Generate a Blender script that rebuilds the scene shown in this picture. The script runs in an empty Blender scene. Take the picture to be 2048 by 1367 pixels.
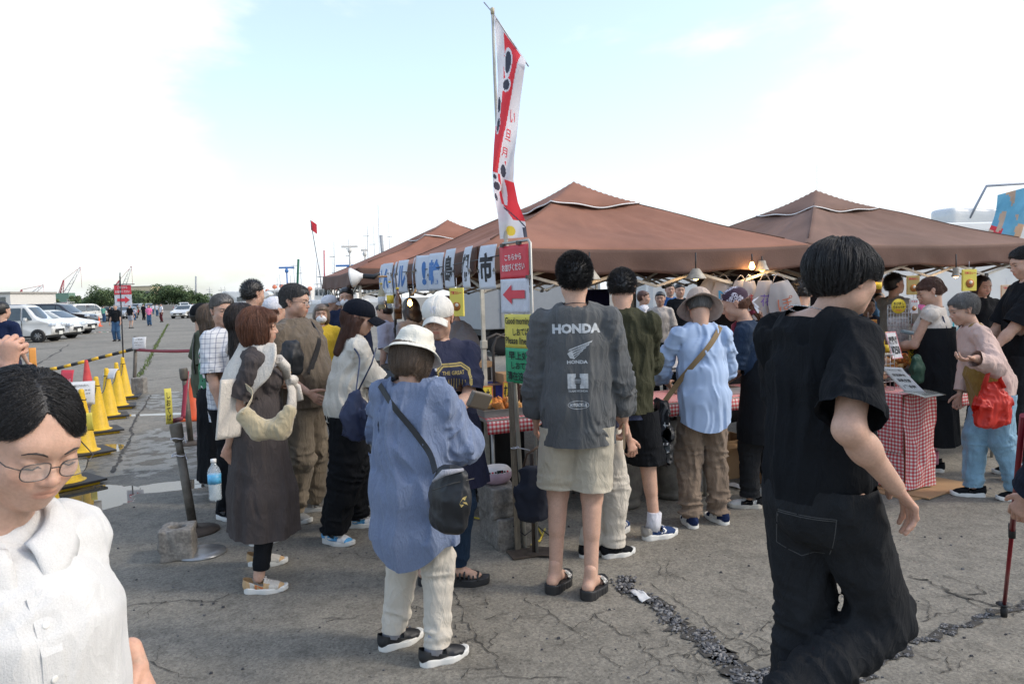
import bpy,bmesh,math,random
import numpy as np
from mathutils import Vector,Matrix
from mathutils.bvhtree import BVHTree
PI = math.pi
R = math.radians
sc = bpy.context.scene
COL = sc.collection
rng = np.random.RandomState(7)
random.seed(7)
# ------------------------------------------------------------------ camera
CAM_H,FOC = 1.58,1500.0
PITCH,ROLL = math.atan(95.5/FOC),R(1.7)
_up = np.array([0,math.sin(PITCH),math.cos(PITCH)])
_fw = np.array([0,math.cos(PITCH),-math.sin(PITCH)])
_rt = np.array([1.0,0,0])
C_R = math.cos(ROLL)*_rt - math.sin(ROLL)*_up
C_U = math.sin(ROLL)*_rt+math.cos(ROLL)*_up
cam_data = bpy.data.cameras.new('camera')
cam = bpy.data.objects.new('camera',cam_data)
COL.objects.link(cam)
cam_data.sensor_width = 36.0
cam_data.lens = FOC/2048*36.0
cam_data.clip_start = 0.05
cam_data.clip_end = 3000
_m = Matrix((tuple(C_R),tuple(C_U),tuple(-_fw))).transposed().to_4x4()
_m.translation = (0,0,CAM_H)
cam.matrix_world = _m
cam_data.dof.use_dof = True
cam_data.dof.focus_distance = 4.4
cam_data.dof.aperture_fstop = 16.0
sc.camera = cam
def W(px,py,Y):
 """world point at depth Y seen at a photo position"""
 u,v = (px - 1024)/FOC,-(py - 683.5)/FOC
 d = _fw+u*C_R+v*C_U
 return np.array([0,0,CAM_H])+d*(Y/d[1])
def G(px,py,z=0.0):
 u,v = (px - 1024)/FOC,-(py - 683.5)/FOC
 d = _fw+u*C_R+v*C_U
 return np.array([0,0,CAM_H])+d*((z - CAM_H)/d[2])
# ------------------------------------------------------------------ world and sun
SUN_EL,SUN_AZ = R(40),R(97)          # azimuth measured from +Y towards +X
world = bpy.data.worlds.new('World')
sc.world = world
world.use_nodes = True
nt = world.node_tree
nt.nodes.clear()
def N(tree,typ,**kw):
 n = tree.nodes.new(typ)
 for k,v in kw.items():
  if k in ('inputs',):
   for kk,vv in v.items():
    n.inputs[kk].default_value = vv
  else:
   setattr(n,k,v)
 return n
wo = N(nt,'ShaderNodeOutputWorld')
bg = N(nt,'ShaderNodeBackground')
sky = N(nt,'ShaderNodeTexSky',sky_type='NISHITA',sun_disc=False,sun_elevation=SUN_EL,sun_rotation=SUN_AZ,
  air_density=1.0,dust_density=2.2,ozone_density=2.0)
tc = N(nt,'ShaderNodeTexCoord')
# thin high cloud: a wide noise veil, thicker to the right and low down, with torn edges
mp = N(nt,'ShaderNodeMapping'); mp.inputs['Scale'].default_value = (1.6,1.6,3.4); mp.inputs['Location'].default_value = (1.35,.3,.9)
n1 = N(nt,'ShaderNodeTexNoise',inputs={'Scale': 1.5,'Detail': 9.0,'Roughness': .56,'Distortion': .25})
nt.links.new(tc.outputs['Generated'],mp.inputs['Vector'])
nt.links.new(mp.outputs[0],n1.inputs['Vector'])
sx = N(nt,'ShaderNodeSeparateXYZ')
nt.links.new(tc.outputs['Generated'],sx.inputs[0])
hz = N(nt,'ShaderNodeMapRange',inputs={'From Min': .24,'From Max': .0,'To Min': 0.0,'To Max': .34})
nt.links.new(sx.outputs['Z'],hz.inputs['Value'])
rx = N(nt,'ShaderNodeMapRange',inputs={'From Min': -.05,'From Max': .45,'To Min': 0.0,'To Max': .22})
nt.links.new(sx.outputs['X'],rx.inputs['Value'])
a1 = N(nt,'ShaderNodeMath',operation='ADD'); a2 = N(nt,'ShaderNodeMath',operation='ADD')
nt.links.new(n1.outputs[0],a1.inputs[0]); nt.links.new(hz.outputs[0],a1.inputs[1])
nt.links.new(a1.outputs[0],a2.inputs[0]); nt.links.new(rx.outputs[0],a2.inputs[1])
dc = W(70,70,10) - np.array([0,0,CAM_H]); dc = dc/np.linalg.norm(dc)
dv = N(nt,'ShaderNodeVectorMath',operation='DOT_PRODUCT'); dv.inputs[1].default_value = tuple(dc)
nt.links.new(tc.outputs['Generated'],dv.inputs[0])
lb = N(nt,'ShaderNodeMapRange',inputs={'From Min': .968,'From Max': 1.0,'To Min': 0.0,'To Max': .30})
nt.links.new(dv.outputs['Value'],lb.inputs['Value'])
a3 = N(nt,'ShaderNodeMath',operation='ADD'); nt.links.new(a2.outputs[0],a3.inputs[0]); nt.links.new(lb.outputs[0],a3.inputs[1]); a2 = a3
cr = N(nt,'ShaderNodeMapRange',inputs={'From Min': .655,'From Max': .83,'To Min': 0.24,'To Max': 1.0})
cr.interpolation_type = 'SMOOTHSTEP'
nt.links.new(a2.outputs[0],cr.inputs['Value'])
mx = N(nt,'ShaderNodeMix',data_type='RGBA')
mx.inputs['B'].default_value = (8.6,9.1,9.5,1)
nt.links.new(cr.outputs[0],mx.inputs['Factor'])
hs = N(nt,'ShaderNodeMix',data_type='RGBA',blend_type='MULTIPLY')
hs.inputs['Factor'].default_value = 1.0
hs.inputs['B'].default_value = (2.95,2.88,2.75,1)
nt.links.new(sky.outputs[0],hs.inputs['A'])
nt.links.new(hs.outputs['Result'],mx.inputs['A'])
nt.links.new(mx.outputs['Result'],bg.inputs['Color'])
bg.inputs['Strength'].default_value = 0.11
nt.links.new(bg.outputs[0],wo.inputs['Surface'])
sun_d = bpy.data.lights.new('sun','SUN')
sun_d.energy = 1.3
sun_d.angle = R(10)
sun_d.color = (1.0,.93,.82)
sun = bpy.data.objects.new('sun',sun_d)
COL.objects.link(sun)
_sd = Vector((math.sin(SUN_AZ)*math.cos(SUN_EL),math.cos(SUN_AZ)*math.cos(SUN_EL),math.sin(SUN_EL)))
sun.rotation_euler = _sd.to_track_quat('Z','Y').to_euler()
sc.view_settings.view_transform = 'Standard'
sc.view_settings.look = 'None'
sc.view_settings.exposure = 0.26
sc.view_settings.gamma = 1
sc.view_settings.use_curve_mapping = False
sc.cycles.max_bounces = 6
sc.cycles.transparent_max_bounces = 12
sc.cycles.use_adaptive_sampling = True
sc.cycles.use_denoising = True
# ------------------------------------------------------------------ materials
MATS = {}
def rgba(c):
 return (c[0],c[1],c[2],1.0)
def mat(name,col,rough=.7,metal=0.,var=.12,vs=6.,bump=0.,bs=60.,alpha=1.,trans=0.,fold=0.,emit=None,es=0.,attr=False,
  sheen=0.,coat=0.,sss=0.,streak=None,translucent=0.,var2=0.,vs2=90.,spec=.5):
 """procedural surface: base colour broken up by two noises, fine relief by a third"""
 if name in MATS:
  return MATS[name]
 m = bpy.data.materials.new(name); m.use_nodes = True
 t = m.node_tree; L = t.links.new
 b = t.nodes['Principled BSDF']; out = t.nodes['Material Output']
 co = N(t,'ShaderNodeTexCoord')
 src = co.outputs['Object']
 cn = N(t,'ShaderNodeTexNoise',inputs={'Scale': vs,'Detail': 6.,'Roughness': .6})
 if streak:
  mpp = N(t,'ShaderNodeMapping'); mpp.inputs['Scale'].default_value = streak
  L(src,mpp.inputs[0]); L(mpp.outputs[0],cn.inputs['Vector'])
 else:
  L(src,cn.inputs['Vector'])
 mr = N(t,'ShaderNodeMapRange',inputs={'From Min': .3,'From Max': .7,'To Min': 1 - var,'To Max': 1+var})
 L(cn.outputs[0],mr.inputs['Value'])
 last = mr.outputs[0]
 if var2:
  c2 = N(t,'ShaderNodeTexNoise',inputs={'Scale': vs2,'Detail': 2.})
  L(src,c2.inputs['Vector'])
  m2 = N(t,'ShaderNodeMapRange',inputs={'From Min': .35,'From Max': .65,'To Min': 1 - var2,'To Max': 1+var2})
  L(c2.outputs[0],m2.inputs['Value'])
  mm = N(t,'ShaderNodeMath',operation='MULTIPLY'); L(last,mm.inputs[0]); L(m2.outputs[0],mm.inputs[1]); last = mm.outputs[0]
 mu = N(t,'ShaderNodeVectorMath',operation='SCALE')
 mu.inputs[0].default_value = col[:3]
 if attr:
  at = N(t,'ShaderNodeAttribute',attribute_name='tint')
  v = N(t,'ShaderNodeVectorMath',operation='MULTIPLY'); v.inputs[0].default_value = col[:3]
  L(at.outputs['Color'],v.inputs[1]); L(v.outputs[0],mu.inputs[0])
 L(last,mu.inputs['Scale'])
 L(mu.outputs[0],b.inputs['Base Color'])
 b.inputs['Roughness'].default_value = rough
 b.inputs['Metallic'].default_value = metal
 b.inputs['Alpha'].default_value = alpha
 b.inputs['Specular IOR Level'].default_value = spec
 if trans: b.inputs['Transmission Weight'].default_value = trans
 if sheen:
  b.inputs['Sheen Weight'].default_value = sheen; b.inputs['Sheen Roughness'].default_value = .6
 if coat: b.inputs['Coat Weight'].default_value = coat; b.inputs['Coat Roughness'].default_value = .06
 if sss:
  b.inputs['Subsurface Weight'].default_value = sss
  b.inputs['Subsurface Radius'].default_value = (1.,.35,.2)
  b.inputs['Subsurface Scale'].default_value = .012
 if emit:
  b.inputs['Emission Color'].default_value = rgba(emit); b.inputs['Emission Strength'].default_value = es
 if bump:
  bn = N(t,'ShaderNodeTexNoise',inputs={'Scale': bs,'Detail': 4.})
  L(src,bn.inputs['Vector'])
  bu = N(t,'ShaderNodeBump',inputs={'Strength': bump,'Distance': .004})
  L(bn.outputs[0],bu.inputs['Height']); L(bu.outputs[0],b.inputs['Normal'])
  if fold:
   fm = N(t,'ShaderNodeMapping'); fm.inputs['Scale'].default_value = (1,1,.42); fm.inputs['Rotation'].default_value = (.2,.35,0); L(src,fm.inputs[0])
   fn = N(t,'ShaderNodeTexNoise',inputs={'Scale': 17.,'Detail': 3.5,'Roughness': .5,'Distortion': .8}); L(fm.outputs[0],fn.inputs['Vector'])
   f1 = N(t,'ShaderNodeMath',operation='SUBTRACT'); f1.inputs[1].default_value = .5; L(fn.outputs[0],f1.inputs[0])
   f2 = N(t,'ShaderNodeMath',operation='ABSOLUTE'); L(f1.outputs[0],f2.inputs[0]); f3 = N(t,'ShaderNodeMath',operation='POWER'); f3.inputs[1].default_value = .7; L(f2.outputs[0],f3.inputs[0])
   fb_ = N(t,'ShaderNodeBump',inputs={'Strength': fold,'Distance': .022}); fb_.invert = True; L(f3.outputs[0],fb_.inputs['Height']); L(fb_.outputs[0],bu.inputs['Normal'])
 if translucent:
  tr = N(t,'ShaderNodeBsdfTranslucent'); L(mu.outputs[0],tr.inputs[0])
  ms = N(t,'ShaderNodeMixShader'); ms.inputs[0].default_value = translucent
  L(b.outputs[0],ms.inputs[1]); L(tr.outputs[0],ms.inputs[2]); L(ms.outputs[0],out.inputs[0])
 MATS[name] = m
 return m
def cloth(name,col,**k):
 a = dict(fold=.55,rough=.88,var=.07,vs=9,bump=.35,bs=420,sheen=.12 if sum(col) > .25 else 0.,var2=.06,vs2=500,spec=.25 if sum(col) > .1 else .12); a.update(k)
 return mat(name,col,**a)
def check_mat(name,c1,c2,size,mid=None,axes='xz',line=0.):
 """woven check: two crossing stripe sets; line>0 gives thin window-pane lines instead of a gingham"""
 if name in MATS: return MATS[name]
 m = bpy.data.materials.new(name); m.use_nodes = True
 t = m.node_tree; L = t.links.new; b = t.nodes['Principled BSDF']
 if axes == 'uv':
  co = N(t,'ShaderNodeUVMap'); src = co.outputs[0]
 else:
  co = N(t,'ShaderNodeTexCoord'); src = co.outputs['Object']
 s = N(t,'ShaderNodeSeparateXYZ'); L(src,s.inputs[0])
 outs = []
 sel = {'xz': ('X','Z'),'xy': ('X','Y'),'yz': ('Y','Z'),'uv': ('X','Y')}[axes]
 for ax in sel:
  d = N(t,'ShaderNodeMath',operation='DIVIDE'); d.inputs[1].default_value = size; L(s.outputs[ax],d.inputs[0])
  f = N(t,'ShaderNodeMath',operation='FRACT'); L(d.outputs[0],f.inputs[0])
  g = N(t,'ShaderNodeMath',operation='LESS_THAN'); g.inputs[1].default_value = line or .5; L(f.outputs[0],g.inputs[0])
  outs.append(g.outputs[0])
 ad = N(t,'ShaderNodeMath',operation='ADD'); L(outs[0],ad.inputs[0]); L(outs[1],ad.inputs[1])
 h = N(t,'ShaderNodeMath',operation='MULTIPLY'); h.inputs[1].default_value = .5; L(ad.outputs[0],h.inputs[0])
 r = N(t,'ShaderNodeValToRGB'); r.color_ramp.interpolation = 'CONSTANT'
 r.color_ramp.elements[0].color = rgba(c1); r.color_ramp.elements[1].position = .75; r.color_ramp.elements[1].color = rgba(c2)
 e = r.color_ramp.elements.new(.25); md = mid or [(x+y)/2 for x,y in zip(c1,c2)]; e.color = rgba(md)
 L(h.outputs[0],r.inputs[0]); L(r.outputs[0],b.inputs['Base Color']); b.inputs['Roughness'].default_value = .6
 MATS[name] = m
 return m
# ------------------------------------------------------------------ objects and tags
def tag(o,label=None,cat=None,group=None,kind=None):
 if label: o['label'] = label
 if cat: o['category'] = cat
 if group: o['group'] = group
 if kind: o['kind'] = kind
 return o
def empty(name,loc=(0,0,0),rz=0.,label=None,cat=None,group=None):
 o = bpy.data.objects.new(name,None); COL.objects.link(o); o.empty_display_size = .1
 o.location = tuple(float(v) for v in loc); o.rotation_euler = (0,0,rz)
 return tag(o,label,cat,group)
def copy_tree(o,parent=None):
 c = o.copy(); COL.objects.link(c)
 if parent: c.parent = parent
 for ch in [x for x in sc.objects if x.parent == o]: copy_tree(ch,c)
 return c
def copy_tree_fast(o,kids,parent=None):
 c = o.copy(); COL.objects.link(c)
 if parent: c.parent = parent
 for ch in kids.get(o.name,[]): copy_tree_fast(ch,kids,c)
 return c
def kid_map():
 k = {}
 for x in sc.objects:
  if x.parent: k.setdefault(x.parent.name,[]).append(x)
 return k
def rotz(a): return Matrix.Rotation(a,4,'Z')
def xf(loc=(0,0,0),rx=0,ry=0,rz=0,s=1.):
 return Matrix.Translation(Vector(tuple(float(v) for v in loc))) @ Matrix.Rotation(rz,4,'Z') @ Matrix.Rotation(ry,4,'Y') @ Matrix.Rotation(rx,4,'X') @ Matrix.Scale(s,4)
class MB:
 """collects boxes, tubes, lathes and sheets and links them as one mesh object"""
 def __init__(s): s.v = []; s.f = []; s.mi = []; s.sm = []; s.n = 0
 def add(s,vs,fs,M=None,mi=0,smooth=False):
  vs = np.asarray(vs,float)
  if M is not None:
   A = np.array(M); vs = vs @ A[:3,:3].T+A[:3,3]
  s.v.append(vs)
  for f in fs: s.f.append([i+s.n for i in f])
  s.mi += [mi]*len(fs); s.sm += [smooth]*len(fs); s.n += len(vs)
  return s
 def box(s,c,d,M=None,mi=0,bev=0.,taper=1.):
  x,y,z = d[0]/2,d[1]/2,d[2]/2
  if bev <= 0:
   vs = [(sx*x*(taper if sz > 0 else 1),sy*y*(taper if sz > 0 else 1),sz*z) for sz in (-1,1) for sy in (-1,1) for sx in (-1,1)]
   fs = [(0,2,3,1),(4,5,7,6),(0,1,5,4),(2,6,7,3),(0,4,6,2),(1,3,7,5)]
   return s.add(np.array(vs)+np.array(c),fs,M,mi)
  b = min(bev,x*.9,y*.9,z*.9)
  bm = bmesh.new()
  bmesh.ops.create_cube(bm,size=1)
  for v in bm.verts: v.co = Vector((v.co.x*d[0],v.co.y*d[1],v.co.z*d[2]))
  bmesh.ops.bevel(bm,geom=bm.edges[:],offset=b,segments=2,affect='EDGES',profile=.6)
  vs = [tuple(v.co) for v in bm.verts]; bm.verts.index_update()
  fs = [[v.index for v in f.verts] for f in bm.faces]; bm.free()
  vs = np.array(vs)
  if taper != 1.:
   k = np.where(vs[:,2] > 0,taper,1.); vs[:,0] *= k; vs[:,1] *= k
  return s.add(vs+np.array(c),fs,M,mi,False)
 def tube(s,pts,r,n=8,M=None,mi=0,caps=True,flat=1.):
  pts = [np.asarray(p,float) for p in pts]
  if not hasattr(r,'__len__'): r = [r]*len(pts)
  up = np.array([0,0,1.]); vs = []
  prev = None
  for i,p in enumerate(pts):
   d = pts[min(i+1,len(pts) - 1)] - pts[max(i - 1,0)]
   d = d/(np.linalg.norm(d)+1e-12)
   if prev is None:
    a = np.cross(d,up)
    if np.linalg.norm(a) < .05: a = np.cross(d,[1.,0,0])
   else:
    a = prev - d*np.dot(prev,d)
   a = a/(np.linalg.norm(a)+1e-12); prev = a
   b = np.cross(a,d)
   for k in range(n):
    t = 2*PI*k/n
    vs.append(p+r[i]*(math.cos(t)*a+math.sin(t)*b*flat))
  fs = []
  for i in range(len(pts) - 1):
   for k in range(n):
    k2 = (k+1) % n
    fs.append((i*n+k,i*n+k2,(i+1)*n+k2,(i+1)*n+k))
  s.add(vs,fs,M,mi,True)
  if caps:
   m0 = len(vs)
   s.f.append([s.n - m0+k for k in range(n)][::-1]); s.f.append([s.n - n+k for k in range(n)])
   s.mi += [mi,mi]; s.sm += [False,False]
  return s
 def lathe(s,prof,n=20,M=None,mi=0,smooth=True,sx=1.,sy=1.):
  vs = []; fs = []
  for (r,z) in prof:
   for k in range(n):
    t = 2*PI*k/n; vs.append((r*math.cos(t)*sx,r*math.sin(t)*sy,z))
  for i in range(len(prof) - 1):
   for k in range(n):
    k2 = (k+1) % n
    fs.append((i*n+k,i*n+k2,(i+1)*n+k2,(i+1)*n+k))
  if prof[0][0] > 1e-4: fs.append(list(range(n))[::-1])
  if prof[-1][0] > 1e-4: fs.append([(len(prof) - 1)*n+k for k in range(n)])
  return s.add(vs,fs,M,mi,smooth)
 def sheet(s,fn,nu,nv,M=None,mi=0,smooth=True):
  vs = [fn(i/nu,j/nv) for j in range(nv+1) for i in range(nu+1)]
  fs = [(j*(nu+1)+i,j*(nu+1)+i+1,(j+1)*(nu+1)+i+1,(j+1)*(nu+1)+i) for j in range(nv) for i in range(nu)]
  return s.add(vs,fs,M,mi,smooth)
 def prism(s,poly,y0,y1,M=None,mi=0,smooth=False):
  """outline in xz, extruded along y"""
  n = len(poly)
  vs = [(x,y0,z) for x,z in poly]+[(x,y1,z) for x,z in poly]
  fs = [list(range(n)),[n+i for i in range(n)][::-1]]+[(i,(i+1) % n+0,n+(i+1) % n,n+i)[::-1] for i in range(n)]
  return s.add(vs,fs,M,mi,smooth)
 def build(s,name,mats,parent=None,M=None,solid=0.,label=None,cat=None,group=None,kind=None):
  me = bpy.data.meshes.new(name)
  vs = np.concatenate(s.v) if s.v else np.zeros((0,3))
  if M is not None:
   A = np.array(M); vs = vs @ A[:3,:3].T+A[:3,3]
  me.from_pydata(vs.tolist(),[],s.f)
  if not isinstance(mats,(list,tuple)): mats = [mats]
  for m in mats: me.materials.append(m)
  me.polygons.foreach_set('material_index',s.mi); me.polygons.foreach_set('use_smooth',s.sm)
  me.update()
  o = bpy.data.objects.new(name,me); COL.objects.link(o)
  if parent is not None: o.parent = parent
  if solid:
   md = o.modifiers.new('thick','SOLIDIFY'); md.thickness = solid; md.offset = 0
  return tag(o,label,cat,group,kind)
def share(name,me,parent=None,M=None):
 o = bpy.data.objects.new(name,me if not hasattr(me,'data') else me.data); COL.objects.link(o)
 if parent is not None: o.parent = parent
 if M is not None: o.matrix_basis = M
 return o
# ------------------------------------------------------------------ lettering
_txt = {}
def text_geo(s,bold=0.,maxlen=None):
 key = (s,bold)
 if key not in _txt:
  c = bpy.data.curves.new('lettering','FONT'); c.body = s; c.size = 1; c.align_x = 'CENTER'; c.align_y = 'CENTER'; c.resolution_u = 2
  c.offset = bold
  o = bpy.data.objects.new('lettering',c); COL.objects.link(o)
  dg = bpy.context.evaluated_depsgraph_get()
  me = bpy.data.meshes.new_from_object(o.evaluated_get(dg))
  v = np.array([tuple(x.co) for x in me.vertices]); f = [list(p.vertices) for p in me.polygons]
  bpy.data.objects.remove(o); bpy.data.curves.remove(c); bpy.data.meshes.remove(me)
  if len(v):
   v[:,:2] -= (v[:,:2].min(0)+v[:,:2].max(0))/2
  _txt[key] = (v,f)
 return _txt[key]
def put_text(mb,s,w,h,M,mi=0,bold=0.,rot=0.):
 """lettering fitted into w x h on the local xz plane facing -y of M"""
 v,f = text_geo(s,bold)
 if not len(v): return
 e = v[:,:2].max(0) - v[:,:2].min(0)
 sx,sz = w/e[0],h/e[1]
 q = np.stack([v[:,0]*sx,np.zeros(len(v)),v[:,1]*sz],1)
 if rot:
  c,s_ = math.cos(rot),math.sin(rot); q = np.stack([q[:,0]*c - q[:,2]*s_,q[:,1],q[:,0]*s_+q[:,2]*c],1)
 mb.add(q,f,M,mi)
def subdivide(vs,fs,maxl):
 """split the edges of a triangulated sheet until none is longer than maxl"""
 bm = bmesh.new()
 bv = [bm.verts.new(tuple(v)) for v in vs]
 for f in fs:
  try: bm.faces.new([bv[i] for i in f])
  except ValueError: pass
 bmesh.ops.triangulate(bm,faces=bm.faces[:])
 for _ in range(5):
  es = [e for e in bm.edges if e.calc_length() > maxl]
  if not es: break
  bmesh.ops.subdivide_edges(bm,edges=es,cuts=1)
  bmesh.ops.triangulate(bm,faces=[f for f in bm.faces if len(f.verts) > 3])
 bm.verts.index_update()
 v = np.array([tuple(x.co) for x in bm.verts]); f = [[x.index for x in p.verts] for p in bm.faces]
 bm.free()
 return v,f
def drape(o_target,v,f,M,name,material,parent,off=.002,maxl=.02,depth=.4):
 """lay a flat print (local xz plane of M, projected along local +y) on a surface"""
 v,f = subdivide(v,f,maxl)
 A = np.array(M)
 bv = BVHTree.FromPolygons([tuple(x.co) for x in o_target.data.vertices],[tuple(p.vertices) for p in o_target.data.polygons])
 Mi = np.array(o_target.matrix_basis)
 d = Vector(A[:3,1]).normalized(); out = []; ok = []
 W_ = v @ A[:3,:3].T+A[:3,3]
 for p in W_:
  h = bv.ray_cast(Vector(p) - d*depth,d,depth*2)
  if h[0] is None: out.append(tuple(p)); ok.append(False)
  else:
   q = h[0] - d*off; out.append(tuple(q)); ok.append(True)
 f = [x for x in f if all(ok[i] for i in x)]
 me = bpy.data.meshes.new(name); me.from_pydata(out,[],f); me.materials.append(material)
 o = bpy.data.objects.new(name,me); COL.objects.link(o)
 if parent is not None: o.parent = parent
 return o
# ------------------------------------------------------------------ implicit surfaces
_NL = 24
_lat = rng.rand(_NL,_NL,_NL).astype(np.float32)*2 - 1
def vnoise(p):
 """smooth value noise in -1..1 for an Nx3 array"""
 q = np.floor(p).astype(np.int64); t = (p - q); t = t*t*(3 - 2*t)
 i = q % _NL; j = (q+1) % _NL
 x0,y0,z0 = i.T; x1,y1,z1 = j.T; a,b,c = t.T
 l = _lat
 c00 = l[x0,y0,z0]*(1 - a)+l[x1,y0,z0]*a; c10 = l[x0,y1,z0]*(1 - a)+l[x1,y1,z0]*a
 c01 = l[x0,y0,z1]*(1 - a)+l[x1,y0,z1]*a; c11 = l[x0,y1,z1]*(1 - a)+l[x1,y1,z1]*a
 return (c00*(1 - b)+c10*b)*(1 - c)+(c01*(1 - b)+c11*b)*c
def ell(p,A,B,a0,b0,a1,b1,S,cap=None):
 AB = B - A; Ln = float(np.linalg.norm(AB)); ax = AB/Ln if Ln > 1e-6 else np.array([0,0,1.])
 s = S - ax*np.dot(S,ax); s = s/(np.linalg.norm(s)+1e-9); q = np.cross(ax,s)
 d = p - A; l = d @ ax
 t = np.clip(l/max(Ln,1e-6),0,1)
 w = l - t*Ln; u = d @ s; v = d @ q
 a = a0+(a1 - a0)*t; b = b0+(b1 - b0)*t; m = np.minimum(a,b) if cap is None else cap
 r = np.sqrt((u/a)**2+(v/b)**2+(w/m)**2)
 return (r - 1)*np.minimum(a,b)
X_ = np.array([1.,0,0])
def cap(A,B,r0,r1=None): return (np.asarray(A,float),np.asarray(B,float),r0,r0,r1 or r0,r1 or r0,X_ if abs((np.asarray(B) - np.asarray(A))[0]) < .9*np.linalg.norm(np.asarray(B) - np.asarray(A))+1e-9 else np.array([0,1.,0]))
def ball(c,a,b=None,h=None,S=X_):
 """ellipsoid: a along S, h along z, b the third"""
 b = b or a; h = h or a
 return ('e',np.asarray(c,float),np.array([a,b,h]))
def smin(a,b,k):
 h = np.clip(.5+.5*(b - a)/k,0,1)
 return b*(1 - h)+a*h - k*h*(1 - h)
def ev(p,prim):
 if isinstance(prim[0],str):
  c,r = prim[1],prim[2]
  q = (p - c)/r
  k = np.sqrt((q*q).sum(1)); return (k - 1)*r.min() if r.max() > 2.2*r.min() else (k - 1)*r.mean()
 return ell(p,*prim)
def union(prims,k):
 def f(p):
  d = None
  for q in prims:
   e = ev(p,q); d = e if d is None else (smin(d,e,k) if k > 0 else np.minimum(d,e))
  return d
 return f
def bounds(prims,pad):
 lo = np.full(3,1e9); hi = -lo
 for q in prims:
  if isinstance(q[0],str): a,b = q[1] - q[2],q[1]+q[2]
  else:
   r = max(q[2:6]); a = np.minimum(q[0],q[1]) - r; b = np.maximum(q[0],q[1])+r
  lo = np.minimum(lo,a); hi = np.maximum(hi,b)
 return lo - pad,hi+pad
def mesh_sdf(f,lo,hi,h,band=1.9):
 """blockwise evaluation, then surface nets; returns vertices and outward quads"""
 lo = np.asarray(lo,float); n = np.ceil((np.asarray(hi) - lo)/h/4).astype(int)+1
 g = np.stack(np.meshgrid(*[np.arange(k) for k in n],indexing='ij'),-1).reshape(-1,3)
 cen = lo+(g*4+1.5)*h
 dc = f(cen)
 val = np.repeat(np.repeat(np.repeat(dc.reshape(n),4,0),4,1),4,2)
 near = g[np.abs(dc) < 4*h*band]
 o = np.stack(np.meshgrid(*[np.arange(4)]*3,indexing='ij'),-1).reshape(-1,3)
 idx = (near[:,None,:]*4+o[None]).reshape(-1,3)
 if len(idx) == 0: return np.zeros((0,3)),np.zeros((0,4),int)
 val[idx[:,0],idx[:,1],idx[:,2]] = f(lo+idx*h)
 s = val < 0
 c = [s[a:s.shape[0] - 1+a,b:s.shape[1] - 1+b,d:s.shape[2] - 1+d] for a in (0,1) for b in (0,1) for d in (0,1)]
 cnt = sum(x.astype(np.int8) for x in c)
 cells = np.argwhere((cnt > 0) & (cnt < 8))
 cid = -np.ones(cnt.shape,np.int64); cid[tuple(cells.T)] = np.arange(len(cells))
 corners = [(a,b,d) for a in (0,1) for b in (0,1) for d in (0,1)]
 cv = np.stack([val[cells[:,0]+a,cells[:,1]+b,cells[:,2]+d] for a,b,d in corners],1)
 acc = np.zeros((len(cells),3)); num = np.zeros(len(cells))
 for i,ci in enumerate(corners):
  for j,cj in enumerate(corners):
   if j > i and sum(abs(x - y) for x,y in zip(ci,cj)) == 1:
    va,vb = cv[:,i],cv[:,j]; m = (va < 0) != (vb < 0)
    t = np.where(m,va/np.where(m,va - vb,1),0)
    pt = np.array(ci)[None]+t[:,None]*(np.array(cj) - np.array(ci))[None]
    acc += np.where(m[:,None],pt,0); num += m
 V = lo+(cells+acc/num[:,None])*h
 Q = []
 for ax in range(3):
  sl0 = [slice(1,-1)]*3; sl1 = [slice(1,-1)]*3
  sl0[ax] = slice(0,-1); sl1[ax] = slice(1,None)
  A,B = s[tuple(sl0)],s[tuple(sl1)]
  e = np.argwhere(A != B)
  if not len(e): continue
  ins = A[tuple(e.T)]
  off = np.array([1,1,1]); off[ax] = 0
  e = e+off
  u,v = (ax+1) % 3,(ax+2) % 3
  du = np.zeros(3,int); du[u] = 1; dv = np.zeros(3,int); dv[v] = 1
  q = []
  okm = np.ones(len(e),bool)
  for dd in (-du - dv,-dv,0*du,-du):
   cc = e+dd
   okc = ((cc >= 0) & (cc < np.array(cid.shape))).all(1); okm &= okc
   cc = np.clip(cc,0,np.array(cid.shape) - 1)
   q.append(cid[tuple(cc.T)])
  q = np.stack(q,1); okm &= (q >= 0).all(1)
  q[~ins] = q[~ins][:,::-1]
  Q.append(q[okm])
 return V,np.concatenate(Q)
def clip_mesh(V,Q,c):
 """keep the part where c<0, cutting faces exactly on c=0"""
 keep = c < 0
 k = keep[Q].sum(1)
 full = Q[k == 4]
 part = Q[(k > 0) & (k < 4)]
 faces = [list(q) for q in full]
 newv = []; cache = {}; base = len(V)
 for q in part:
  out = []
  for i in range(4):
   a,b = int(q[i]),int(q[(i+1) % 4])
   if keep[a]: out.append(a)
   if keep[a] != keep[b]:
    key = (min(a,b),max(a,b))
    if key not in cache:
     a_,b_ = key
     t = c[a_]/(c[a_] - c[b_])
     cache[key] = base+len(newv); newv.append(V[a_]+(V[b_] - V[a_])*t)
    out.append(cache[key])
  if len(out) >= 3: faces.append(out)
 V2 = np.concatenate([V,np.array(newv)]) if newv else V
 used = np.unique(np.concatenate([np.array(f) for f in faces])) if faces else np.array([],int)
 mp_ = -np.ones(len(V2),int); mp_[used] = np.arange(len(used))
 return V2[used],[[int(mp_[i]) for i in f] for f in faces]
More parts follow.
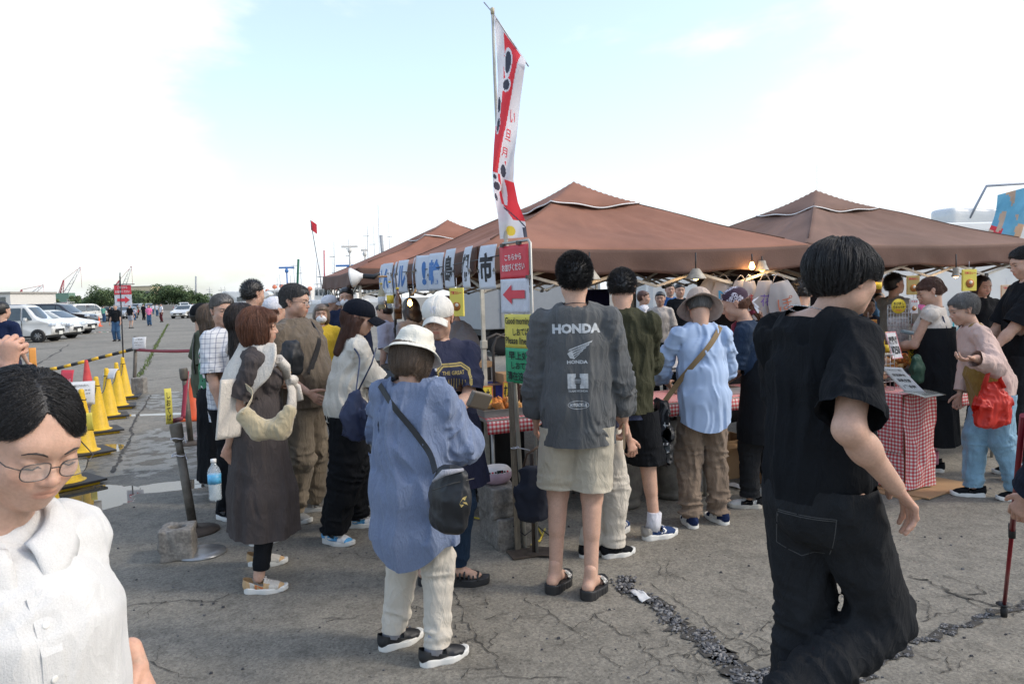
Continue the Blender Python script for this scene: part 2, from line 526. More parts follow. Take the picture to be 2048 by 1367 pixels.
def obj_from(name,V,F,mats,parent=None,tint=None,solid=0.,uv=None):
 me = bpy.data.meshes.new(name)
 me.from_pydata(np.asarray(V).tolist(),[],[list(map(int,f)) for f in F])
 for m in (mats if isinstance(mats,(list,tuple)) else [mats]): me.materials.append(m)
 me.polygons.foreach_set('use_smooth',[True]*len(me.polygons))
 if tint is not None:
  a = me.attributes.new('tint','FLOAT_COLOR','POINT')
  a.data.foreach_set('color',np.concatenate([tint,np.ones((len(tint),1))],1).astype(np.float32).ravel())
 if uv is not None:
  a = me.uv_layers.new(name='UVMap')
  li = np.zeros(len(me.loops),np.int32); me.loops.foreach_get('vertex_index',li)
  a.data.foreach_set('uv',uv[li].astype(np.float32).ravel())
 me.update()
 o = bpy.data.objects.new(name,me); COL.objects.link(o)
 if parent is not None: o.parent = parent
 if solid:
  md = o.modifiers.new('thick','SOLIDIFY'); md.thickness = solid; md.offset = -1
 return o
# ------------------------------------------------------------------ people
SKIN = mat('skin',(.53,.325,.235),rough=.50,var=.09,vs=28,bump=.16,bs=320,var2=.05,vs2=140,attr=True,sss=.12,spec=.35)
def hair_mat(name,col,spec=.5):
 return mat(name,col,rough=.38,var=.5,vs=1.,streak=(160,160,9),bump=.5,bs=300,spec=spec)
HAIR = dict(black=hair_mat('hair_black',(.012,.011,.011)),dark=hair_mat('hair_dark',(.022,.014,.011)),
   brown=hair_mat('hair_brown',(.085,.036,.022)),red=hair_mat('hair_auburn',(.14,.055,.028)),
   grey=hair_mat('hair_grey',(.16,.15,.14)),salt=hair_mat('hair_salt_and_pepper',(.062,.06,.06)),
   ash=hair_mat('hair_ash_brown',(.11,.075,.05)))
EYE_W = mat('eye_white',(.72,.70,.68),rough=.25,var=.02)
EYE_D = mat('iris_dark',(.02,.012,.008),rough=.12,var=.02)
WHITE_SOLE = mat('white_rubber',(.68,.67,.63),rough=.6,var=.08,bump=.2)
BLACK_RUB = mat('black_rubber',(.018,.018,.019),rough=.55,var=.2,bump=.3)
def head_prims(f=1.0,nose=1.0,jaw=1.0):
 """local axes: right, forward, up; origin between the ears; metres for a head 0.23 high"""
 e = [ball((0,-.012,.030),.0735,.094,.084),ball((0,.022,.0),.066 ,.068,.092),
   ball((0,.026,-.050),.056*jaw,.056,.046),ball((0,.056,-.088),.026*jaw,.026,.022),
   ball((.045*jaw,.002,-.052),.019,.032,.034),ball((-.045*jaw,.002,-.052),.019,.032,.034),
   ball((.037,.054,-.026),.026,.026,.024),ball((-.037,.054,-.026),.026,.026,.024),
   ball((0,.071,.028),.040,.018,.018),ball((0,.073,-.055),.027,.021,.022)]
 return e
def head_sdf(P_,nose=1.,jaw=1.,lids=0.,neck=None,smile=0.):
 base = union(head_prims(jaw=jaw),.022)
 def f(p):
  d = base(p)
  if neck is not None: d = smin(d,ell(p,*neck),.03)
  # eye sockets
  ax = np.abs(p[:,0]); q = np.stack([ax,p[:,1],p[:,2]],1)
  so = ev(q,ball((.031,.098,.005),.021,.017,.0125))
  d = -smin(-d,so,.010)
  eb = ev(q,ball((.031,.0735,.004),.0135))
  up = ev(q,ball((.031,.0742,.0085 - .006*lids),.0160,.0140,.0085+.002*lids))
  lo = ev(q,ball((.031,.0738,-.007),.0155,.0125,.0060))
  d = smin(d,smin(up,lo,.003),.005) if lids > .5 else smin(d,np.minimum(smin(up,lo,.002),eb+.0012),.0045)
  # brow, nose, nostrils
  d = smin(d,ev(q,(np.array([.016,.083,.021]),np.array([.043,.071,.024]),.005,.005,.004,.004,X_)),.010)
  n = smin(ev(p,(np.array([0,.079,.014]),np.array([0,.098*(1+.02*nose),-.024]),.0062,.0062,.0095,.0095,X_)),ev(p,ball((0,.1015,-.0275),.0105,.0095,.0095)),.006)
  n = smin(n,ev(q,ball((.0115,.0925,-.031),.0078,.0098,.0068)),.005)
  d = smin(d,n,.007)
  # lips
  u = ev(p,(np.array([-.021,.083 - .003,-.0535+.002*smile]),np.array([.021,.083 - .003,-.0535+.002*smile]),.0045,.0045,.0045,.0045,np.array([0,1.,0])))
  u = smin(u,ev(p,ball((0,.0885,-.0515),.0150,.0072,.0048)),.005)
  l = ev(p,ball((0,.0870,-.0625),.0155,.0076,.0056))
  d = smin(d,u,.0045); d = smin(d,l,.0045)
  gr = ev(p,ball((0,.0985,-.0570),.0225,.0075,.0012)); d = -smin(-d,gr+.0004,.003) if True else d
  d = -smin(-d,ev(p,ball((0,.101,-.043),.003,.0095,.007))+.003,.004)
  # ears
  er = smin(ev(q,ball((.0800,-.016,.010),.0085,.0185,.0205,)),ev(q,ball((.0755,-.010,-.019),.0065,.0105,.0135)),.008)
  ec = ev(q,ball((.0885,-.009,.006),.0070,.0105,.0135)); er = -smin(-er,ec,.003)
  d = smin(d,er,.006)
  return d
 return f
def head_tint(V,blush=.6,lipc=(1.0,.68,.66)):
 t = np.ones((len(V),3)); x,y,z = V.T
 g = lambda cx,cy,sx,sy,fy=.05: np.exp(-(((np.abs(x) if cx else x) - cx)/sx)**2 - ((z - cy)/sy)**2)*(y > fy)
 zz = z+.0572+.10*np.abs(x) - .0012
 lips = np.clip(1.25*np.exp(-(x/.0225)**6 - (zz/(.0098 - .16*np.abs(x)))**4)*(y > .070),0,1)
 for i,c in enumerate(lipc): t[:,i] = t[:,i]*(1 - lips)+lips*c*.92
 ch = g(.036,-.028,.022,.02)+.7*g(0,-.028,.014,.012,.09)+np.exp(-((np.abs(x) - .080)/.012)**2)*(np.abs(y+.012) < .03)*.9
 t[:,1] *= 1 - .13*blush*np.clip(ch,0,1.2); t[:,2] *= 1 - .15*blush*np.clip(ch,0,1.2)
 eye = g(.031,.003,.018,.010,.06); t *= (1 - .16*eye)[:,None]
 return t
def unit(v): v = np.asarray(v,float); return v/(np.linalg.norm(v)+1e-12)
def rotv(v,k,a):
 k = unit(k); return v*math.cos(a)+np.cross(k,v)*math.sin(a)+k*np.dot(k,v)*(1 - math.cos(a))
def basis(yaw,pitch=0.,roll=0.):
 """columns right, forward, up; yaw 0 looks away from the camera, 90 to the right"""
 y = R(yaw)
 f = np.array([math.sin(y),math.cos(y),0.]); r = np.array([math.cos(y),-math.sin(y),0.]); u = np.array([0,0,1.])
 f2 = f*math.cos(R(pitch))+u*math.sin(R(pitch)); u2 = np.cross(r,f2)
 r3 = r*math.cos(R(roll)) - u2*math.sin(R(roll)); u3 = r*math.sin(R(roll))+u2*math.cos(R(roll))
 return np.stack([r3,f2,u3],1)
def ik(a,b,l1,l2,pole):
 d = b - a; L = np.linalg.norm(d)
 if L > (l1+l2)*.995:
  b = a+d/L*(l1+l2)*.995; d = b - a; L = np.linalg.norm(d)
 n = d/L; c = (l1*l1 - l2*l2+L*L)/(2*L); h = math.sqrt(max(l1*l1 - c*c,0))
 q = pole - n*np.dot(pole,n); q = unit(q)
 return a+n*c+q*h,b
class Pose:
 """joints of one person; targets may be local (right, forward, up in metres) tuples or world arrays ('w')"""
 def __init__(s,x,y,yaw,h=1.65,girth=1.,lean=0.,side=0.,hy=None,hp=0.,hr=0.,head=None,lw=(-.25,.08,.82),rw=(.25,.08,.82),
     lpole=(-.3,-1,-.2),rpole=(.3,-1,-.2),la=(-.10,0,0),ra=(.10,0,0),ltoe=-8,rtoe=8,knee=.02,torso_yaw=0.,female=False,
     sh=.152,hipw=.082,lkp=(0,1,0),rkp=(0,1,0),bulge=0.,hs=1.):
  k = s.k = h/1.70; s.h = h; s.g = girth; s.female = female; s.yaw = yaw; s.bulge = bulge; s.hs = hs
  s.o = np.array([x,y,0.]); B = basis(yaw); s.B = B
  T = s.T = basis(yaw+torso_yaw,-lean,side)
  s.R,s.F,s.U = T[:,0],T[:,1],T[:,2]
  s.pel = s.o+B @ np.array([0,0,.93*k])
  sp = lambda r,f,u: s.pel+T @ (np.array([r,f,u])*k)
  s.sp = sp
  s.waist = sp(0,0,.13); s.chest = sp(0,0.005,.34); s.neck = sp(0,-.025,.515)
  s.hd = sp(0,.012,.635)
  s.shl,s.shr = sp(-sh,-.012,.420),sp(sh,-.012,.420)
  HB = s.HB = basis(yaw if hy is None else hy,hp,hr)
  s.hd = s.neck+unit(np.array([0,0,1.])*.5+s.U*.5+HB[:,1]*(.16+.3*max(0,-math.sin(R(hp)))))*.112*k
  if head is not None: s.hd = np.asarray(head,float)
  loc = lambda t: np.asarray(t,float) if isinstance(t,np.ndarray) else s.o+B @ (np.array(t)*k)
  s.wl,s.wr = loc(lw),loc(rw)
  s.el,s.wl = ik(s.shl,s.wl,.275*k,.245*k,B @ np.array(lpole,float))
  s.er,s.wr = ik(s.shr,s.wr,.275*k,.245*k,B @ np.array(rpole,float))
  s.hl,s.hr = s.pel+B @ (np.array([-hipw,0,-.02])*k),s.pel+B @ (np.array([hipw,0,-.02])*k)
  an = lambda t: (loc(t) if isinstance(t,np.ndarray) else s.o+B @ (np.array([t[0],t[1],0])*k)+np.array([0,0,t[2]]))+np.array([0,0,.085*k])
  s.al,s.ar = an(la),an(ra)
  def leg(hip,a,pole):
   L = np.linalg.norm(a - hip); 
   return ik(hip,a,max(.435*k,0),.405*k,B @ np.array(pole,float))[0]
  s.kl,s.kr = leg(s.hl,s.al,lkp),leg(s.hr,s.ar,rkp)
  s.ltoe,s.rtoe = yaw+ltoe,yaw+rtoe
def body_prims(P):
 k,g = P.k,P.g; S = P.R; c = []
 c.append((P.pel,P.waist,.116*k*g,.088*k*g,.108*k*g,.088*k*g,S))
 c.append((P.waist,P.chest,.110*k*g,.088*k*g,.135*k*g,.096*k*g,S))
 c.append((P.chest,P.sp(0,-.015,.43),.132*k*g,.094*k*g,.10*k,.072*k,S))
 c.append(cap(P.shl,P.shr,.05*k)); c.append(cap(P.sp(0,-.03,.43),P.hd - P.HB[:,2]*.05,.050*k,.045*k))
 c.append(cap(P.sp(-.075,-.02,.452),P.sp(.075,-.02,.452),.04*k))
 for h_,kn,a in ((P.hl,P.kl,P.al),(P.hr,P.kr,P.ar)):
  c.append(cap(h_,kn,.074*k*(.4+.6*g),.051*k)); c.append(cap(kn,a,.047*k,.033*k))
  d = unit(a - kn); bk = -P.F+d*np.dot(P.F,d)
  c.append(cap(kn+(a - kn)*.18+unit(bk)*.014*k,kn+(a - kn)*.46+unit(bk)*.012*k,.044*k*(.7+.3*g),.036*k))
  c.append(cap(kn,kn+d*.02,.052*k))
 for sh_,e,w in ((P.shl,P.el,P.wl),(P.shr,P.er,P.wr)):
  c.append(cap(sh_,e,.047*k*(.6+.4*g),.036*k*(.6+.4*g))); c.append(cap(e,e+(w - e)*.35,.035*k*(.6+.4*g),.037*k*(.6+.4*g)))
  c.append(cap(e+(w - e)*.3,w,.036*k,.024*k))
 return c
def hand_prims(w,d,n,s,sc_=1.,curl=.5,thumb=.5,grip=None):
 """w wrist, d towards the fingers, n palm normal, s towards the thumb"""
 d = unit(d); n = unit(n - d*np.dot(n,d)); s = unit(s - d*np.dot(s,d) - n*np.dot(s,n))
 p = [cap(w - d*.03*sc_,w+d*.012*sc_,.0235*sc_,.021*sc_)]
 p.append((w+d*.018*sc_,w+d*.078*sc_,.024*sc_,.0150*sc_,.036*sc_,.0125*sc_,s))
 fl = [(.029,.082,.042,.026,.021,.0088),(.0095,.087,.047,.030,.022,.0090),(-.0105,.083,.043,.028,.021,.0086),(-.029,.074,.034,.021,.019,.0076)]
 for i,(o,st,a,b,c_,r) in enumerate(fl):
  q = w+d*st*sc_+s*o*sc_
  cu = curl[i] if hasattr(curl,'__len__') else curl*(1+.08*i)
  dd = unit(d+s*o*3.2)
  for j,(L,kk) in enumerate(((a,.85),(b,1.15),(c_,.8))):
   dd = unit(dd*math.cos(cu*kk)+n*math.sin(cu*kk)) if j == 0 else rotv(dd,np.cross(dd,n) if np.linalg.norm(np.cross(dd,n)) > .2 else s,0)
   if j: 
    ax = unit(np.cross(d,n)); dd = rotv(dd,ax,cu*kk)
   q2 = q+dd*L*sc_
   p.append(cap(q,q2,r*sc_*(1 - .06*j),r*sc_*(.94 - .08*j))); q = q2
 t0 = w+(d*.022+s*.020)*sc_; td = unit(d*.75+s*.75+n*.35*thumb)
 t1 = t0+td*.040*sc_; td2 = unit(td+n*.35*thumb+d*.35); t2 = t1+td2*.032*sc_
 td3 = unit(td2+n*.3*thumb+d*.2 - s*.25*thumb); t3 = t2+td3*.026*sc_
 p += [cap(t0,t1,.0145*sc_,.0112*sc_),cap(t1,t2,.0108*sc_,.0098*sc_),cap(t2,t3,.0096*sc_,.0078*sc_)]
 return p
def head_mesh(P,h=.0042,lids=0.,jaw=1.,nose=1.,smile=0.,**kk):
 """head with face, in world space; returns V, Q, tint"""
 s = P.k**.6*P.hs*.975
 P.hsc = s
 nb = (P.HB.T @ (P.sp(0,-.03,.40) - P.hd))/s
 neck = (np.array([0,-.022,-.055]),nb,.049,.049,.056,.056,X_)
 f = head_sdf(P,nose,jaw,lids,neck,smile)
 lo = np.array([-.1,-.125,-.20]); hi = np.array([.1,.135,.13])
 lo = np.minimum(lo,nb - .07); hi = np.maximum(hi,nb+.07)
 V,Q = mesh_sdf(f,lo,hi,h)
 t = head_tint(V,**kk)
 return V*s @ P.HB.T+P.hd,Q,t
def face_bits(P,root,hairmat,lids=0.,brow=1.,eyes=True,nose=1.,jaw=1.,fine=False):
 s = P.hsc
 f = head_sdf(P,nose,jaw,lids)
 def surf(x,z,off=.0):
  y = np.linspace(.03,.13,60); p = np.stack([np.full(60,x),y,np.full(60,z)],1); d = f(p)
  i = np.argmax(d > 0); a,b = d[i - 1],d[i]; yy = y[i - 1]+(y[i] - y[i - 1])*(-a)/(b - a+1e-9)
  return np.array([x,yy+off,z])
 A = np.eye(4); A[:3,:3] = P.HB*s; A[:3,3] = P.hd
 for sg in (-1,1):
  if brow:
   pts = [surf(sg*x,z,.0006) for x,z in ((.014,.0205),(.022,.0245),(.032,.0265),(.042,.0245),(.049,.0195))]
   mb = MB(); mb.tube(pts,[.0016*brow,.0026*brow,.0025*brow,.0018*brow,.0008],6,A,0,True,.9); mb.build('eyebrow',[hairmat],root)
  zl = .0025 if lids < .5 else -.0045
  pts = [surf(sg*x,z,.0009) for x,z in ((.0165,zl - .0022+.001),(.022,zl+.002),(.031,zl+(.0038 if lids < .5 else -.0022)),(.039,zl+(.0015 if lids < .5 else -.0005)),(.0465,zl - .0025))]
  mb = MB(); mb.tube(pts,[.0005,.0011,.0014,.0015,.0006],5,A); mb.build('eyelash',[HAIR['black']],root)
  if eyes and lids < .5:
   mb = MB(); prof = [(.0,-.010)]+[(.0136*math.sin(t),-.0136*math.cos(t)) for t in np.linspace(.2,PI - .02,9)]
   Ml = Matrix(A.tolist()) @ Matrix.Translation((sg*.031,.0725,.0025)) @ Matrix.Rotation(-PI/2,4,'X')
   n0 = len(mb.f); mb.lathe([(max(r,0),z) for r,z in prof],12,Ml)
   # pupil cap faces are those nearest +z of the lathe
   nf = len(mb.f)
   for i in range(nf - 36,nf):
    if 0 <= i < nf: mb.mi[i] = 1
   mb.build('eye',[EYE_W,EYE_D],root)
# hair -----------------------------------------------------------------
def hair_field(P,style,vol=1.,bun=False):
 """hair volume in head-local metres; returns sdf"""
 pr = [ball((0,-.018,.032),.0815*(.6+.4*vol),.101*(.7+.3*vol),.092*(.75+.25*vol)),ball((0,-.045,-.01),.073,.064*(.7+.3*vol),.066)]
 cut_z = -.055
 if style == 'bowl':
  pr += [ball((0,.0,.030),.089,.105,.082),ball((0,.052,.040),.062,.052,.042),ball((0,-.050,.035),.086,.072,.078)]
 if style == 'spiky':
  pr += [ball((0,-.008,.052),.078,.094,.082)]
 if style == 'swept':
  pr += [ball((0,.025,.075),.064,.066,.044),ball((0,-.02,.055),.080,.092,.076)]
 if style in ('bob',):
  pr += [ball((0,-.030,.0),.098,.100,.10),ball((.060,.012,-.035),.036,.050,.085),ball((-.060,.012,-.035),.036,.050,.085),ball((0,-.055,-.055),.084,.056,.075),
    ball((0,.045,.055),.066,.050,.045)]
  cut_z = -.135
 if style == 'lob':
  pr += [ball((0,-.030,-.0),.088,.096,.10),cap((.066,-.008,-.03),(.080,-.01,-.17),.040,.026),cap((-.066,-.008,-.03),(-.080,-.01,-.17),.040,.026),ball((0,-.062,-.09),.088,.046,.10)]
  cut_z = -.20
 if style == 'long':
  pr += [ball((0,-.030,-.0),.086,.096,.10),cap((.062,-.01,-.03),(.078,.0,-.20),.036,.026),cap((-.062,-.01,-.03),(-.078,.0,-.20),.036,.026),
    (np.array([0,-.050,-.05]),np.array([0,-.075,-.26]),.084,.045,.085,.032,X_)]
  cut_z = -.33
 if style == 'tied':
  pr += [ball((0,-.098,-.028),.034,.030,.032)] if bun else []
  pr += [ball((0,.04,.062),.064,.052,.036)]
  cut_z = -.07
 if style == 'old':
  pr += [ball((0,-.025,.045),.087,.100,.088),ball((0,.030,.068),.062,.056,.036)]
 if style == 'curly':
  pr += [ball((0,-.018,.048),.088,.100,.085)]
 base = union(pr,.018)
 front = {'bowl': .012,'bob': .020,'spiky': .055,'swept': .062,'long': .045,'lob': .045,'tied': .050,'old': .045,'curly': .048,'parted': .062}.get(style,.05)
 side_y = {'bob': .048,'bowl': .040,'long': .030,'lob': .030,'tied': .028}.get(style,.008)
 def f(p):
  d = base(p)
  x,y,z = p.T
  a = np.arctan2(x,-y+1e-6)
  n = vnoise(np.stack([a*9,z*16+3,y*22],1))*.0022+vnoise(np.stack([a*26,z*22,y*60],1))*.0018
  if style == 'spiky': n = n*.5+vnoise(p*np.array([120,120,80]))*.0026
  if style == 'curly': n = vnoise(p*62)*.010
  d = d+n*(.35 if style == 'parted' else 1.)
  # face opening: everything in front of the hairline
  face = np.maximum(np.maximum(side_y - y+.0*z,z - front+.45*np.abs(x)**1*(.6 if style not in ('bob','bowl') else .25)),-10.)
  if style in ('bob','long','lob'):
   face = np.maximum(face,np.abs(x) - .058 - .10*np.clip(z+.09,-.1,.1)*0)
  d = np.maximum(d,-face)
  if style == 'parted': d = np.maximum(d,np.minimum(1.,-np.maximum(np.abs(x - .012)*.85 - (.088 - z)*1.05,.030 - y)))
  if style in ('swept','old'): d = np.maximum(d,-ev(p,ball((0,.112,.030),.066,.056,.046)))
  if style in ('spiky','swept','old','curly','parted','bowl','tied'):
   # clear the ears and the nape
   ear = ev(np.stack([np.abs(x),y,z],1),ball((.088,.002,-.008),.030,.026,.030))
   if style != 'bowl': d = np.maximum(d,-ear)
   else: d = np.maximum(d,-ev(np.stack([np.abs(x),y,z],1),ball((.090,.010,-.022),.030,.030,.026)))
   nz = cut_z - .0+.55*np.clip(y+.075,0,.1)
   if style == 'bowl': nz = -.062+1.0*np.clip(y+.065,0,.07)
   d = np.maximum(d,nz - z)
   taper = np.clip((-.012 - z)/.05,0,1)*(.010 if style in ('spiky','bowl','swept') else .004)
   d = d+taper
  else:
   d = np.maximum(d,cut_z+.012*vnoise(np.stack([a*11,a*0,z*0],1)) - z)
  return d
 return f,cut_z
def make_hair(P,root,style,m,vol=1.,h=.0048,strands=0,seed=0,bun=False,hat=0,srad=.00045,name='hair'):
 s = P.hsc
 f0,cz = hair_field(P,style,vol,bun)
 f = (lambda p: np.maximum(f0(p),p[:,2] - .008+.1*p[:,1])) if hat else f0
 V,Q = mesh_sdf(f,(-.125,-.15,cz - .02),(.125,.12,.15),h)
 srad *= {'spiky': 1.9,'bowl': 1.9,'parted': 1.3}.get(style,1.4)
 o = obj_from(name,V*s @ P.HB.T+P.hd,Q,m,root)
 if strands:
  rs = np.random.RandomState(seed+5)
  n = strands
  if style in ('spiky','curly'):
   sel = rs.randint(0,len(V),n); p = V[sel]; steps = 5; L = (.0115 if style == 'spiky' else .012)
  else:
   sel = rs.randint(0,len(V),n*2); p = V[sel]; p = p[p[:,2] > cz+.03][:n]; steps = 10; L = .0095 if style in ('bob','long','lob') else .0065
  n = len(p)
  def grad(q):
   e = .0012; g = np.stack([f(q+np.eye(3)[i]*e) - f(q - np.eye(3)[i]*e) for i in range(3)],1)
   return g/(np.linalg.norm(g,axis=1)[:,None]+1e-9)
  pts = [p+0]; off = rs.rand(n)**2*(.010 if style == 'bowl' else .006)+.0006
  sway = rs.randn(n,3)*.18
  g = grad(p)
  for i in range(steps):
   if style in ('spiky','curly'):
    d = g*1.+np.array([0,.15,.3])+sway*(1.5 if style == 'spiky' else 3.)+(np.array([0,0,-.25*i]) if style == 'curly' else 0)
    d /= np.linalg.norm(d,axis=1)[:,None]+1e-9; p = p+d*L/steps*1.6
   else:
    c = np.array([0,-.02,.10]); rad = p - c
    down = np.stack([rad[:,0]*2.2,(rad[:,1])*2.2,np.full(n,-.14) - .6*np.maximum(-rad[:,2],0)],1)
    if style == 'parted': down[:,0] += np.sign(rad[:,0] - .012)*.16*(rad[:,1] > .02); down[:,1] -= .10*(rad[:,1] > 0)
    if style == 'swept': down = np.stack([rad[:,0]*.6,np.full(n,-.10),-.03+rad[:,2]*0],1)
    if style == 'tied': down = np.array([0,-.105,-.03]) - p+1e-4
    d = down/(np.linalg.norm(down,axis=1)[:,None]+1e-9)+sway*{'bowl': .65,'parted': .12,'bob': .22}.get(style,.35)
    g = grad(p); d = d - g*(d*g).sum(1)[:,None]
    d /= np.linalg.norm(d,axis=1)[:,None]+1e-9
    p = p+d*L
    e = f(p); p = p - grad(p)*np.clip(e - off,-.006,.006)[:,None]
   pts.append(p+0)
  A = np.stack(pts,1)  # n, steps+1, 3
  A = A*s @ P.HB.T+P.hd
  hc = bpy.data.hair_curves.new('hair_strands'); hc.add_curves([steps+1]*n)
  hc.attributes['position'].data.foreach_set('vector',A.astype(np.float32).ravel())
  ra = hc.attributes.new('radius','FLOAT','POINT')
  rr = np.tile(np.linspace(1,.35,steps+1)*srad*s,n).astype(np.float32); ra.data.foreach_set('value',rr)
  hc.materials.append(m)
  ho = bpy.data.objects.new('hair_strands',hc); COL.objects.link(ho); ho.parent = o
 return o
# clothes ----------------------------------------------------------------
def folds(p,seed=0.,amp=.006,fx=13.,fz=3.2):
 q = np.stack([p[:,0]*fx+seed,p[:,1]*fx+seed*.7,p[:,2]*fz+seed*1.3],1)
 w = vnoise(p*4+seed)
 q[:,0] += w*1.4; q[:,2] += w*.8+p[:,0]*2.0
 r = 1 - 2*np.abs(vnoise(q))**.8; r2 = 1 - 2*np.abs(vnoise(q*2.3+7))**.9
 return -amp*1.35*(r*.9+r2*.5) 
def rings(p,A,B,seed,amp,f=26.):
 ax = unit(B - A); t = (p - A) @ ax
 q = np.stack([t*f+seed,(p[:,0]+p[:,1])*7+seed,(p[:,0] - p[:,1])*7],1)
 return -amp*1.3*(1 - 2*np.abs(vnoise(q))**.8)
def make_top(P,root,name,m,hem=.86,ease=.018,sleeve=.6,sr=.075,cuff=None,widths=None,neck=.505,neck_r=.085,amp=.007,seed=0.,h=.009,
    hem_curve=0.,vneck=0.,fz=3.2,solid=0.,puff=0.,shrug=0.,hemf=0.,cutfn=None,arms=(True,True),ak=.007):
 """widths: list of (z/1.70 above the ground along the spine, half width, half depth, forward offset)"""
 k,g = P.k,P.g; S = P.R
 pz = lambda z: P.sp(0,0,z - .93)
 Wd = widths or [(.80,.180,.135,0),(.95,.172,.128,0),(1.08,.160,.120,0),(1.25,.172,.125,0),(1.36,.160,.108,-.01)]
 neck_r *= .84
 Wd = [(z,a*.80,b*.85,o) for z,a,b,o in Wd]; z,a,b,o = Wd[-1]; Wd[-1] = (z - .02,a*.80,b*.88,o)
 tor = []
 for (z0,a0,b0,o0),(z1,a1,b1,o1) in zip(Wd[:-1],Wd[1:]):
  A,B = pz(z0)+P.F*o0*k,pz(z1)+P.F*o1*k
  if z0 < .93:   # below the pelvis cloth hangs straight down
   A = np.array([P.pel[0]+P.F[0]*o0*k,P.pel[1]+P.F[1]*o0*k,P.pel[2]+(z0 - .93)*k])
  tor.append((A,B,a0*k*g,b0*k*g,a1*k*g,b1*k*g,S))
 tor.append((P.sp(-.065,-.018,.452),P.sp(.065,-.018,.452),.060*k,.052*k,.060*k,.052*k,P.F))
 tor.append(cap(P.shl,P.shr,(.047+ease*.5)*k)); P.hemz = min(getattr(P,'hemz',9.),P.pel[2]+(hem - .93)*k)
 if P.female: tor.append((P.sp(-.06,.085,.30),P.sp(.06,.085,.30),.06*k*g,.06*k*g,.06*k*g,.06*k*g,P.F))
 if P.bulge: tor.append(ball(P.sp(0,.05+P.bulge*.5,.10),.14*k*g,.14*k*g,.16*k))
 arm = []; cuts = []
 for i,(sh_,e,w) in enumerate(((P.shl,P.el,P.wl),(P.shr,P.er,P.wr))):
  if not arms[i]: continue
  sl = sleeve if not hasattr(sleeve,'__len__') else sleeve[i]
  sr_ = sr*.77; r0 = (.052+ease*.35)*k*(.5+.5*g)
  if sl <= 0: continue
  if sl <= 1:
   c = sh_+(e - sh_)*sl; arm.append(cap(sh_,c,r0,sr_*k)); cuts.append((c,unit(e - sh_),i,sr_*k))
   if puff: arm.append(ball(sh_+(e - sh_)*sl*.7,(sr_+puff)*k))
  else:
   c = e+(w - e)*(sl - 1); re = (cuff or sr_)*k; rm = sr_*k
   arm.append(cap(sh_,e,r0,rm)); arm.append(cap(e,c,rm,re)); cuts.append((c,unit(w - e),i,re))
   if puff: arm.append(cap(e+(c - e)*.3,e+(c - e)*.8,rm+puff*k))
 ft,fa = union(tor,.03),(union(arm,.02) if arm else None)
 def f(p):
  d = ft(p)
  if fa is not None: 
   da = fa(p)
   for j,(c,dr,i,r) in enumerate(cuts):
    sh_,e = ((P.shl,P.el),(P.shr,P.er))[i]
    msk = np.clip(1 - np.abs((p - e) @ dr)/.16,0,1)
    da = da+rings(p,sh_,c,seed+j,amp*.9)*(.35+.65*msk)
   d = smin(d,da,ak*k)
  d = d+folds(p,seed,amp,13.,fz)
  return d
 lo,hi = bounds(tor+arm,.02)
 hz_ = P.pel[2]+(hem - .93)*k
 lo[2] = max(lo[2],hz_ - .03)
 V,Q = mesh_sdf(f,lo,hi,h)
 up = P.U
 c = hz_ - V[:,2]
 if hem_curve:
  x = (V - P.pel) @ S; c = hz_ - V[:,2]+hem_curve*np.clip((x/(.17*k))**2,0,1.5) 
 if hemf: c = c+hemf*((V - P.pel) @ P.F)
 # neckline
 nb = P.sp(0,-.03,.45); q = V - nb
 zz = q @ up; ff = q @ P.F; rr = q @ P.R
 rad = np.sqrt((ff/1.0)**2+rr**2)
 line = (neck - .48)*k - .35*ff - (vneck*np.clip(1 - np.abs(rr)/.09,0,1)*(ff > 0) if vneck else 0)+.0
 cn = np.where(rad < neck_r*1.35*k,np.minimum(zz - line,(neck_r*k - rad)*1.0),-1)
 c = np.maximum(c,cn)
 if cuts:
  dt_,da_ = ft(V),fa(V)
  for (cc,dr,i,r) in cuts:
   t = (V - cc) @ dr; near = (np.linalg.norm(V - cc,axis=1) < r*2.4) & (da_ < dt_ - .004) & (dt_ > .004)
   c = np.where(near,np.maximum(c,t),c)
 if cutfn is not None: c = np.maximum(c,cutfn(V))
 V2,F2 = clip_mesh(V,Q,c)
 return obj_from(name,V2,F2,m,root,solid=solid)
def kn_z(P): return max(P.kl[2],P.kr[2])
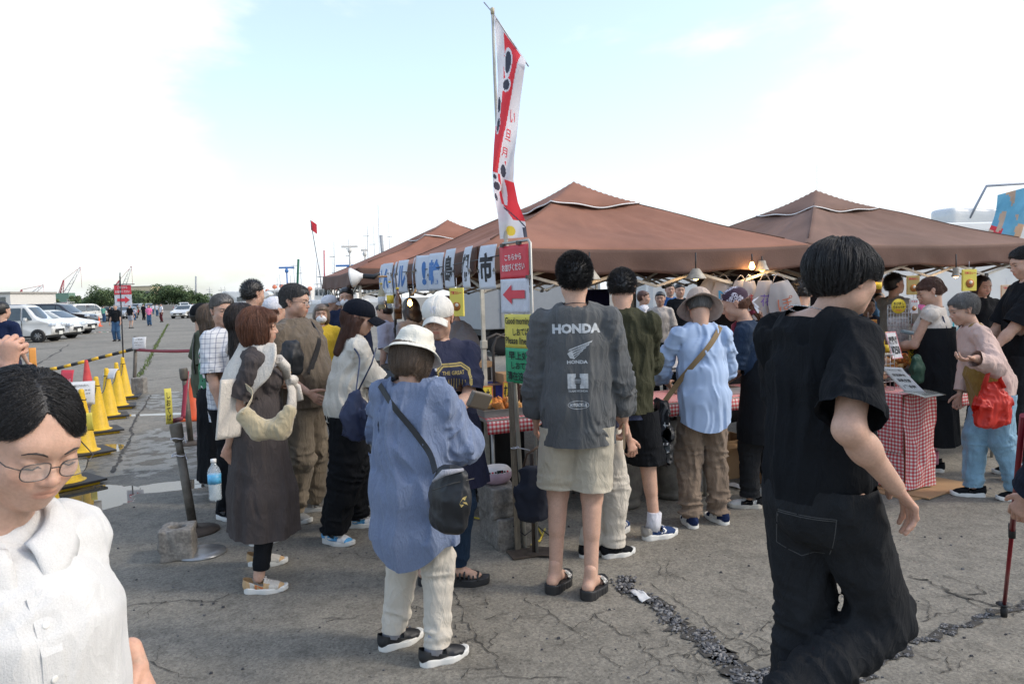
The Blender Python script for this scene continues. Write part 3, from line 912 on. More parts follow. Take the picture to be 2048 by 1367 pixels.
def make_trousers(P,root,name,m,length=1.,r=(.105,.082,.066),hipw=.175,hipd=.125,amp=.006,seed=0.,h=.009,top=.98,cut=None,stack=1.,drop=0.):
 """length 1 = ankle; below 1 in the shin, 0.5 = knee"""
 k,g = P.k,P.g; S = P.B[:,0]
 r = tuple(x*.90 for x in r); hipw *= .88; hipd *= .90
 hip = [(P.pel+np.array([0,0,-.05*k]),P.pel+np.array([0,0,(top - .93)*k]),hipw*k*g,hipd*k*g,hipw*.94*k*g,hipd*.92*k*g,S)]
 legs = []; cuts = []
 for h_,kn,a in ((P.hl,P.kl,P.al),(P.hr,P.kr,P.ar)):
  a = a - np.array([0,0,.02])
  if length <= .5:
   c = h_+(kn - h_)*length*2; L = [cap(h_,c,r[0]*k*g,r[1]*k*g)]; cuts.append((c,unit(unit(kn - h_)+np.array([0,0,-1.])),r[1]*k*g))
  else:
   c = kn+(a - kn)*(length - .5)*2; L = [cap(h_,kn,r[0]*k*g,r[1]*k*g),cap(kn,c,r[1]*k*g,r[2]*k)]; cuts.append((c,unit(unit(a - kn)*.4+np.array([0,0,-1.])),r[2]*k))
  legs.append((L,h_,kn,a))
 fh = union(hip,.02); fl = [union(L[0],.03) for L in legs]
 def f(p):
  d = fh(p)
  e = []
  for i,(L,h_,kn,a) in enumerate(legs):
   q = fl[i](p)
   w = np.clip(1.2 - np.abs(p[:,2] - kn[2])/.18,.15,1)+np.clip(1.4 - np.abs(p[:,2] - a[2] - .06)/.10,0,1)*stack
   q = q+rings(p,kn,a,seed+i*3,amp*.8,30.)*w
   e.append(q)
  l = smin(e[0],e[1],.012)
  d = smin(d,l,.04*k)+folds(p,seed+2,amp*.8,12.,4.)
  return d
 lo,hi = bounds(hip+legs[0][0]+legs[1][0],.02)
 V,Q = mesh_sdf(f,lo,hi,h)
 c = V[:,2] - max(getattr(P,'hemz',P.pel[2]+.1)+.045+(.05 if P.hemz < .75*k else 0),kn_z(P)+.1) if not hasattr(P,'legtop') else V[:,2] - P.legtop
 d0,d1 = fl[0](V),fl[1](V)
 for i,(cc,dr,rr) in enumerate(cuts):
  me_ = (d0 < d1) if i == 0 else (d1 <= d0)
  t = (V - cc) @ dr
  c = np.where(me_ & (np.linalg.norm(V - cc,axis=1) < rr*3+.05),np.maximum(c,t),c)
 V2,F2 = clip_mesh(V,Q,c)
 return obj_from(name,V2,F2,m,root)
def make_skirt(P,root,name,m,secs,hem,amp=.012,nf=14,seed=0.,h=.010,top=None,slit=None):
 """secs: (world height, half width, half depth, dx, dy) from top to hem; gathered folds grow towards the hem"""
 k = P.k; S = P.B[:,0]; o = P.o
 pr = []
 for (z0,a0,b0,x0,y0),(z1,a1,b1,x1,y1) in zip(secs[:-1],secs[1:]):
  pr.append((o+P.B @ np.array([x0,y0,0])+[0,0,z0],o+P.B @ np.array([x1,y1,0])+[0,0,z1],a0,b0,a1,b1,S))
 base = union(pr,.02); zt,zb = secs[0][0],secs[-1][0]
 def f(p):
  d = base(p)
  q = (p - o) @ P.B; a = np.arctan2(q[:,0],q[:,1]); t = np.clip((zt - p[:,2])/(zt - zb),0,1)
  w = vnoise(np.stack([a*2+seed,p[:,2]*1.5,a*0],1))
  pl = np.sin(a*nf+3*w+seed)*.6+np.sin(a*nf*1.7+5*w+seed*2)*.4
  return d - amp*pl*(.15+.85*t)+folds(p,seed,amp*.4,16,2.)
 lo,hi = bounds(pr,.03); lo[2] = hem - .03
 V,Q = mesh_sdf(f,lo,hi,h)
 c = hem - V[:,2]+.02*vnoise(V*3+seed)
 if top is not None: c = np.maximum(c,V[:,2] - top)
 if slit is not None: c = np.maximum(c,slit(V))
 V2,F2 = clip_mesh(V,Q,c)
 return obj_from(name,V2,F2,m,root)
# shoes -------------------------------------------------------------------
_shoe_cache = {}
def shoe_geo(style):
 """foot-local: x to the right, y to the toe, z up; 0.27 m long with the ankle above the origin"""
 if style in _shoe_cache: return _shoe_cache[style]
 sole_h = {'sneaker': .026,'slide': .034,'flat': .014,'sandal': .040,'platform': .048,'wedge': .045}[style]
 outline = lambda z,grow=0.: [(np.array([0,-.062,z]),np.array([.004,.115,z]))]
 fs = lambda p: smin(ell(p*np.array([1,1,.0001]),np.array([0,-.045,0.]),np.array([.002,.06,0.]),.037,.2,.043,.2,X_),ell(p*np.array([1,1,.0001]),np.array([.003,.05,0.]),np.array([-.004,.125,0.]),.047,.2,.034,.2,X_),.02)
 def sole(p):
  rise = .010*np.clip((p[:,1] - .09)/.07,0,1)**2
  tk = sole_h+(.012*np.clip(-p[:,1]/.08,0,1) if style in ('sneaker','slide') else 0)+(.018*np.clip((.02 - p[:,1])/.09,0,1) if style == 'wedge' else 0)
  d = fs(p) - .002
  e = np.maximum(p[:,2] - tk - rise,-(p[:,2] - rise))
  q = np.maximum(d,-1) ; m_ = np.minimum(np.maximum(q,e),0)+np.sqrt(np.maximum(q,0)**2+np.maximum(e,0)**2)
  g = .0012*np.sin(p[:,1]*260) if style == 'slide' else 0
  return m_ - .002+g
 S_ = mesh_sdf(sole,(-.075,-.12,-.01),(.075,.19,.09),.005)
 U_ = None
 if style in ('sneaker','flat','slide'):
  pr = [(np.array([0,-.055,.042]),np.array([.0,.005,.046]),.034,.040,.038,.038,X_),(np.array([0,.0,.043]),np.array([0,.10,.030]),.037,.040,.036,.021,X_),
    (np.array([.002,.07,.029]),np.array([-.003,.128,.026]),.042,.024,.031,.017,X_),cap((0,-.056,.05),(0,-.060,.085),.031,.028)]
  if style == 'slide': pr = [(np.array([.002,.035,.035]),np.array([-.002,.108,.030]),.047,.042,.040,.028,X_)]
  fu = union(pr,.02)
  def up(p): return np.maximum(fu(p)+.0015*vnoise(p*60),.018 - p[:,2])
  V,Q = mesh_sdf(up,(-.07,-.11,.0),(.07,.18,.13),.005)
  if style == 'slide': c = np.maximum(.045 - V[:,1] - .10*V[:,2]*0 - .35*np.abs(V[:,0])*0,V[:,1] - .13)
  else: c = np.where(V[:,1] < .035,V[:,2] - (.072 if style == 'sneaker' else .056) - .35*np.clip(-V[:,1] - .055,-.1,.1),-1)
  U_ = clip_mesh(V,Q,c)
 _shoe_cache[style] = (S_,U_,sole_h)
 return _shoe_cache[style]
_shoe_mesh = {}
def make_shoe(P,root,ankle,yaw,style,mu,ms,scale=1.,pitch=0.,trim=None,laces=None,sock=None,toe_mat=None,z=0.,motif=None,mm=None,side=1,heel_mat=None):
 s = scale*P.k**.7
 key = (style,mu.name,ms.name,trim.name if trim else '',toe_mat.name if toe_mat else '',heel_mat.name if heel_mat else '')
 B = basis(yaw,pitch); A = np.eye(4); A[:3,:3] = B*s; A[:3,3] = [ankle[0],ankle[1],z]
 M = Matrix(A.tolist())
 if key not in _shoe_mesh:
  S_,U_,sh_ = shoe_geo(style)
  so = obj_from('sole',S_[0],S_[1],[ms])
  uo = None
  if U_:
   uo = obj_from('shoe_upper',U_[0],U_[1],[mu,trim or mu,toe_mat or mu,heel_mat or trim or mu])
   V = np.array([tuple(p.center) for p in uo.data.polygons]); mi = np.zeros(len(V),int)
   if trim: mi[(np.abs(V[:,0]) > .030) & (V[:,1] > -.02) & (V[:,1] < .065) & (V[:,2] < .06)] = 1
   if toe_mat: mi[(V[:,1] > .118)] = 2
   if heel_mat or trim: mi[V[:,1] < -.045] = 3
   uo.data.polygons.foreach_set('material_index',mi.tolist())
  _shoe_mesh[key] = (so.data,uo.data if uo else None)
  bpy.data.objects.remove(so)
  if uo: bpy.data.objects.remove(uo)
 so,uo = _shoe_mesh[key]
 sh = bpy.data.objects.new('shoe',uo if uo else so); COL.objects.link(sh); sh.parent = root; sh.matrix_basis = M
 if uo:
  o = bpy.data.objects.new('sole',so); COL.objects.link(o); o.parent = sh
 if laces:
  mb = MB()
  for i in range(5):
   y = .022+i*.015; zz = .083 - i*.0075
   mb.tube([(-.020,y,zz - .008),(-.008,y+.004,zz+.001),(.008,y+.004,zz+.001),(.020,y,zz - .008)],.0024,5)
  for sg in (-1,1): mb.tube([(0,.020,.085),(sg*.014,.012,.096),(sg*.024,.018,.088),(sg*.008,.024,.084),(sg*.02,.04,.078)],.0020,5)
  mb.build('laces',[laces],sh)
 if sock:
  mb = MB(); a = ankle
  top = np.array([a[0],a[1],z+.155*s]); 
  mb.tube([np.array([a[0],a[1],z+.05*s]) - B[:,1]*.02,np.array([a[0],a[1],z+.09*s]) - B[:,1]*.008,top,top+[0,0,.004]],[.044*s,.043*s,.043*s,.038*s],14)
  mb.build('sock',[sock],root)
 if motif:
  for sd in (-1,1):
   mb = MB()
   for kind,arg in motif:
    Mt = Matrix.Translation((0,0,0))
    if kind == 'text': put_text(mb,arg[0],arg[3],arg[4],Matrix.Translation((arg[1],0,arg[2])),0,.02)
    else: mb.add([(x,0,zz) for x,zz in arg],[list(range(len(arg)))])
   v = np.concatenate(mb.v); v[:,0] *= 1
   # local y is along the foot; project from the side
   Ms = np.eye(4); Ms[:3,0] = [0,sd,0] if sd > 0 else [0,-1,0]; Ms[:3,0] = [0,float(sd),0]; Ms[:3,1] = [-float(sd),0,0]; Ms[:3,2] = [0,0,1]; Ms[:3,3] = [0,.02,.045]
   if kind == 'poly' or sd < 0: v[:,0] *= 1
   tmp = bpy.data.objects.new('tmp',uo)
   d = drape(tmp,v,mb.f,Ms,'shoe_emblem',mm,sh,off=.0015,maxl=.012,depth=.12)
   bpy.data.objects.remove(tmp)
 return sh
def foot_prims(a,yaw,s=1.,z=.03):
 """bare foot, toes forward"""
 B = basis(yaw); o = np.array([a[0],a[1],z]); q = lambda x,y,zz: o+B @ (np.array([x,y,zz])*s)
 p = [cap(q(0,-.045,.028),q(0,.0,.05),.030*s,.036*s),cap(q(0,-.01,.05),q(0,-.006,.10),.034*s,.030*s),cap(q(0,.0,.045),q(.0,.085,.018),.033*s,.026*s),cap(q(-.018,.07,.016),q(.018,.078,.016),.020*s)]
 for i in range(5):
  x = -.030+.015*i
  p.append(cap(q(x,.09,.014),q(x,.122 - .006*abs(i - 1),.012),.0088*s))
 return p
def strap_path(P,a,b,front=True,body=None,off=.006,n=22,width=.03,m=None,parent=None,name='bag_strap',th=.003,targets=(),wob=0.):
 """a webbing strap from a to b hugging the body surface: points are pushed out to the garments"""
 a,b = np.asarray(a,float),np.asarray(b,float)
 bvs = [BVHTree.FromPolygons([tuple(x.co) for x in t.data.vertices],[tuple(p.vertices) for p in t.data.polygons]) for t in targets]
 pts = []; nor = []
 for i in range(n+1):
  t = i/n; p = a+(b - a)*t
  d = unit(P.F*(1 if front else -1)+(P.R*np.dot(unit(p - P.pel),P.R)*.35))
  best = p; bl = 9.
  for bv in bvs:
   h_ = bv.ray_cast(Vector(p+d*.5),Vector(-d),.62)
   if h_[0] is not None and h_[3] < bl: bl = h_[3]; best = np.array(h_[0])+d*off
  pts.append(best); nor.append(d)
 for _ in range(12):
  q = [pts[0]]+[(pts[i - 1]+2*pts[i]+pts[i+1])/4 for i in range(1,n)]+[pts[-1]]
  pts = [np.maximum(0,1)*x for x in q]
 vs = []; fs = []
 for i,p in enumerate(pts):
  tdir = unit(pts[min(i+1,n)] - pts[max(i - 1,0)]); w_ = unit(np.cross(tdir,nor[i])); nn = unit(np.cross(w_,tdir))
  for sx_,sy_ in ((-1,0),(1,0),(1,1),(-1,1)): vs.append(p+w_*width/2*sx_+nn*th*sy_)
 for i in range(n):
  for j in range(4):
   j2 = (j+1) % 4; fs.append((i*4+j,i*4+j2,i*4+4+j2,i*4+4+j))
 fs += [(0,1,2,3),(n*4+3,n*4+2,n*4+1,n*4)]
 mb = MB(); mb.add(vs,fs); 
 return mb.build(name,[m],parent)
def soft_bag(name,c,S,F,U,w,d,hh,m,parent=None,seed=0.,amp=.006,h=.008,top=.8,bottom=1.,droop=0.):
 """a filled cloth bag: c top centre"""
 c = np.asarray(c,float)
 pr = [(c,c - U*hh*.5,w*top,d*.6,w,d,S),(c - U*hh*.5,c - U*hh,w,d,w*bottom,d*.9,S)]
 f0 = union(pr,.03)
 def f(p): return f0(p)+folds(p,seed,amp,18,9)
 lo,hi = bounds(pr,.02); V,Q = mesh_sdf(f,lo,hi,h)
 return obj_from(name,V,Q,m,parent)
def person(P,label,group=None,skin=None,hair='spiky',hairm='black',vol=1.,hh=.0046,bh=.0105,strands=0,lids=0.,jaw=1.,nose=1.,lh=None,rh=None,face=True,
   seed=0,tint=1.,hand_h=.0045,bun=False,hat=0,limbs=True,brow=1.,lipc=(1.0,.68,.66),feet=None,smile=0.,srad=.00045):
 """the bare figure (one mesh) and its hair; clothes are added by the caller"""
 root = empty('person',P.o,0,label,'person',group)
 inv = -P.o
 V,Q,t = head_mesh(P,hh,lids,jaw,nose,smile,lipc=lipc); Vs = [V]; Qs = [list(q) for q in Q]; ts = [t]; n = len(V)
 if limbs:
  pr = body_prims(P); f = union(pr,.025); lo,hi = bounds(pr,.02)
  V,Q = mesh_sdf(lambda p: f(p)+.0008,lo,hi,bh); Vs.append(V); Qs += [[int(i)+n for i in q] for q in Q]; n += len(V); ts.append(np.ones((len(V),3)))
 for w,e,hp_,sd in ((P.wl,P.el,lh,1),(P.wr,P.er,rh,-1)):
  if hp_ is False: continue
  hp_ = hp_ or {}
  d = unit(w - e) if hp_.get('d') is None else unit(hp_['d'])
  nn = np.asarray(hp_.get('n',P.R*sd),float); ss = np.asarray(hp_.get('s',P.F),float)
  hp2 = hand_prims(w,d,nn,ss,P.k**.8*.97*hp_.get('sc',1.),hp_.get('curl',.35),hp_.get('thumb',.5))
  fh_ = union(hp2,.005); lo,hi = bounds(hp2,.01)
  V,Q = mesh_sdf(fh_,lo,hi,hand_h); Vs.append(V); Qs += [[int(i)+n for i in q] for q in Q]; n += len(V)
  tt = np.ones((len(V),3)); tt[:,1] *= .93; tt[:,2] *= .91; ts.append(tt)
 if feet:
  for a,y in ((P.al,P.ltoe),(P.ar,P.rtoe)):
   fp = foot_prims(a,y,P.k,feet); ff_ = union(fp,.008); lo,hi = bounds(fp,.01)
   V,Q = mesh_sdf(ff_,lo,hi,.0055); Vs.append(V); Qs += [[int(i)+n for i in q] for q in Q]; n += len(V); ts.append(np.ones((len(V),3)))
 T = np.concatenate(ts)*tint
 body = obj_from('body',np.concatenate(Vs),Qs,skin or SKIN,None,T)
 P.root = root; P.body = body
 body.parent = root
 if face: face_bits(P,body,HAIR[hairm if hairm not in ('red','brown','ash') else 'dark'],lids,brow,True,nose,jaw)
 if hair: P.hair = make_hair(P,root,hair,HAIR[hairm],vol,hh*1.15,strands,seed,bun,hat,srad=srad)
 return root
def done(P):
 """children were built in world space; the Empty stands at the feet"""
 T_ = Matrix.Translation(-Vector(P.o))
 for o in P.root.children: o.matrix_basis = T_ @ o.matrix_basis
 return P
# ------------------------------------------------------------------ ground
def ground_mat():
 m = bpy.data.materials.new('worn_asphalt'); m.use_nodes = True; t = m.node_tree; L = t.links.new; b = t.nodes['Principled BSDF']
 co = N(t,'ShaderNodeTexCoord'); S = co.outputs['Object']
 def noise(sc_,det=5,ro=.6,src=S): 
  n = N(t,'ShaderNodeTexNoise',inputs={'Scale': sc_,'Detail': float(det),'Roughness': ro}); L(src,n.inputs['Vector']); return n.outputs[0]
 def rng_(x,a,b_,c,d): 
  n = N(t,'ShaderNodeMapRange',inputs={'From Min': a,'From Max': b_,'To Min': c,'To Max': d}); L(x,n.inputs['Value']); return n.outputs[0]
 def math_(op,x,y=0.):
  n = N(t,'ShaderNodeMath',operation=op)
  for i,v in enumerate((x,y)):
   if isinstance(v,(int,float)): n.inputs[i].default_value = v
   else: L(v,n.inputs[i])
  return n.outputs[0]
 big = rng_(noise(.35,6),.35,.65,.84,1.12); mid = rng_(noise(3.2,8,.7),.3,.7,.86,1.14)
 vo = N(t,'ShaderNodeTexVoronoi',inputs={'Scale': 95.}); L(S,vo.inputs['Vector'])
 stone = rng_(vo.outputs['Color'],.1,.9,.74,1.26)
 sp = N(t,'ShaderNodeTexVoronoi',inputs={'Scale': 34.,'Randomness': 1.}); L(S,sp.inputs['Vector'])
 speck = rng_(sp.outputs['Distance'],.10,.22,.62,1.)
 fine = rng_(noise(260,2),.3,.7,.70,1.30)
 dark = rng_(noise(7.5,9,.78),.36,.52,.66,1.)
 k = math_('MULTIPLY',math_('MULTIPLY',math_('MULTIPLY',big,mid),math_('MULTIPLY',stone,fine)),math_('MULTIPLY',speck,dark))
 # standing water, damp, and crowd and tent shade painted as soft-edged dark patches
 sx = N(t,'ShaderNodeSeparateXYZ'); L(S,sx.inputs[0])
 def spot(cx,cy,rx,ry,rot=0.):
  dx = math_('SUBTRACT',sx.outputs[0],cx); dy = math_('SUBTRACT',sx.outputs[1],cy)
  c,s_ = math.cos(rot),math.sin(rot)
  u = math_('ADD',math_('MULTIPLY',dx,c),math_('MULTIPLY',dy,s_)); v = math_('SUBTRACT',math_('MULTIPLY',dy,c),math_('MULTIPLY',dx,s_))
  q = math_('ADD',math_('POWER',math_('ABSOLUTE',math_('DIVIDE',u,rx)),2.),math_('POWER',math_('ABSOLUTE',math_('DIVIDE',v,ry)),2.))
  return math_('SUBTRACT',1.,q)
 nz = noise(1.7,5,.6); nz2 = noise(4.5,6,.62)
 w = None
 for a in WATER:
  e = spot(*a); w = e if w is None else math_('MAXIMUM',w,e)
 wn = math_('ADD',w,rng_(nz,.3,.7,-.45,.45))
 water = rng_(wn,.12,.20,0.,1.)
 d_ = None
 for a in DAMP_SHADE:
  e = spot(*a); d_ = e if d_ is None else math_('MAXIMUM',d_,e)
 dn = math_('ADD',math_('MINIMUM',d_,.55),rng_(nz2,.35,.65,-.75,.75))
 damp = rng_(dn,.25,.55,0.,1.)
 wet_shade = math_('SUBTRACT',1.,math_('MAXIMUM',rng_(math_('MINIMUM',d_,.6),0.,.4,0.,.38),math_('MULTIPLY',water,.62)))
 k = math_('MULTIPLY',k,wet_shade)
 mu = N(t,'ShaderNodeVectorMath',operation='SCALE'); mu.inputs[0].default_value = (.212,.193,.158); L(k,mu.inputs['Scale']); L(mu.outputs[0],b.inputs['Base Color'])
 ro = math_('SUBTRACT',.88,math_('MULTIPLY',water,.855)); ro = math_('SUBTRACT',ro,math_('MULTIPLY',math_('MULTIPLY',damp,math_('SUBTRACT',1.,water)),.52))
 L(ro,b.inputs['Roughness'])
 h = math_('ADD',math_('MULTIPLY',noise(60,5,.8),1.),math_('MULTIPLY',sp.outputs['Distance'],.6))
 bu = N(t,'ShaderNodeBump',inputs={'Distance': .006}); L(math_('MULTIPLY',math_('SUBTRACT',1.,water),.75),bu.inputs['Strength']); L(h,bu.inputs['Height']); L(bu.outputs[0],b.inputs['Normal'])
 return m
def _w(px,py,rx,ry,rot=0.):
 g = G(px,py); return (float(g[0]),float(g[1]),rx,ry,rot)
WATER = [_w(300,978,.95,.12,.16),_w(180,992,.35,.42,0.),_w(320,828,1.7,.11,.02),_w(165,905,.4,.5,.1),_w(120,1010,.5,.6,0),_w(200,664,2.2,.35,0),_w(400,962,.5,.10,.25)]
DAMP_SHADE = [_w(290,900,1.3,1.6,0),_w(330,800,1.7,1.2,0),_w(620,960,.9,.9,0),_w(100,662,6,1.0,0),_w(960,1000,.5,.6)]  # tent and crowd shade is painted in here alongside the damp
mb = MB()
def gfn(u,v):
 x = (u - .5)*2; y = v
 return (np.sign(x)*abs(x)**3*1400,-30+y**4*2600+y*4,0)
mb.sheet(gfn,40,60)
mb.build('ground',[ground_mat()],label='worn grey asphalt yard with damp patches, puddles and painted shade',kind='structure')
CRACK = mat('crack_dirt_shade',(.055,.050,.043),rough=.95,var=.4,vs=30,bump=.6,bs=200)  # dark colour also paints recess shade into the flat crack strips
def crack_strip(mb,pts,w,z=.004,jit=.02,seed=0,sub=14,taper=True):
 rs = np.random.RandomState(seed); P_ = []
 for a,b in zip(pts[:-1],pts[1:]):
  for i in range(sub): P_.append(a+(b - a)*i/sub)
 P_.append(pts[-1]); P_ = np.array(P_); n = len(P_)
 j = np.zeros((n,2)); a = rs.randn(n,2)*jit
 for i in range(1,n): j[i] = j[i - 1]*.75+a[i]
 P_ = P_[:,:2]+j
 vs = []
 for i in range(n):
  d = unit(np.append(P_[min(i+1,n - 1)] - P_[max(i - 1,0)],0)); q = np.array([-d[1],d[0]])
  ww = w*(.35+1.3*rs.rand())*(min(1,(n - 1 - i)/(n*.3)+.1) if taper else 1)
  vs.append((*(P_[i]+q*ww/2),z)); vs.append((*(P_[i] - q*ww/2*(.4+rs.rand())),z))
 fs = [(2*i,2*i+1,2*i+3,2*i+2) for i in range(n - 1)]
 mb.add(vs,fs); return P_
mbc = MB(); rs = np.random.RandomState(3)
def gp(*l): return [G(x,y) for x,y in l]
def branchy(pts,w,seed,nb=4,bl=.3,jit=.012,taper=True):
 P_ = crack_strip(mbc,pts,w*.7,.004,jit,seed,taper=taper)
 r = np.random.RandomState(seed+50)
 for i in range((nb+1) // 2):
  k = r.randint(0,len(P_) - 1); a = np.append(P_[k],0); an = r.rand()*2*PI
  b_ = a+np.array([math.cos(an),math.sin(an),0])*bl*(.3+r.rand()); m_ = (a+b_)/2+r.randn(3)*.04*np.array([1,1,0])
  Q_ = crack_strip(mbc,[a,m_,b_],w*.38,.0045,.006,seed*9+i,7)
  if r.rand() < .6:
   a = np.append(Q_[len(Q_) // 2],0); an += 1.2; b2 = a+np.array([math.cos(an),math.sin(an),0])*bl*.4
   crack_strip(mbc,[a,b2],w*.4,.0048,.005,seed*11+i,7)
branchy(gp((893,1168),(925,1225),(960,1290),(1010,1356)),.009,1,9,.25)
branchy(gp((1055,1195),(1130,1240),(1180,1290)),.006,2,6,.2)
branchy(gp((1300,1165),(1400,1230),(1500,1290),(1590,1325)),.006,3,14,.22)
branchy(gp((1190,1225),(1260,1280),(1330,1330),(1400,1366)),.006,4,14,.22)
branchy(gp((1330,1120),(1350,1150),(1400,1175)),.005,5,3,.15)
branchy(gp((1818,1150),(1880,1175),(1950,1203),(2030,1222)),.016,6,14,.2)
branchy(gp((1740,1290),(1800,1262),(1860,1235),(1950,1205)),.008,7,14,.2)
branchy(gp((1380,1310),(1440,1340),(1560,1300),(1640,1290)),.007,8,20,.2)
branchy(gp((1500,1345),(1600,1330),(1700,1335)),.008,18,18,.16)
branchy(gp((238,1214),(320,1205),(430,1200),(500,1180)),.008,9,4,.2)
branchy(gp((690,1100),(740,1120),(790,1105)),.005,10,2,.15)
branchy(gp((0,1280),(250,1310),(420,1366)),.006,11,3,.3)
branchy(gp((820,1210),(870,1225),(940,1240)),.005,12,3,.2)
for k_ in range(24):
 a = G(560+rs.rand()*1480,1130+rs.rand()*240); an = rs.rand()*3.1
 L_ = .12+rs.rand()*.35; crack_strip(mbc,[a,a+np.array([math.cos(an),math.sin(an),0])*L_],.0035,.004,.012,100+k_,10)
# construction joints across the yard
for pts,w in [(gp((30,722),(220,716),(420,700),(640,690)),.05),(gp((60,700),(190,688)),.07),(gp((150,668),(330,662),(460,655)),.08),(gp((200,645),(420,636)),.10),(gp((140,688),(60,735)),.05),
    (gp((276,760),(306,700),(337,648)),.05),(gp((285,762),(400,748),(520,742)),.03),(gp((225,945),(255,890),(272,838),(300,790)),.03),(gp((1130,1366),(2048,1000)),.0)]:
 if w: crack_strip(mbc,pts,w,.004,.03 if w > .04 else .01,int(w*1000),20,False)
mbc.build('ground_cracks',[CRACK],kind='structure',label='cracks and joints in the asphalt')
# gravel filled trench and joint
GRAV = [mat('gravel_a',(.12,.12,.125),rough=.9,var=.3,vs=20,bump=.5,bs=90),mat('gravel_b',(.22,.21,.20),rough=.9,var=.3,vs=20,bump=.5,bs=90),mat('gravel_c',(.055,.055,.06),rough=.9,var=.3,vs=20)]
def gravel(name,pts,w,n,smin_,smax,seed,label):
 mbt = MB(); P_ = crack_strip(mbt,pts,w*1.5,.0052,.02,seed,16,False)
 mbt.build('trench_bed',[CRACK],kind='structure',label='dark dirt bed of a broken joint')
 r = np.random.RandomState(seed); mb = MB()
 ico = [(0,0,1),(.89,0,.45),(.28,.85,.45),(-.72,.53,.45),(-.72,-.53,.45),(.28,-.85,.45),(.72,.53,-.45),(-.28,.85,-.45),(-.89,0,-.45),(-.28,-.85,-.45),(.72,-.53,-.45),(0,0,-1)]
 fc = [(0,1,2),(0,2,3),(0,3,4),(0,4,5),(0,5,1),(1,6,2),(2,7,3),(3,8,4),(4,9,5),(5,10,1),(6,7,2),(7,8,3),(8,9,4),(9,10,5),(10,6,1),(11,7,6),(11,8,7),(11,9,8),(11,10,9),(11,6,10)]
 for i in range(n):
  k = r.randint(len(P_)); c = P_[k]+r.randn(2)*w*.34; s = smin_+(smax - smin_)*r.rand()**2.5
  v = np.array(ico)*s*(1+.35*r.randn(12,1)*.5)*[1,.8,.55]
  A = r.rand()*6; ca,sa = math.cos(A),math.sin(A); v = v @ np.array([[ca,sa,0],[-sa,ca,0],[0,0,1]])+[c[0],c[1],.004+s*.25]
  mb.add(v,fc,None,r.choice([0,1,2],p=[.5,.3,.2]))
 mb.build(name,GRAV,kind='stuff',label=label)
gravel('gravel',gp((1236,1158),(1290,1195),(1345,1240),(1420,1295),(1500,1345),(1560,1385)),.062,1900,.002,.012,5,'loose grey gravel in the broken trench in front of the sandals')
gravel('gravel',gp((1690,1366),(1760,1322),(1850,1280),(1950,1242),(2060,1196)),.022,1200,.002,.0075,6,'grey gravel filling the straight joint on the right')
# grass in the joint
mb = MB(); A_,B_ = G(274,765),G(336,648)
GRASS = mat('joint_grass',(.09,.13,.03),rough=.9,var=.3)
for i in range(900):
 t_ = rs.rand()**1.0; p = A_+(B_ - A_)*t_+np.array([rs.randn()*.035,0,0]); h_ = .03+.06*rs.rand(); a = rs.rand()*3; w_ = .014
 mb.add([p+[-w_*math.cos(a),-w_*math.sin(a),0],p+[w_*math.cos(a),w_*math.sin(a),0],p+[rs.randn()*.02,rs.randn()*.02,h_]],[(0,1,2)])
mb.build('grass',[GRASS],kind='stuff',label='thin line of grass growing in the yard joint')
# scattered grit
mb = MB()
for i in range(420):
 p = G(rs.rand()*2048,900+rs.rand()*460); s = .002+.007*rs.rand()**3
 mb.box((p[0],p[1],s*.5+.001),(s*2,s*1.5,s),None,int(rs.randint(2)),taper=.6)
mb.build('gravel',[GRAV[2],GRAV[0]],kind='stuff',label='grit scattered over the asphalt')
# ------------------------------------------------------------------ tents
E1 = np.array([math.cos(R(21)),math.sin(R(21)),0.]); E2 = np.array([-math.sin(R(21)),math.cos(R(21)),0.]); EZ = np.array([0,0,1.])
TA = R(21)
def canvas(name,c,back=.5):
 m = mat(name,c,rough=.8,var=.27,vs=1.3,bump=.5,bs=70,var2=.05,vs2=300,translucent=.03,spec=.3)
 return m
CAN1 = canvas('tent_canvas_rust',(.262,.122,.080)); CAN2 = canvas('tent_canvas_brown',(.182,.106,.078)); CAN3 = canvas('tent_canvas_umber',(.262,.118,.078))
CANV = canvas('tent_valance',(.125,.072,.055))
PIPE_W = mat('white_piping',(.75,.74,.72),rough=.7)
STEEL = mat('cream_steel',(.46,.43,.36),rough=.55,var=.35,vs=9,bump=.2,bs=40)
DSTEEL = mat('dark_steel',(.06,.055,.05),rough=.5,var=.3,metal=.3)
STEELM = mat('brushed_steel',(.42,.42,.42),rough=.35,metal=.85,var=.12,vs=5,streak=(3,3,40))
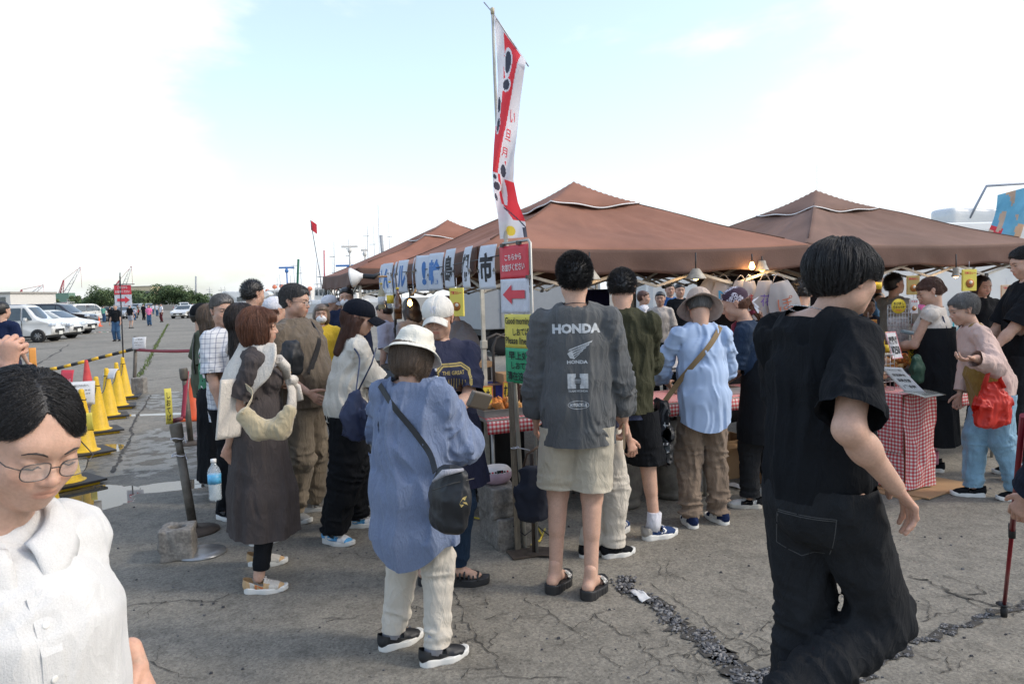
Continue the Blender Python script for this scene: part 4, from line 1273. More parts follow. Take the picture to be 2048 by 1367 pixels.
def tent(c,half,peak,eave,canv,label,seed,posts=(1,1,1,1),capmat=None):
 M = xf((c[0],c[1],0),rz=TA)
 root = empty('tent',(c[0],c[1],0),TA,label,'tent','brown market tents')
 rs_ = np.random.RandomState(seed)
 def hgt(u,v):
  m_ = max(abs(u),abs(v)); z = eave+(peak - eave)*(1 - m_)
  lo_ = min(abs(u),abs(v)); sag = .055*math.sin(PI*min(1,m_))*(1 - (lo_/max(m_,1e-3))**2)
  return z - sag*1.2 - .07*math.sin(PI*m_)*(.5)
 n = 60; vs = []; fs = []
 U = np.linspace(-1,1,n+1)
 XY = np.array([(u,v) for v in U for u in U])
 H = np.array([hgt(u,v) for u,v in XY])
 P3 = np.stack([XY[:,0]*half,XY[:,1]*half,H],1)
 ang = np.arctan2(XY[:,1],XY[:,0]); mm = np.maximum(abs(XY[:,0]),abs(XY[:,1]))
 wr = vnoise(np.stack([P3[:,0]*1.4+seed,P3[:,1]*1.4,P3[:,0]*0],1))*.022
 # tension folds running from the corners and up the slope
 q = np.stack([ang*9+seed,mm*1.8,mm*0+seed],1); wr += (1 - 2*abs(vnoise(q)))*.011*np.sin(PI*mm)
 d1 = (P3[:,0]+P3[:,1]); d2 = (P3[:,0] - P3[:,1])
 wr += (1 - 2*abs(vnoise(np.stack([d1*3.5+seed,d2*1.1,d1*0],1))))*.006*np.clip((1 - np.minimum(abs(XY[:,0]),abs(XY[:,1]))/np.maximum(mm,.01))*4,0,1)*np.clip(1.2 - mm,0,1)**.5*(mm > .05)
 P3[:,2] += wr*(1 - mm**8)
 F = []
 for j in range(n):
  for i in range(n):
   a,b,c_,d = j*(n+1)+i,j*(n+1)+i+1,(j+1)*(n+1)+i+1,(j+1)*(n+1)+i
   F += [(a,b,c_),(a,c_,d)] if (i < n/2) == (j < n/2) else [(a,b,d),(b,c_,d)]
 o = obj_from('canopy',P3,F,[canv],root)
 o.modifiers.new('thick','SOLIDIFY').thickness = .003
 # valance, one strip per side
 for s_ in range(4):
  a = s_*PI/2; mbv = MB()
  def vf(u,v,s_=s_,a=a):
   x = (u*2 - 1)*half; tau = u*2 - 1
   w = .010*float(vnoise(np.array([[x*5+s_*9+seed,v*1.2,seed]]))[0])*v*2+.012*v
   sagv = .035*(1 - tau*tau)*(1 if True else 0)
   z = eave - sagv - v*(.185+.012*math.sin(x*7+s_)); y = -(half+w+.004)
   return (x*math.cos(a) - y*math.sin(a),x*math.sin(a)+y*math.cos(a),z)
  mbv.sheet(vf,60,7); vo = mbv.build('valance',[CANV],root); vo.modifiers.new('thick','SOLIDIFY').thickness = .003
 # eave rows of the canopy follow the valance sag
 me = o.data
 for v_ in me.vertices:
  u,w = v_.co.x/half,v_.co.y/half
  m_ = max(abs(u),abs(w)); l_ = min(abs(u),abs(w))
  v_.co.z -= .035*(1 - l_*l_)*max(0,(m_ - .7)/.3)**2*(1 if m_ > .7 else 0)
 # vent cap with piping
 ch = .46; pcap = peak+.03; ecap = hgt(.34,0)+.105
 def cf(u,v):
  u,v = u*2 - 1,v*2 - 1; m_ = max(abs(u),abs(v)); l_ = min(abs(u),abs(v))
  edge = (.040*(1 - (l_)**2)*m_**6)*(1+.5*math.sin(u*5+seed)*math.sin(v*4))
  return (u*ch,v*ch,pcap+(ecap - pcap)*m_ - edge - .02*math.sin(PI*m_) )
 mbv = MB(); mbv.sheet(cf,24,24); vo = mbv.build('vent_cap',[capmat or canv],root); vo.modifiers.new('thick','SOLIDIFY').thickness = .003
 mbv = MB(); ed = [cf(i/24,0) for i in range(24)]+[cf(1,i/24) for i in range(24)]+[cf(1 - i/24,1) for i in range(24)]+[cf(0,1 - i/24) for i in range(25)]
 mbv.tube([np.array(e)+[0,0,-.004] for e in ed],.0065,6); mbv.build('piping',[PIPE_W],vo)
 for sx_,sy_ in ((-1,-1),(1,-1),(1,1),(-1,1)):
  mbv = MB(); mbv.tube([(sx_*half*t,sy_*half*t,float(P3[int(round((sy_*t+1)/2*n))*(n+1)+int(round((sx_*t+1)/2*n)),2])+.001) for t in np.linspace(.1,.9,9)],.006,6); mbv.build('seam',[CANV],root)
 # frame
 zt = eave - .02
 for i,(sx_,sy_) in enumerate(((-1,-1),(1,-1),(1,1),(-1,1))):
  x,y = sx_*(half - .03),sy_*(half - .03)
  mbv = MB()
  if posts[i]:
   mbv.box((x,y,.62),(.032,.032,1.24),bev=.004); mbv.box((x,y,1.5),(.026,.026,0.85)); mbv.box((x,y,.006),(.09,.09,.012)); mbv.box((x,y,1.22),(.045,.045,.06),bev=.005)
   mbv.build('leg',[DSTEEL if i in (3,) else STEEL],root)
  mbv = MB(); mbv.tube([(x,y,zt),(x*.5,y*.5,(zt+peak)/2 - .07),(0,0,peak - .05)],.011,6); mbv.build('rafter',[STEEL],root)
 for s_ in range(4):
  a = s_*PI/2; Ms = Matrix.Rotation(a,4,'Z')
  for k in range(4):
   x0 = -half+.04+k*(half - .04)/2; x1 = x0+(half - .04)/2
   z0,z1 = (zt - .10,zt - .30) if k % 2 == 0 else (zt - .30,zt - .10)
   mbv = MB(); y = -(half - .045)
   mbv.add(*_bar((x0,y,z0),(x1,y,z1),.022,.014),M=Ms); mbv.build('truss_bar',[STEEL],root)
   if k < 3:
    mbv = MB(); mbv.tube([(x1,y - .02,z1),(x1,y+.02,z1)],.020,8,Ms); mbv.build('pivot',[DSTEEL],root)
  for k in range(4):
   x0 = -half+.04+k*(half - .04)/2; x1 = x0+(half - .04)/2
   z0,z1 = (zt - .30,zt - .10) if k % 2 == 0 else (zt - .10,zt - .30)
   mbv = MB(); y = -(half - .062)
   mbv.add(*_bar((x0,y,z0),(x1,y,z1),.022,.014),M=Ms); mbv.build('truss_bar',[STEEL],root)
 return root
def _bar(a,b,h,w):
 a,b = np.array(a,float),np.array(b,float); d = unit(b - a); s_ = unit(np.cross(d,EZ)); u = np.cross(s_,d)
 vs = [p+s_*w/2*sx_+u*h/2*sz_ for p in (a,b) for sx_,sz_ in ((-1,-1),(1,-1),(1,1),(-1,1))]
 return vs,[(0,3,2,1),(4,5,6,7),(0,1,5,4),(1,2,6,5),(2,3,7,6),(3,0,4,7)]
TM,TL,TR = np.array([.65,7.4]),np.array([-.85,10.6]),np.array([3.5,8.6])
tent(TM,1.52,2.63,1.93,CAN1,'rust brown canopy tent over the fried food counter, nearest of the three',1)
tent(TL,1.55,2.62,1.93,CAN3,'brown canopy tent furthest back, behind the row of lettered cards',2)
tent(TR,1.53,2.63,1.95,CAN2,'greyish brown canopy tent on the right, over the gingham stand',3)
# ------------------------------------------------------------------ the crowd
C_TEE = cloth('brown_jersey',(.125,.098,.070)); C_KHA = cloth('khaki_twill',(.215,.175,.125),var2=.1); C_CHA = cloth('charcoal_cotton',(.082,.086,.088),var2=.08)
C_BEI = cloth('beige_twill',(.47,.42,.325),var2=.05); C_OLV = cloth('olive_fleece',(.042,.042,.022),var2=.12); C_BLK = cloth('black_cotton',(.010,.011,.013)); C_BLKP = cloth('black_denim',(.019,.020,.022),var2=.2,vs=14,var=.15)
C_CRM = cloth('cream_linen',(.62,.58,.50),var=.05,streak=(30,30,5)); C_BLU = cloth('heather_blue_knit',(.160,.202,.305),var=.16,vs=9,streak=(55,55,5),var2=.14,vs2=700,bump=.5)
C_PNT = cloth('ecru_denim',(.55,.50,.42)); C_NAV = cloth('navy_cotton',(.030,.033,.062)); C_DRS = cloth('charcoal_linen',(.062,.052,.050),var=.12,streak=(20,20,3))
C_KNT = cloth('oatmeal_knit',(.62,.57,.50),bump=.9,bs=260,var2=.14,vs2=260); C_GRY = cloth('grey_work_cloth',(.22,.21,.22)); C_WHT = cloth('white_blouse_cloth',(.62,.61,.59),fold=.28,var=.05,sheen=.1,vs=14)
C_TAU = cloth('taupe_trousers',(.185,.135,.095)); C_PNK = cloth('dusty_pink_jersey',(.52,.37,.32)); C_JEA = cloth('light_denim',(.20,.34,.44),var=.2,vs=14,var2=.15); C_MUS = cloth('mustard_cloth',(.22,.13,.025))
C_HOOD = cloth('grey_marl_sweat',(.30,.29,.27)); C_SHELL = cloth('shell_knit',(.50,.45,.40)); C_LAV = cloth('lavender_cloth',(.42,.42,.52)); C_STRIPE = None
C_LACE = cloth('beige_smocked_cloth',(.52,.45,.40),bump=1.,bs=120,var2=.2,vs2=120)
def stripe_mat():
 m = mat('blue_seersucker',(.36,.47,.66),rough=.85,var=.06,vs=8,sheen=.1)
 t = m.node_tree; b = t.nodes['Principled BSDF']; wv = N(t,'ShaderNodeTexWave',inputs={'Scale': 95.,'Distortion': .6}); wv.bands_direction = 'X'
 co = N(t,'ShaderNodeTexCoord'); t.links.new(co.outputs['Object'],wv.inputs['Vector'])
 mr = N(t,'ShaderNodeMapRange',inputs={'To Min': .80,'To Max': 1.18}); t.links.new(wv.outputs['Fac'],mr.inputs['Value'])
 old = b.inputs['Base Color'].links[0].from_socket; v = N(t,'ShaderNodeVectorMath',operation='SCALE'); t.links.new(old,v.inputs[0]); t.links.new(mr.outputs[0],v.inputs['Scale']); t.links.new(v.outputs[0],b.inputs['Base Color'])
 return m
C_STRIPE = stripe_mat()
def floral_mat():
 m = mat('green_floral_cloth',(.04,.17,.085),rough=.85,var=.1,vs=8)
 t = m.node_tree; L = t.links.new; b = t.nodes['Principled BSDF']; co = N(t,'ShaderNodeTexCoord'); old = b.inputs['Base Color'].links[0].from_socket
 for sc_,th,c in ((13.,.26,(.72,.66,.66)),(15.,.20,(.55,.12,.30))):
  vo = N(t,'ShaderNodeTexVoronoi',inputs={'Scale': sc_}); nn = N(t,'ShaderNodeTexNoise',inputs={'Scale': 22.}); L(co.outputs['Object'],nn.inputs['Vector'])
  ad = N(t,'ShaderNodeVectorMath',operation='MULTIPLY_ADD'); ad.inputs[1].default_value = (.06,)*3; L(nn.outputs['Color'],ad.inputs[0]); L(co.outputs['Object'],ad.inputs[2]); L(ad.outputs[0],vo.inputs['Vector'])
  lt = N(t,'ShaderNodeMath',operation='LESS_THAN'); lt.inputs[1].default_value = th; L(vo.outputs['Distance'],lt.inputs[0])
  mx_ = N(t,'ShaderNodeMix',data_type='RGBA'); mx_.inputs['B'].default_value = rgba(c); L(lt.outputs[0],mx_.inputs['Factor']); L(old,mx_.inputs['A']); old = mx_.outputs['Result']
 L(old,b.inputs['Base Color']); return m
C_FLO = floral_mat()
C_PLD = check_mat('window_pane_check_cloth',(.60,.61,.63),(.16,.18,.24),.034,(.30,.32,.38),'xz',.16)
INK_W = mat('faded_white_print',(.42,.44,.45),rough=.9,var=.25,vs=60); INK_Y = mat('gold_print',(.45,.34,.12),rough=.9,var=.2); INK_B = mat('black_ink',(.012,.012,.014),rough=.7)
LACE_W = mat('white_laces',(.72,.71,.68),rough=.8); SOCKW = cloth('white_sock',(.62,.62,.66)); SOCKG = cloth('grey_sock',(.33,.33,.36)); SOCKP = cloth('pink_sock',(.62,.20,.28))
NYL_B = mat('black_nylon',(.012,.013,.015),rough=.5,var=.2,bump=.3,bs=300); NYL_N = mat('navy_nylon',(.020,.030,.075),rough=.6,var=.2); TAN = mat('tan_webbing',(.20,.135,.065),rough=.8,bump=.4,bs=300)
STEEL_T = mat('thin_wire_metal',(.10,.095,.09),rough=.3,metal=.8); GLASS = mat('clear_lens',(.9,.93,.92),rough=.03,var=0.,alpha=.16,spec=.8)
def xy(px,py): g = G(px,py); return float(g[0]),float(g[1])
def hz(px): return 683.5 - 95.5 - (px - 1024)*math.tan(ROLL)   # photo row of eye level
def cap_hat(P,root,m,brim=.075,tilt=0.,logo=None,name='cap',size=1.,lm=None):
 s = P.hsc*size
 A = np.eye(4); A[:3,:3] = P.HB*s; A[:3,3] = P.hd
 f = lambda p: smin(ev(p,ball((0,-.012,.040),.086,.106,.088)),ev(p,ball((0,.01,.05),.080,.088,.070)),.02)+.0015*vnoise(p*30)+.0035*(np.abs(np.abs(np.arctan2(p[:,0],p[:,1]+.01)) % (PI/3) - PI/6) > PI/6 - .03)
 V,Q = mesh_sdf(f,(-.11,-.13,-.02),(.11,.12,.15),.005)
 c = (.018+.10*tilt) - V[:,2]+.08*np.clip(V[:,1],-.1,.1)
 V2,F2 = clip_mesh(V,Q,c); V2 = V2 @ A[:3,:3].T+A[:3,3]
 o = obj_from(name,V2,F2,m,root)
 mb = MB()
 def bf(u,v):
  a = (u - .5)*2.0; r0 = .080; x = r0*math.sin(a)*(1+.04*v); y = .02+.074*math.cos(a)+v*brim*math.cos(a*.85)**.6
  return (x,y,.030+.012 - .45*x*x/.08*1.6 - v*.022+.0)
 mb.sheet(bf,18,6,Matrix(A.tolist())); br = mb.build('brim',[m],o,solid=.003)
 if logo:
  mb = MB(); logo(mb); v = np.concatenate(mb.v); B = P.HB; Ms = np.eye(4); Ms[:3,0] = -B[:,0]; Ms[:3,1] = -B[:,1]; Ms[:3,2] = B[:,2]; Ms[:3,3] = P.hd+B @ np.array([0,.05,.075])*s
  drape(o,v,mb.f,Ms,'emblem',lm or INK_W,o,.002,.01,.15)
 return o
def bucket_hat(P,root,m,name='bucket_hat',brim=.055,drop=.045,seed=0,h=.105,wr=.004):
 s = P.hsc; A = np.eye(4); A[:3,:3] = P.HB*s; A[:3,3] = P.hd; mb = MB()
 prof = [(.0,h+.030),(.045,h+.028),(.072,h+.015),(.086,h - .012),(.093,h - .05),(.097,.030),(.099,.026),(.118,.026 - drop*.35),(.099+brim,.026 - drop)]
 prof = [(r,z) for r,z in prof]; n = 40; q = []
 for i in range(len(prof) - 1):
  for j in range(3): t = j/3; q.append((prof[i][0]*(1 - t)+prof[i+1][0]*t,prof[i][1]*(1 - t)+prof[i+1][1]*t))
 q.append(prof[-1]); vs = []
 for (r,z) in q:
  for k in range(n):
   a = 2*PI*k/n; w = float(vnoise(np.array([[math.cos(a)*2.2+seed,math.sin(a)*2.2,z*38+seed]]))[0])
   ro = wr*w*(1.4 if z > .03 else .6); zz = z+(.009*math.sin(2*a+seed)+.006*w)*(r > .1)*(r - .09)/.05
   rr = r+ro; vs.append((rr*math.cos(a),(rr*1.10)*math.sin(a) - .008,zz))
 fs = [(i*n+k,(i+1)*n+k,(i+1)*n+(k+1) % n,i*n+(k+1) % n) for i in range(len(q) - 1) for k in range(n)]
 mb.add(vs,fs,Matrix(A.tolist()),0,True); o = mb.build(name,[m],root); o.modifiers.new('thick','SOLIDIFY').thickness = .003
 mb = MB(); mb.tube([(.0985*math.cos(a),.1085*math.sin(a) - .008,.029) for a in np.linspace(0,2*PI,40)],.0018,5,Matrix(A.tolist())); mb.build('seam',[m],o)
 return o
def glasses(P,root,w=.0245,hh=.017):
 s = P.hsc; A = np.eye(4); A[:3,:3] = P.HB*s; A[:3,3] = P.hd; M = Matrix(A.tolist()); mb = MB(); ml = MB()
 for sg in (-1,1):
  ring = [(sg*.0325+w*math.copysign(abs(math.cos(a))**.6,math.cos(a)),.104 - 6*(.0325*0+(w*math.cos(a)*sg+.0325 - .03)**2),-.002+hh*math.copysign(abs(math.sin(a))**.7,math.sin(a))) for a in np.linspace(0,2*PI,25)]
  mb.tube(ring,.0011,5,M,caps=False); ml.add([(0*sg+sg*.0325,.104,-.002)]+ring[:-1],[(0,i+1,(i+1) % 24+1) for i in range(24)],M)
  mb.tube([(sg*.0565,.101,.004),(sg*.074,.085,.006),(sg*.083,-.005,.004),(sg*.082,-.02,-.006)],.0011,5,M)
 mb.tube([(-.0085,.103,.002),(0,.107,.005),(.0085,.103,.002)],.0011,5,M)
 o = mb.build('glasses',[STEEL_T],root); ml.build('lens',[GLASS],o); return o
def belt_tube(name,pts,r,m,parent,flat=1.): mb = MB(); mb.tube(pts,r,6,flat=flat); return mb.build(name,[m],parent)
LOOSE = []
def loose(o,label,cat,group=None): LOOSE.append(o); return tag(o,label,cat,group)
def frame_of(P,o,r=0,f=0,u=0):
 """matrix whose -y looks out of the person's back, for prints on the back; rotate for the chest"""
 M = np.eye(4); M[:3,0] = P.R; M[:3,1] = P.F; M[:3,2] = P.U; M[:3,3] = o; return M
# --- man in the long-sleeved charcoal shirt with back print
x,y = xy(1164,1178)
P = Pose(x,y,3,1.80,1.06,hy=-2,hp=-2,lw=(-.215,.13,.80),rw=(.245,.10,.80),lpole=(-.35,-1,0),rpole=(.5,-1,0),la=G(1112,1178)*[1,1,0],ra=G(1183,1190)*[1,1,0],ltoe=22,rtoe=24,sh=.156)
r_ = person(P,'man seen from behind in charcoal long sleeve shirt with motorcycle prints and beige shorts',hair='spiky',strands=9000,hh=.0042,bh=.008,rh=dict(n=-P.R,s=P.F,curl=.75,thumb=.6),lh=dict(n=P.R,s=P.F,curl=.6),feet=.032,seed=1,face=False)
tp = make_top(P,r_,'shirt',C_CHA,hem=.745,ease=.026,sleeve=1.90,sr=.070,cuff=.042,puff=.006,widths=[(.70,.205,.160,0),(.92,.196,.150,0),(1.08,.186,.142,0),(1.25,.186,.138,0),(1.37,.19,.12,-.01)],neck=.512,neck_r=.078,amp=.009,seed=3.,h=.0075,fz=2.2)
sh_ = make_trousers(P,r_,'shorts',C_BEI,.455,(.104,.107,.10),.168,.13,.008,4.,.0085,top=.96)
mb = MB(); kb = P.sp(0,0,.34)
put_text(mb,'HONDA',.245,.050,xf((0,0,.095)),0,.055)
for i in range(5):
 L_ = .055+.016*(4 - i)*.9; z0 = -.005 - i*.011
 mb.add([(-.045+.006*i,0,z0 - .012),(-.040+.006*i,0,z0 - .004),(-.045+L_*1.1,0,z0+.040 - i*.004),(-.045+L_*1.1 - .004,0,z0+.031 - i*.004)],[(0,1,2,3)])
mb.add([(-.050,0,-.030),(-.028,0,-.012),(-.018,0,-.040),(-.012,0,-.058),(-.036,0,-.054)],[(0,1,2,3,4)])
put_text(mb,'HONDA',.105,.018,xf((0,0,-.073)),0,.05)
for sx_ in (-1,1): mb.add([(sx_*.010,0,-.132),(sx_*.052,0,-.132),(sx_*.052,0,-.150),(sx_*.046,0,-.156),(sx_*.046,0,-.182),(sx_*.052,0,-.188),(sx_*.052,0,-.208),(sx_*.010,0,-.208),(sx_*.010,0,-.188),(sx_*.016,0,-.182),(sx_*.016,0,-.156),(sx_*.010,0,-.150)],[(0,1,2,3,4,5,6,7,8,9,10,11)])
mb.box((0,0,-.166),(.034,.0001,.013)); mb.box((0,0,-.177),(.034,.0001,.004)); put_text(mb,'TEAM HONDA',.100,.011,xf((0,0,-.220)),0,.04)
rg = [(math.cos(a),math.sin(a)) for a in np.linspace(0,2*PI,33)[:-1]]
mb.add([(.054*c,0,-.290+.021*s) for c,s in rg]+[(.051*c,0,-.290+.0185*s) for c,s in rg],[(i,(i+1) % 32,32+(i+1) % 32,32+i) for i in range(32)])
put_text(mb,'MOTORCYCLES',.086,.017,xf((0,0,-.290)),0,.045)
drape(tp,np.concatenate(mb.v),mb.f,frame_of(P,P.sp(0,-.2,.30)),'print',INK_W,tp,.0022,.012)
mb = MB(); nb = P.sp(0,-.03,.50); mb.tube([nb+P.R*.062*math.cos(a)+P.F*.066*math.sin(a)+EZ*(.012*math.sin(a)*-1) for a in np.linspace(0,2*PI,25)],.0022,5); mb.build('necklace_cord',[NYL_B],r_)
for a,yw in ((P.al,P.ltoe),(P.ar,P.rtoe)):
 s = make_shoe(P,r_,a+basis(yw) @ np.array([0,.010,0]),yw,'slide',BLACK_RUB,BLACK_RUB,1.06)
 mb = MB(); put_text(mb,'AIR',.070,.042,xf((0,0,0)),0,.0); v = np.concatenate(mb.v)
 for sd in (1,):
  Ms = np.eye(4); Ms[:3,0] = [0,-1,0]; Ms[:3,0] = [0.,1.,0.]; Ms[:3,1] = unit([-1,0,-.5]); Ms[:3,2] = unit(np.cross(Ms[:3,0],Ms[:3,1])); Ms[:3,3] = [.03,.075,.05]
  drape(s,v,mb.f,Ms,'emblem',LACE_W,s,.0015,.008,.15)
HONDA = P; done(P)
mb = MB(); c = P.wr+np.array([.0,.02,-.09]); mb.box((0,0,0),(.010,.075,.15),xf(c,rx=R(15),rz=R(-10)),bev=.008); loose(mb.build('phone',[mat('gold_phone',(.45,.36,.25),rough=.3,metal=.6)]),'phone with a gold edge held low by the man in the charcoal shirt','phone')
# --- olive pullover man
x,y = xy(1253,1075)
P = Pose(x,y,18,1.735,1.06,hy=8,hp=-22,lean=5,lw=(-.16,.34,.92),rw=(.10,.36,.88),rpole=(1,-.6,-.1),la=G(1238,1065)*[1,1,0],ra=G(1310,1075)*[1,1,0],ltoe=5,rtoe=48,sh=.165)
r_ = person(P,'man in olive pullover and black knee length shorts bending over the fried food',hair='spiky',strands=6000,hh=.0045,bh=.009,rh=dict(curl=.5,n=-EZ,s=-P.R),lh=dict(curl=.5,n=-EZ,s=P.R),seed=2,face=False)
make_top(P,r_,'pullover',C_OLV,hem=.80,ease=.022,sleeve=1.35,sr=.075,cuff=.060,puff=.006,widths=[(.76,.205,.16,0),(.95,.20,.152,0),(1.10,.198,.145,0),(1.25,.20,.14,0),(1.37,.18,.115,-.01)],neck=.565,neck_r=.082,amp=.009,seed=9.,h=.008)
make_top(P,r_,'undershirt',cloth('slate_blue_tee',(.045,.055,.10)),hem=.765,ease=.01,sleeve=0,widths=[(.70,.185,.14,0),(.95,.185,.14,0),(1.05,.18,.13,0),(1.1,.17,.12,0)],amp=.006,seed=2.,h=.011)
make_trousers(P,r_,'shorts',C_BLK,.53,(.112,.108,.098),.172,.135,.008,8.,.009)
HUM = cloth('navy_mesh',(.022,.045,.12)); GRYT = cloth('stone_suede',(.30,.28,.25))
for a,yw in ((P.al,P.ltoe),(P.ar,P.rtoe)): make_shoe(P,r_,a,yw,'sneaker',HUM,WHITE_SOLE,1.05,trim=None,heel_mat=GRYT,laces=LACE_W,sock=SOCKW,motif=[('poly',[(-.004,-.010),(.008,.004),(-.004,.018),(.008,.018),(.020,.004),(.008,-.010)]),('poly',[(.018,-.010),(.030,.004),(.018,.018),(.030,.018),(.042,.004),(.030,-.010)])],mm=LACE_W)
done(P)
# --- elderly customer in bucket hat
x,y = xy(1412,1050)
P = Pose(x,y,-4,1.60,1.0,hy=8,hp=-38,lean=9,lw=(-.17,.30,.98),rw=(.12,.34,.98),lpole=(-1,-.4,-.3),rpole=(1,-.4,-.3),la=G(1382,1050)*[1,1,0],ra=G(1440,1043)*[1,1,0],ltoe=0,rtoe=-14,sh=.162)
r_ = person(P,'elderly customer from behind in beige bucket hat, pale blue striped shirt and taupe trousers',hair='old',hairm='grey',strands=1500,bh=.010,lh=dict(curl=.5),rh=dict(curl=.5),face=False,hat=1)
tp = make_top(P,r_,'shirt',C_STRIPE,hem=.685,ease=.024,sleeve=1.5,sr=.082,cuff=.055,puff=.008,widths=[(.62,.215,.165,0),(.92,.212,.155,0),(1.08,.205,.15,0),(1.25,.20,.145,0),(1.37,.175,.115,-.01)],neck=.545,neck_r=.075,amp=.009,seed=14.,h=.0075,hem_curve=.055,fz=2.)
make_trousers(P,r_,'trousers',C_TAU,1.,(.100,.086,.074),.160,.13,.012,12.,.0085,stack=1.6)
NVS = cloth('navy_suede',(.012,.022,.065))
for a,yw in ((P.al,P.ltoe),(P.ar,P.rtoe)): make_shoe(P,r_,a,yw,'sneaker',NVS,WHITE_SOLE,.98,trim=LACE_W,heel_mat=NVS,laces=LACE_W)
bucket_hat(P,r_,cloth('beige_hat_cotton',(.42,.33,.27)),brim=.062,drop=.050,seed=4,wr=.002); done(P)
bag_c = P.o+P.B @ np.array([-.285,.02,.83])
sb = strap_path(P,P.sp(.125,-.02,.475),bag_c+[.02,-.03,.02],False,off=.016,targets=[tp],width=.034,m=TAN,name='shoulder_strap')
bg_ = soft_bag('tote_bag',bag_c,P.R,P.F,EZ,.045,.14,.36,NYL_B,seed=3,amp=.010,top=.6); sb.parent = bg_
mb = MB(); put_text(mb,'Gett',.20,.055,xf((0,0,0)),0,.0,rot=PI/2); M_ = np.eye(4); M_[:3,0] = [1,0,0]; M_[:3,1] = [0,1,0]; M_[:3,3] = bag_c+[0,-.2,-.20]
drape(bg_,np.concatenate(mb.v),mb.f,M_,'print',LACE_W,bg_,.002,.015)
loose(bg_,'black tote bag with white lettering slung on a tan strap from the bucket hat customer','bag')
# --- stall keeper in bandana
x,y = xy(1530,1018)
P = Pose(x,y,-62,1.62,.98,hy=-72,hp=-22,lean=17,lw=(-.06,.36,.92),rw=(.10,.34,.90),la=G(1500,1014)*[1,1,0],ra=G(1545,992)*[1,1,0],ltoe=-15,rtoe=5,female=True)
P.hd = P.hd+np.array([-.03,0,0])
r_ = person(P,'stall keeper in purple bandana and navy tee leaning left over the counter',hair='tied',hairm='red',hat=1,hh=.0045,bh=.010,strands=1500,lh=dict(curl=.5),rh=dict(curl=.5),tint=.92)
make_top(P,r_,'tee',cloth('dark_navy_tee',(.016,.030,.058)),hem=.84,ease=.024,sleeve=.98,sr=.085,widths=[(.78,.18,.14,0),(.95,.18,.14,0),(1.1,.175,.13,0),(1.25,.18,.135,0),(1.37,.165,.11,-.01)],neck=.50,neck_r=.09,seed=5.,h=.0085)
make_skirt(P,r_,'apron',C_BLK,[(1.02,.155,.125,0,.0),(.92,.185,.15,0,.0),(.60,.195,.16,0,.02),(.42,.20,.165,0,.02)],.50,.006,6,3.,.012)
make_trousers(P,r_,'trousers',C_BLKP,.97,(.11,.085,.07),.165,.13,.007,5.,.010)
for a,yw in ((P.al,P.ltoe),(P.ar,P.rtoe)): make_shoe(P,r_,a,yw,'sneaker',cloth('scuffed_white_mesh',(.50,.49,.46),var=.25),mat('dirty_sole',(.45,.42,.36),rough=.8,var=.25),1.0,trim=C_BLK,laces=SOCKG)
s = P.hsc; A = np.eye(4); A[:3,:3] = P.HB*s; A[:3,3] = P.hd
def paisley():
 m = mat('purple_paisley_cotton',(.045,.018,.040),rough=.85); t = m.node_tree; L = t.links.new; b = t.nodes['Principled BSDF']; co = N(t,'ShaderNodeTexCoord'); vo = N(t,'ShaderNodeTexVoronoi',inputs={'Scale': 75.}); vo.feature = 'DISTANCE_TO_EDGE'; L(co.outputs['Object'],vo.inputs['Vector'])
 nn = N(t,'ShaderNodeTexNoise',inputs={'Scale': 9.}); L(co.outputs['Object'],nn.inputs['Vector']); m1 = N(t,'ShaderNodeMath',operation='GREATER_THAN'); m1.inputs[1].default_value = .53; L(nn.outputs[0],m1.inputs[0])
 lt = N(t,'ShaderNodeMath',operation='LESS_THAN'); lt.inputs[1].default_value = .13; L(vo.outputs['Distance'],lt.inputs[0]); mm = N(t,'ShaderNodeMath',operation='MULTIPLY'); L(m1.outputs[0],mm.inputs[0]); L(lt.outputs[0],mm.inputs[1])
 mx_ = N(t,'ShaderNodeMix',data_type='RGBA'); mx_.inputs['A'].default_value = (.035,.014,.030,1); mx_.inputs['B'].default_value = (.55,.52,.58,1); L(mm.outputs[0],mx_.inputs['Factor']); L(mx_.outputs['Result'],b.inputs['Base Color']); return m
f = lambda p: ev(p,ball((0,-.015,.038),.085,.104,.092))+.003*vnoise(p*35)
V,Q = mesh_sdf(f,(-.11,-.13,-.09),(.11,.12,.15),.005); V2,F2 = clip_mesh(V,Q,.030 - V[:,2]+.75*V[:,1]*.9 - .012)
bn = obj_from('bandana',V2 @ A[:3,:3].T+A[:3,3],F2,paisley(),r_)
mb = MB(); k0 = A[:3,:3] @ np.array([0,-.112,-.035])+A[:3,3]
for sx_,dz in ((-.035,-.075),(.03,-.085),(0,-.05),(.05,.02)): mb.add([k0,k0+[.01+sx_*.2,.0,.012],k0+[.055+sx_*.3,sx_,dz+.02],k0+[.035,sx_*1.2,dz]],[(0,1,2,3)])
mb.build('knot',[SOCKW],bn,solid=.003)
tail = MB(); B0 = k0+[.0,0,-.02]
for i in range(44): tail.tube([B0+rng.randn(3)*.008,B0+np.array([.05,.01,-.05])+rng.randn(3)*.012,B0+np.array([.095,.02,-.13])+rng.randn(3)*.014,B0+np.array([.125,.03,-.20 - .02*rng.rand()])+rng.randn(3)*.020],[.0060,.0065,.005,.001],5)
tail.build('ponytail',[HAIR['red']],r_)
tw = cloth('maroon_towel',(.22,.03,.055)); belt_tube('neck_towel',[P.neck+P.F*.09 - EZ*.17,P.neck+P.F*.085+[0,0,-.03],P.neck+P.R*.07+[0,0,.02],P.neck - P.F*.07+[0,0,.03]],[.022,.022,.018,.018],tw,r_)
belt_tube('apron_strap',[P.sp(.06,.14,.2),P.sp(.10,.07,.46),P.sp(.07,-.06,.49),P.sp(0,-.14,.36),P.sp(-.05,-.165,.2),P.sp(-.1,-.15,.05)],.019,C_BLK,r_,.35)
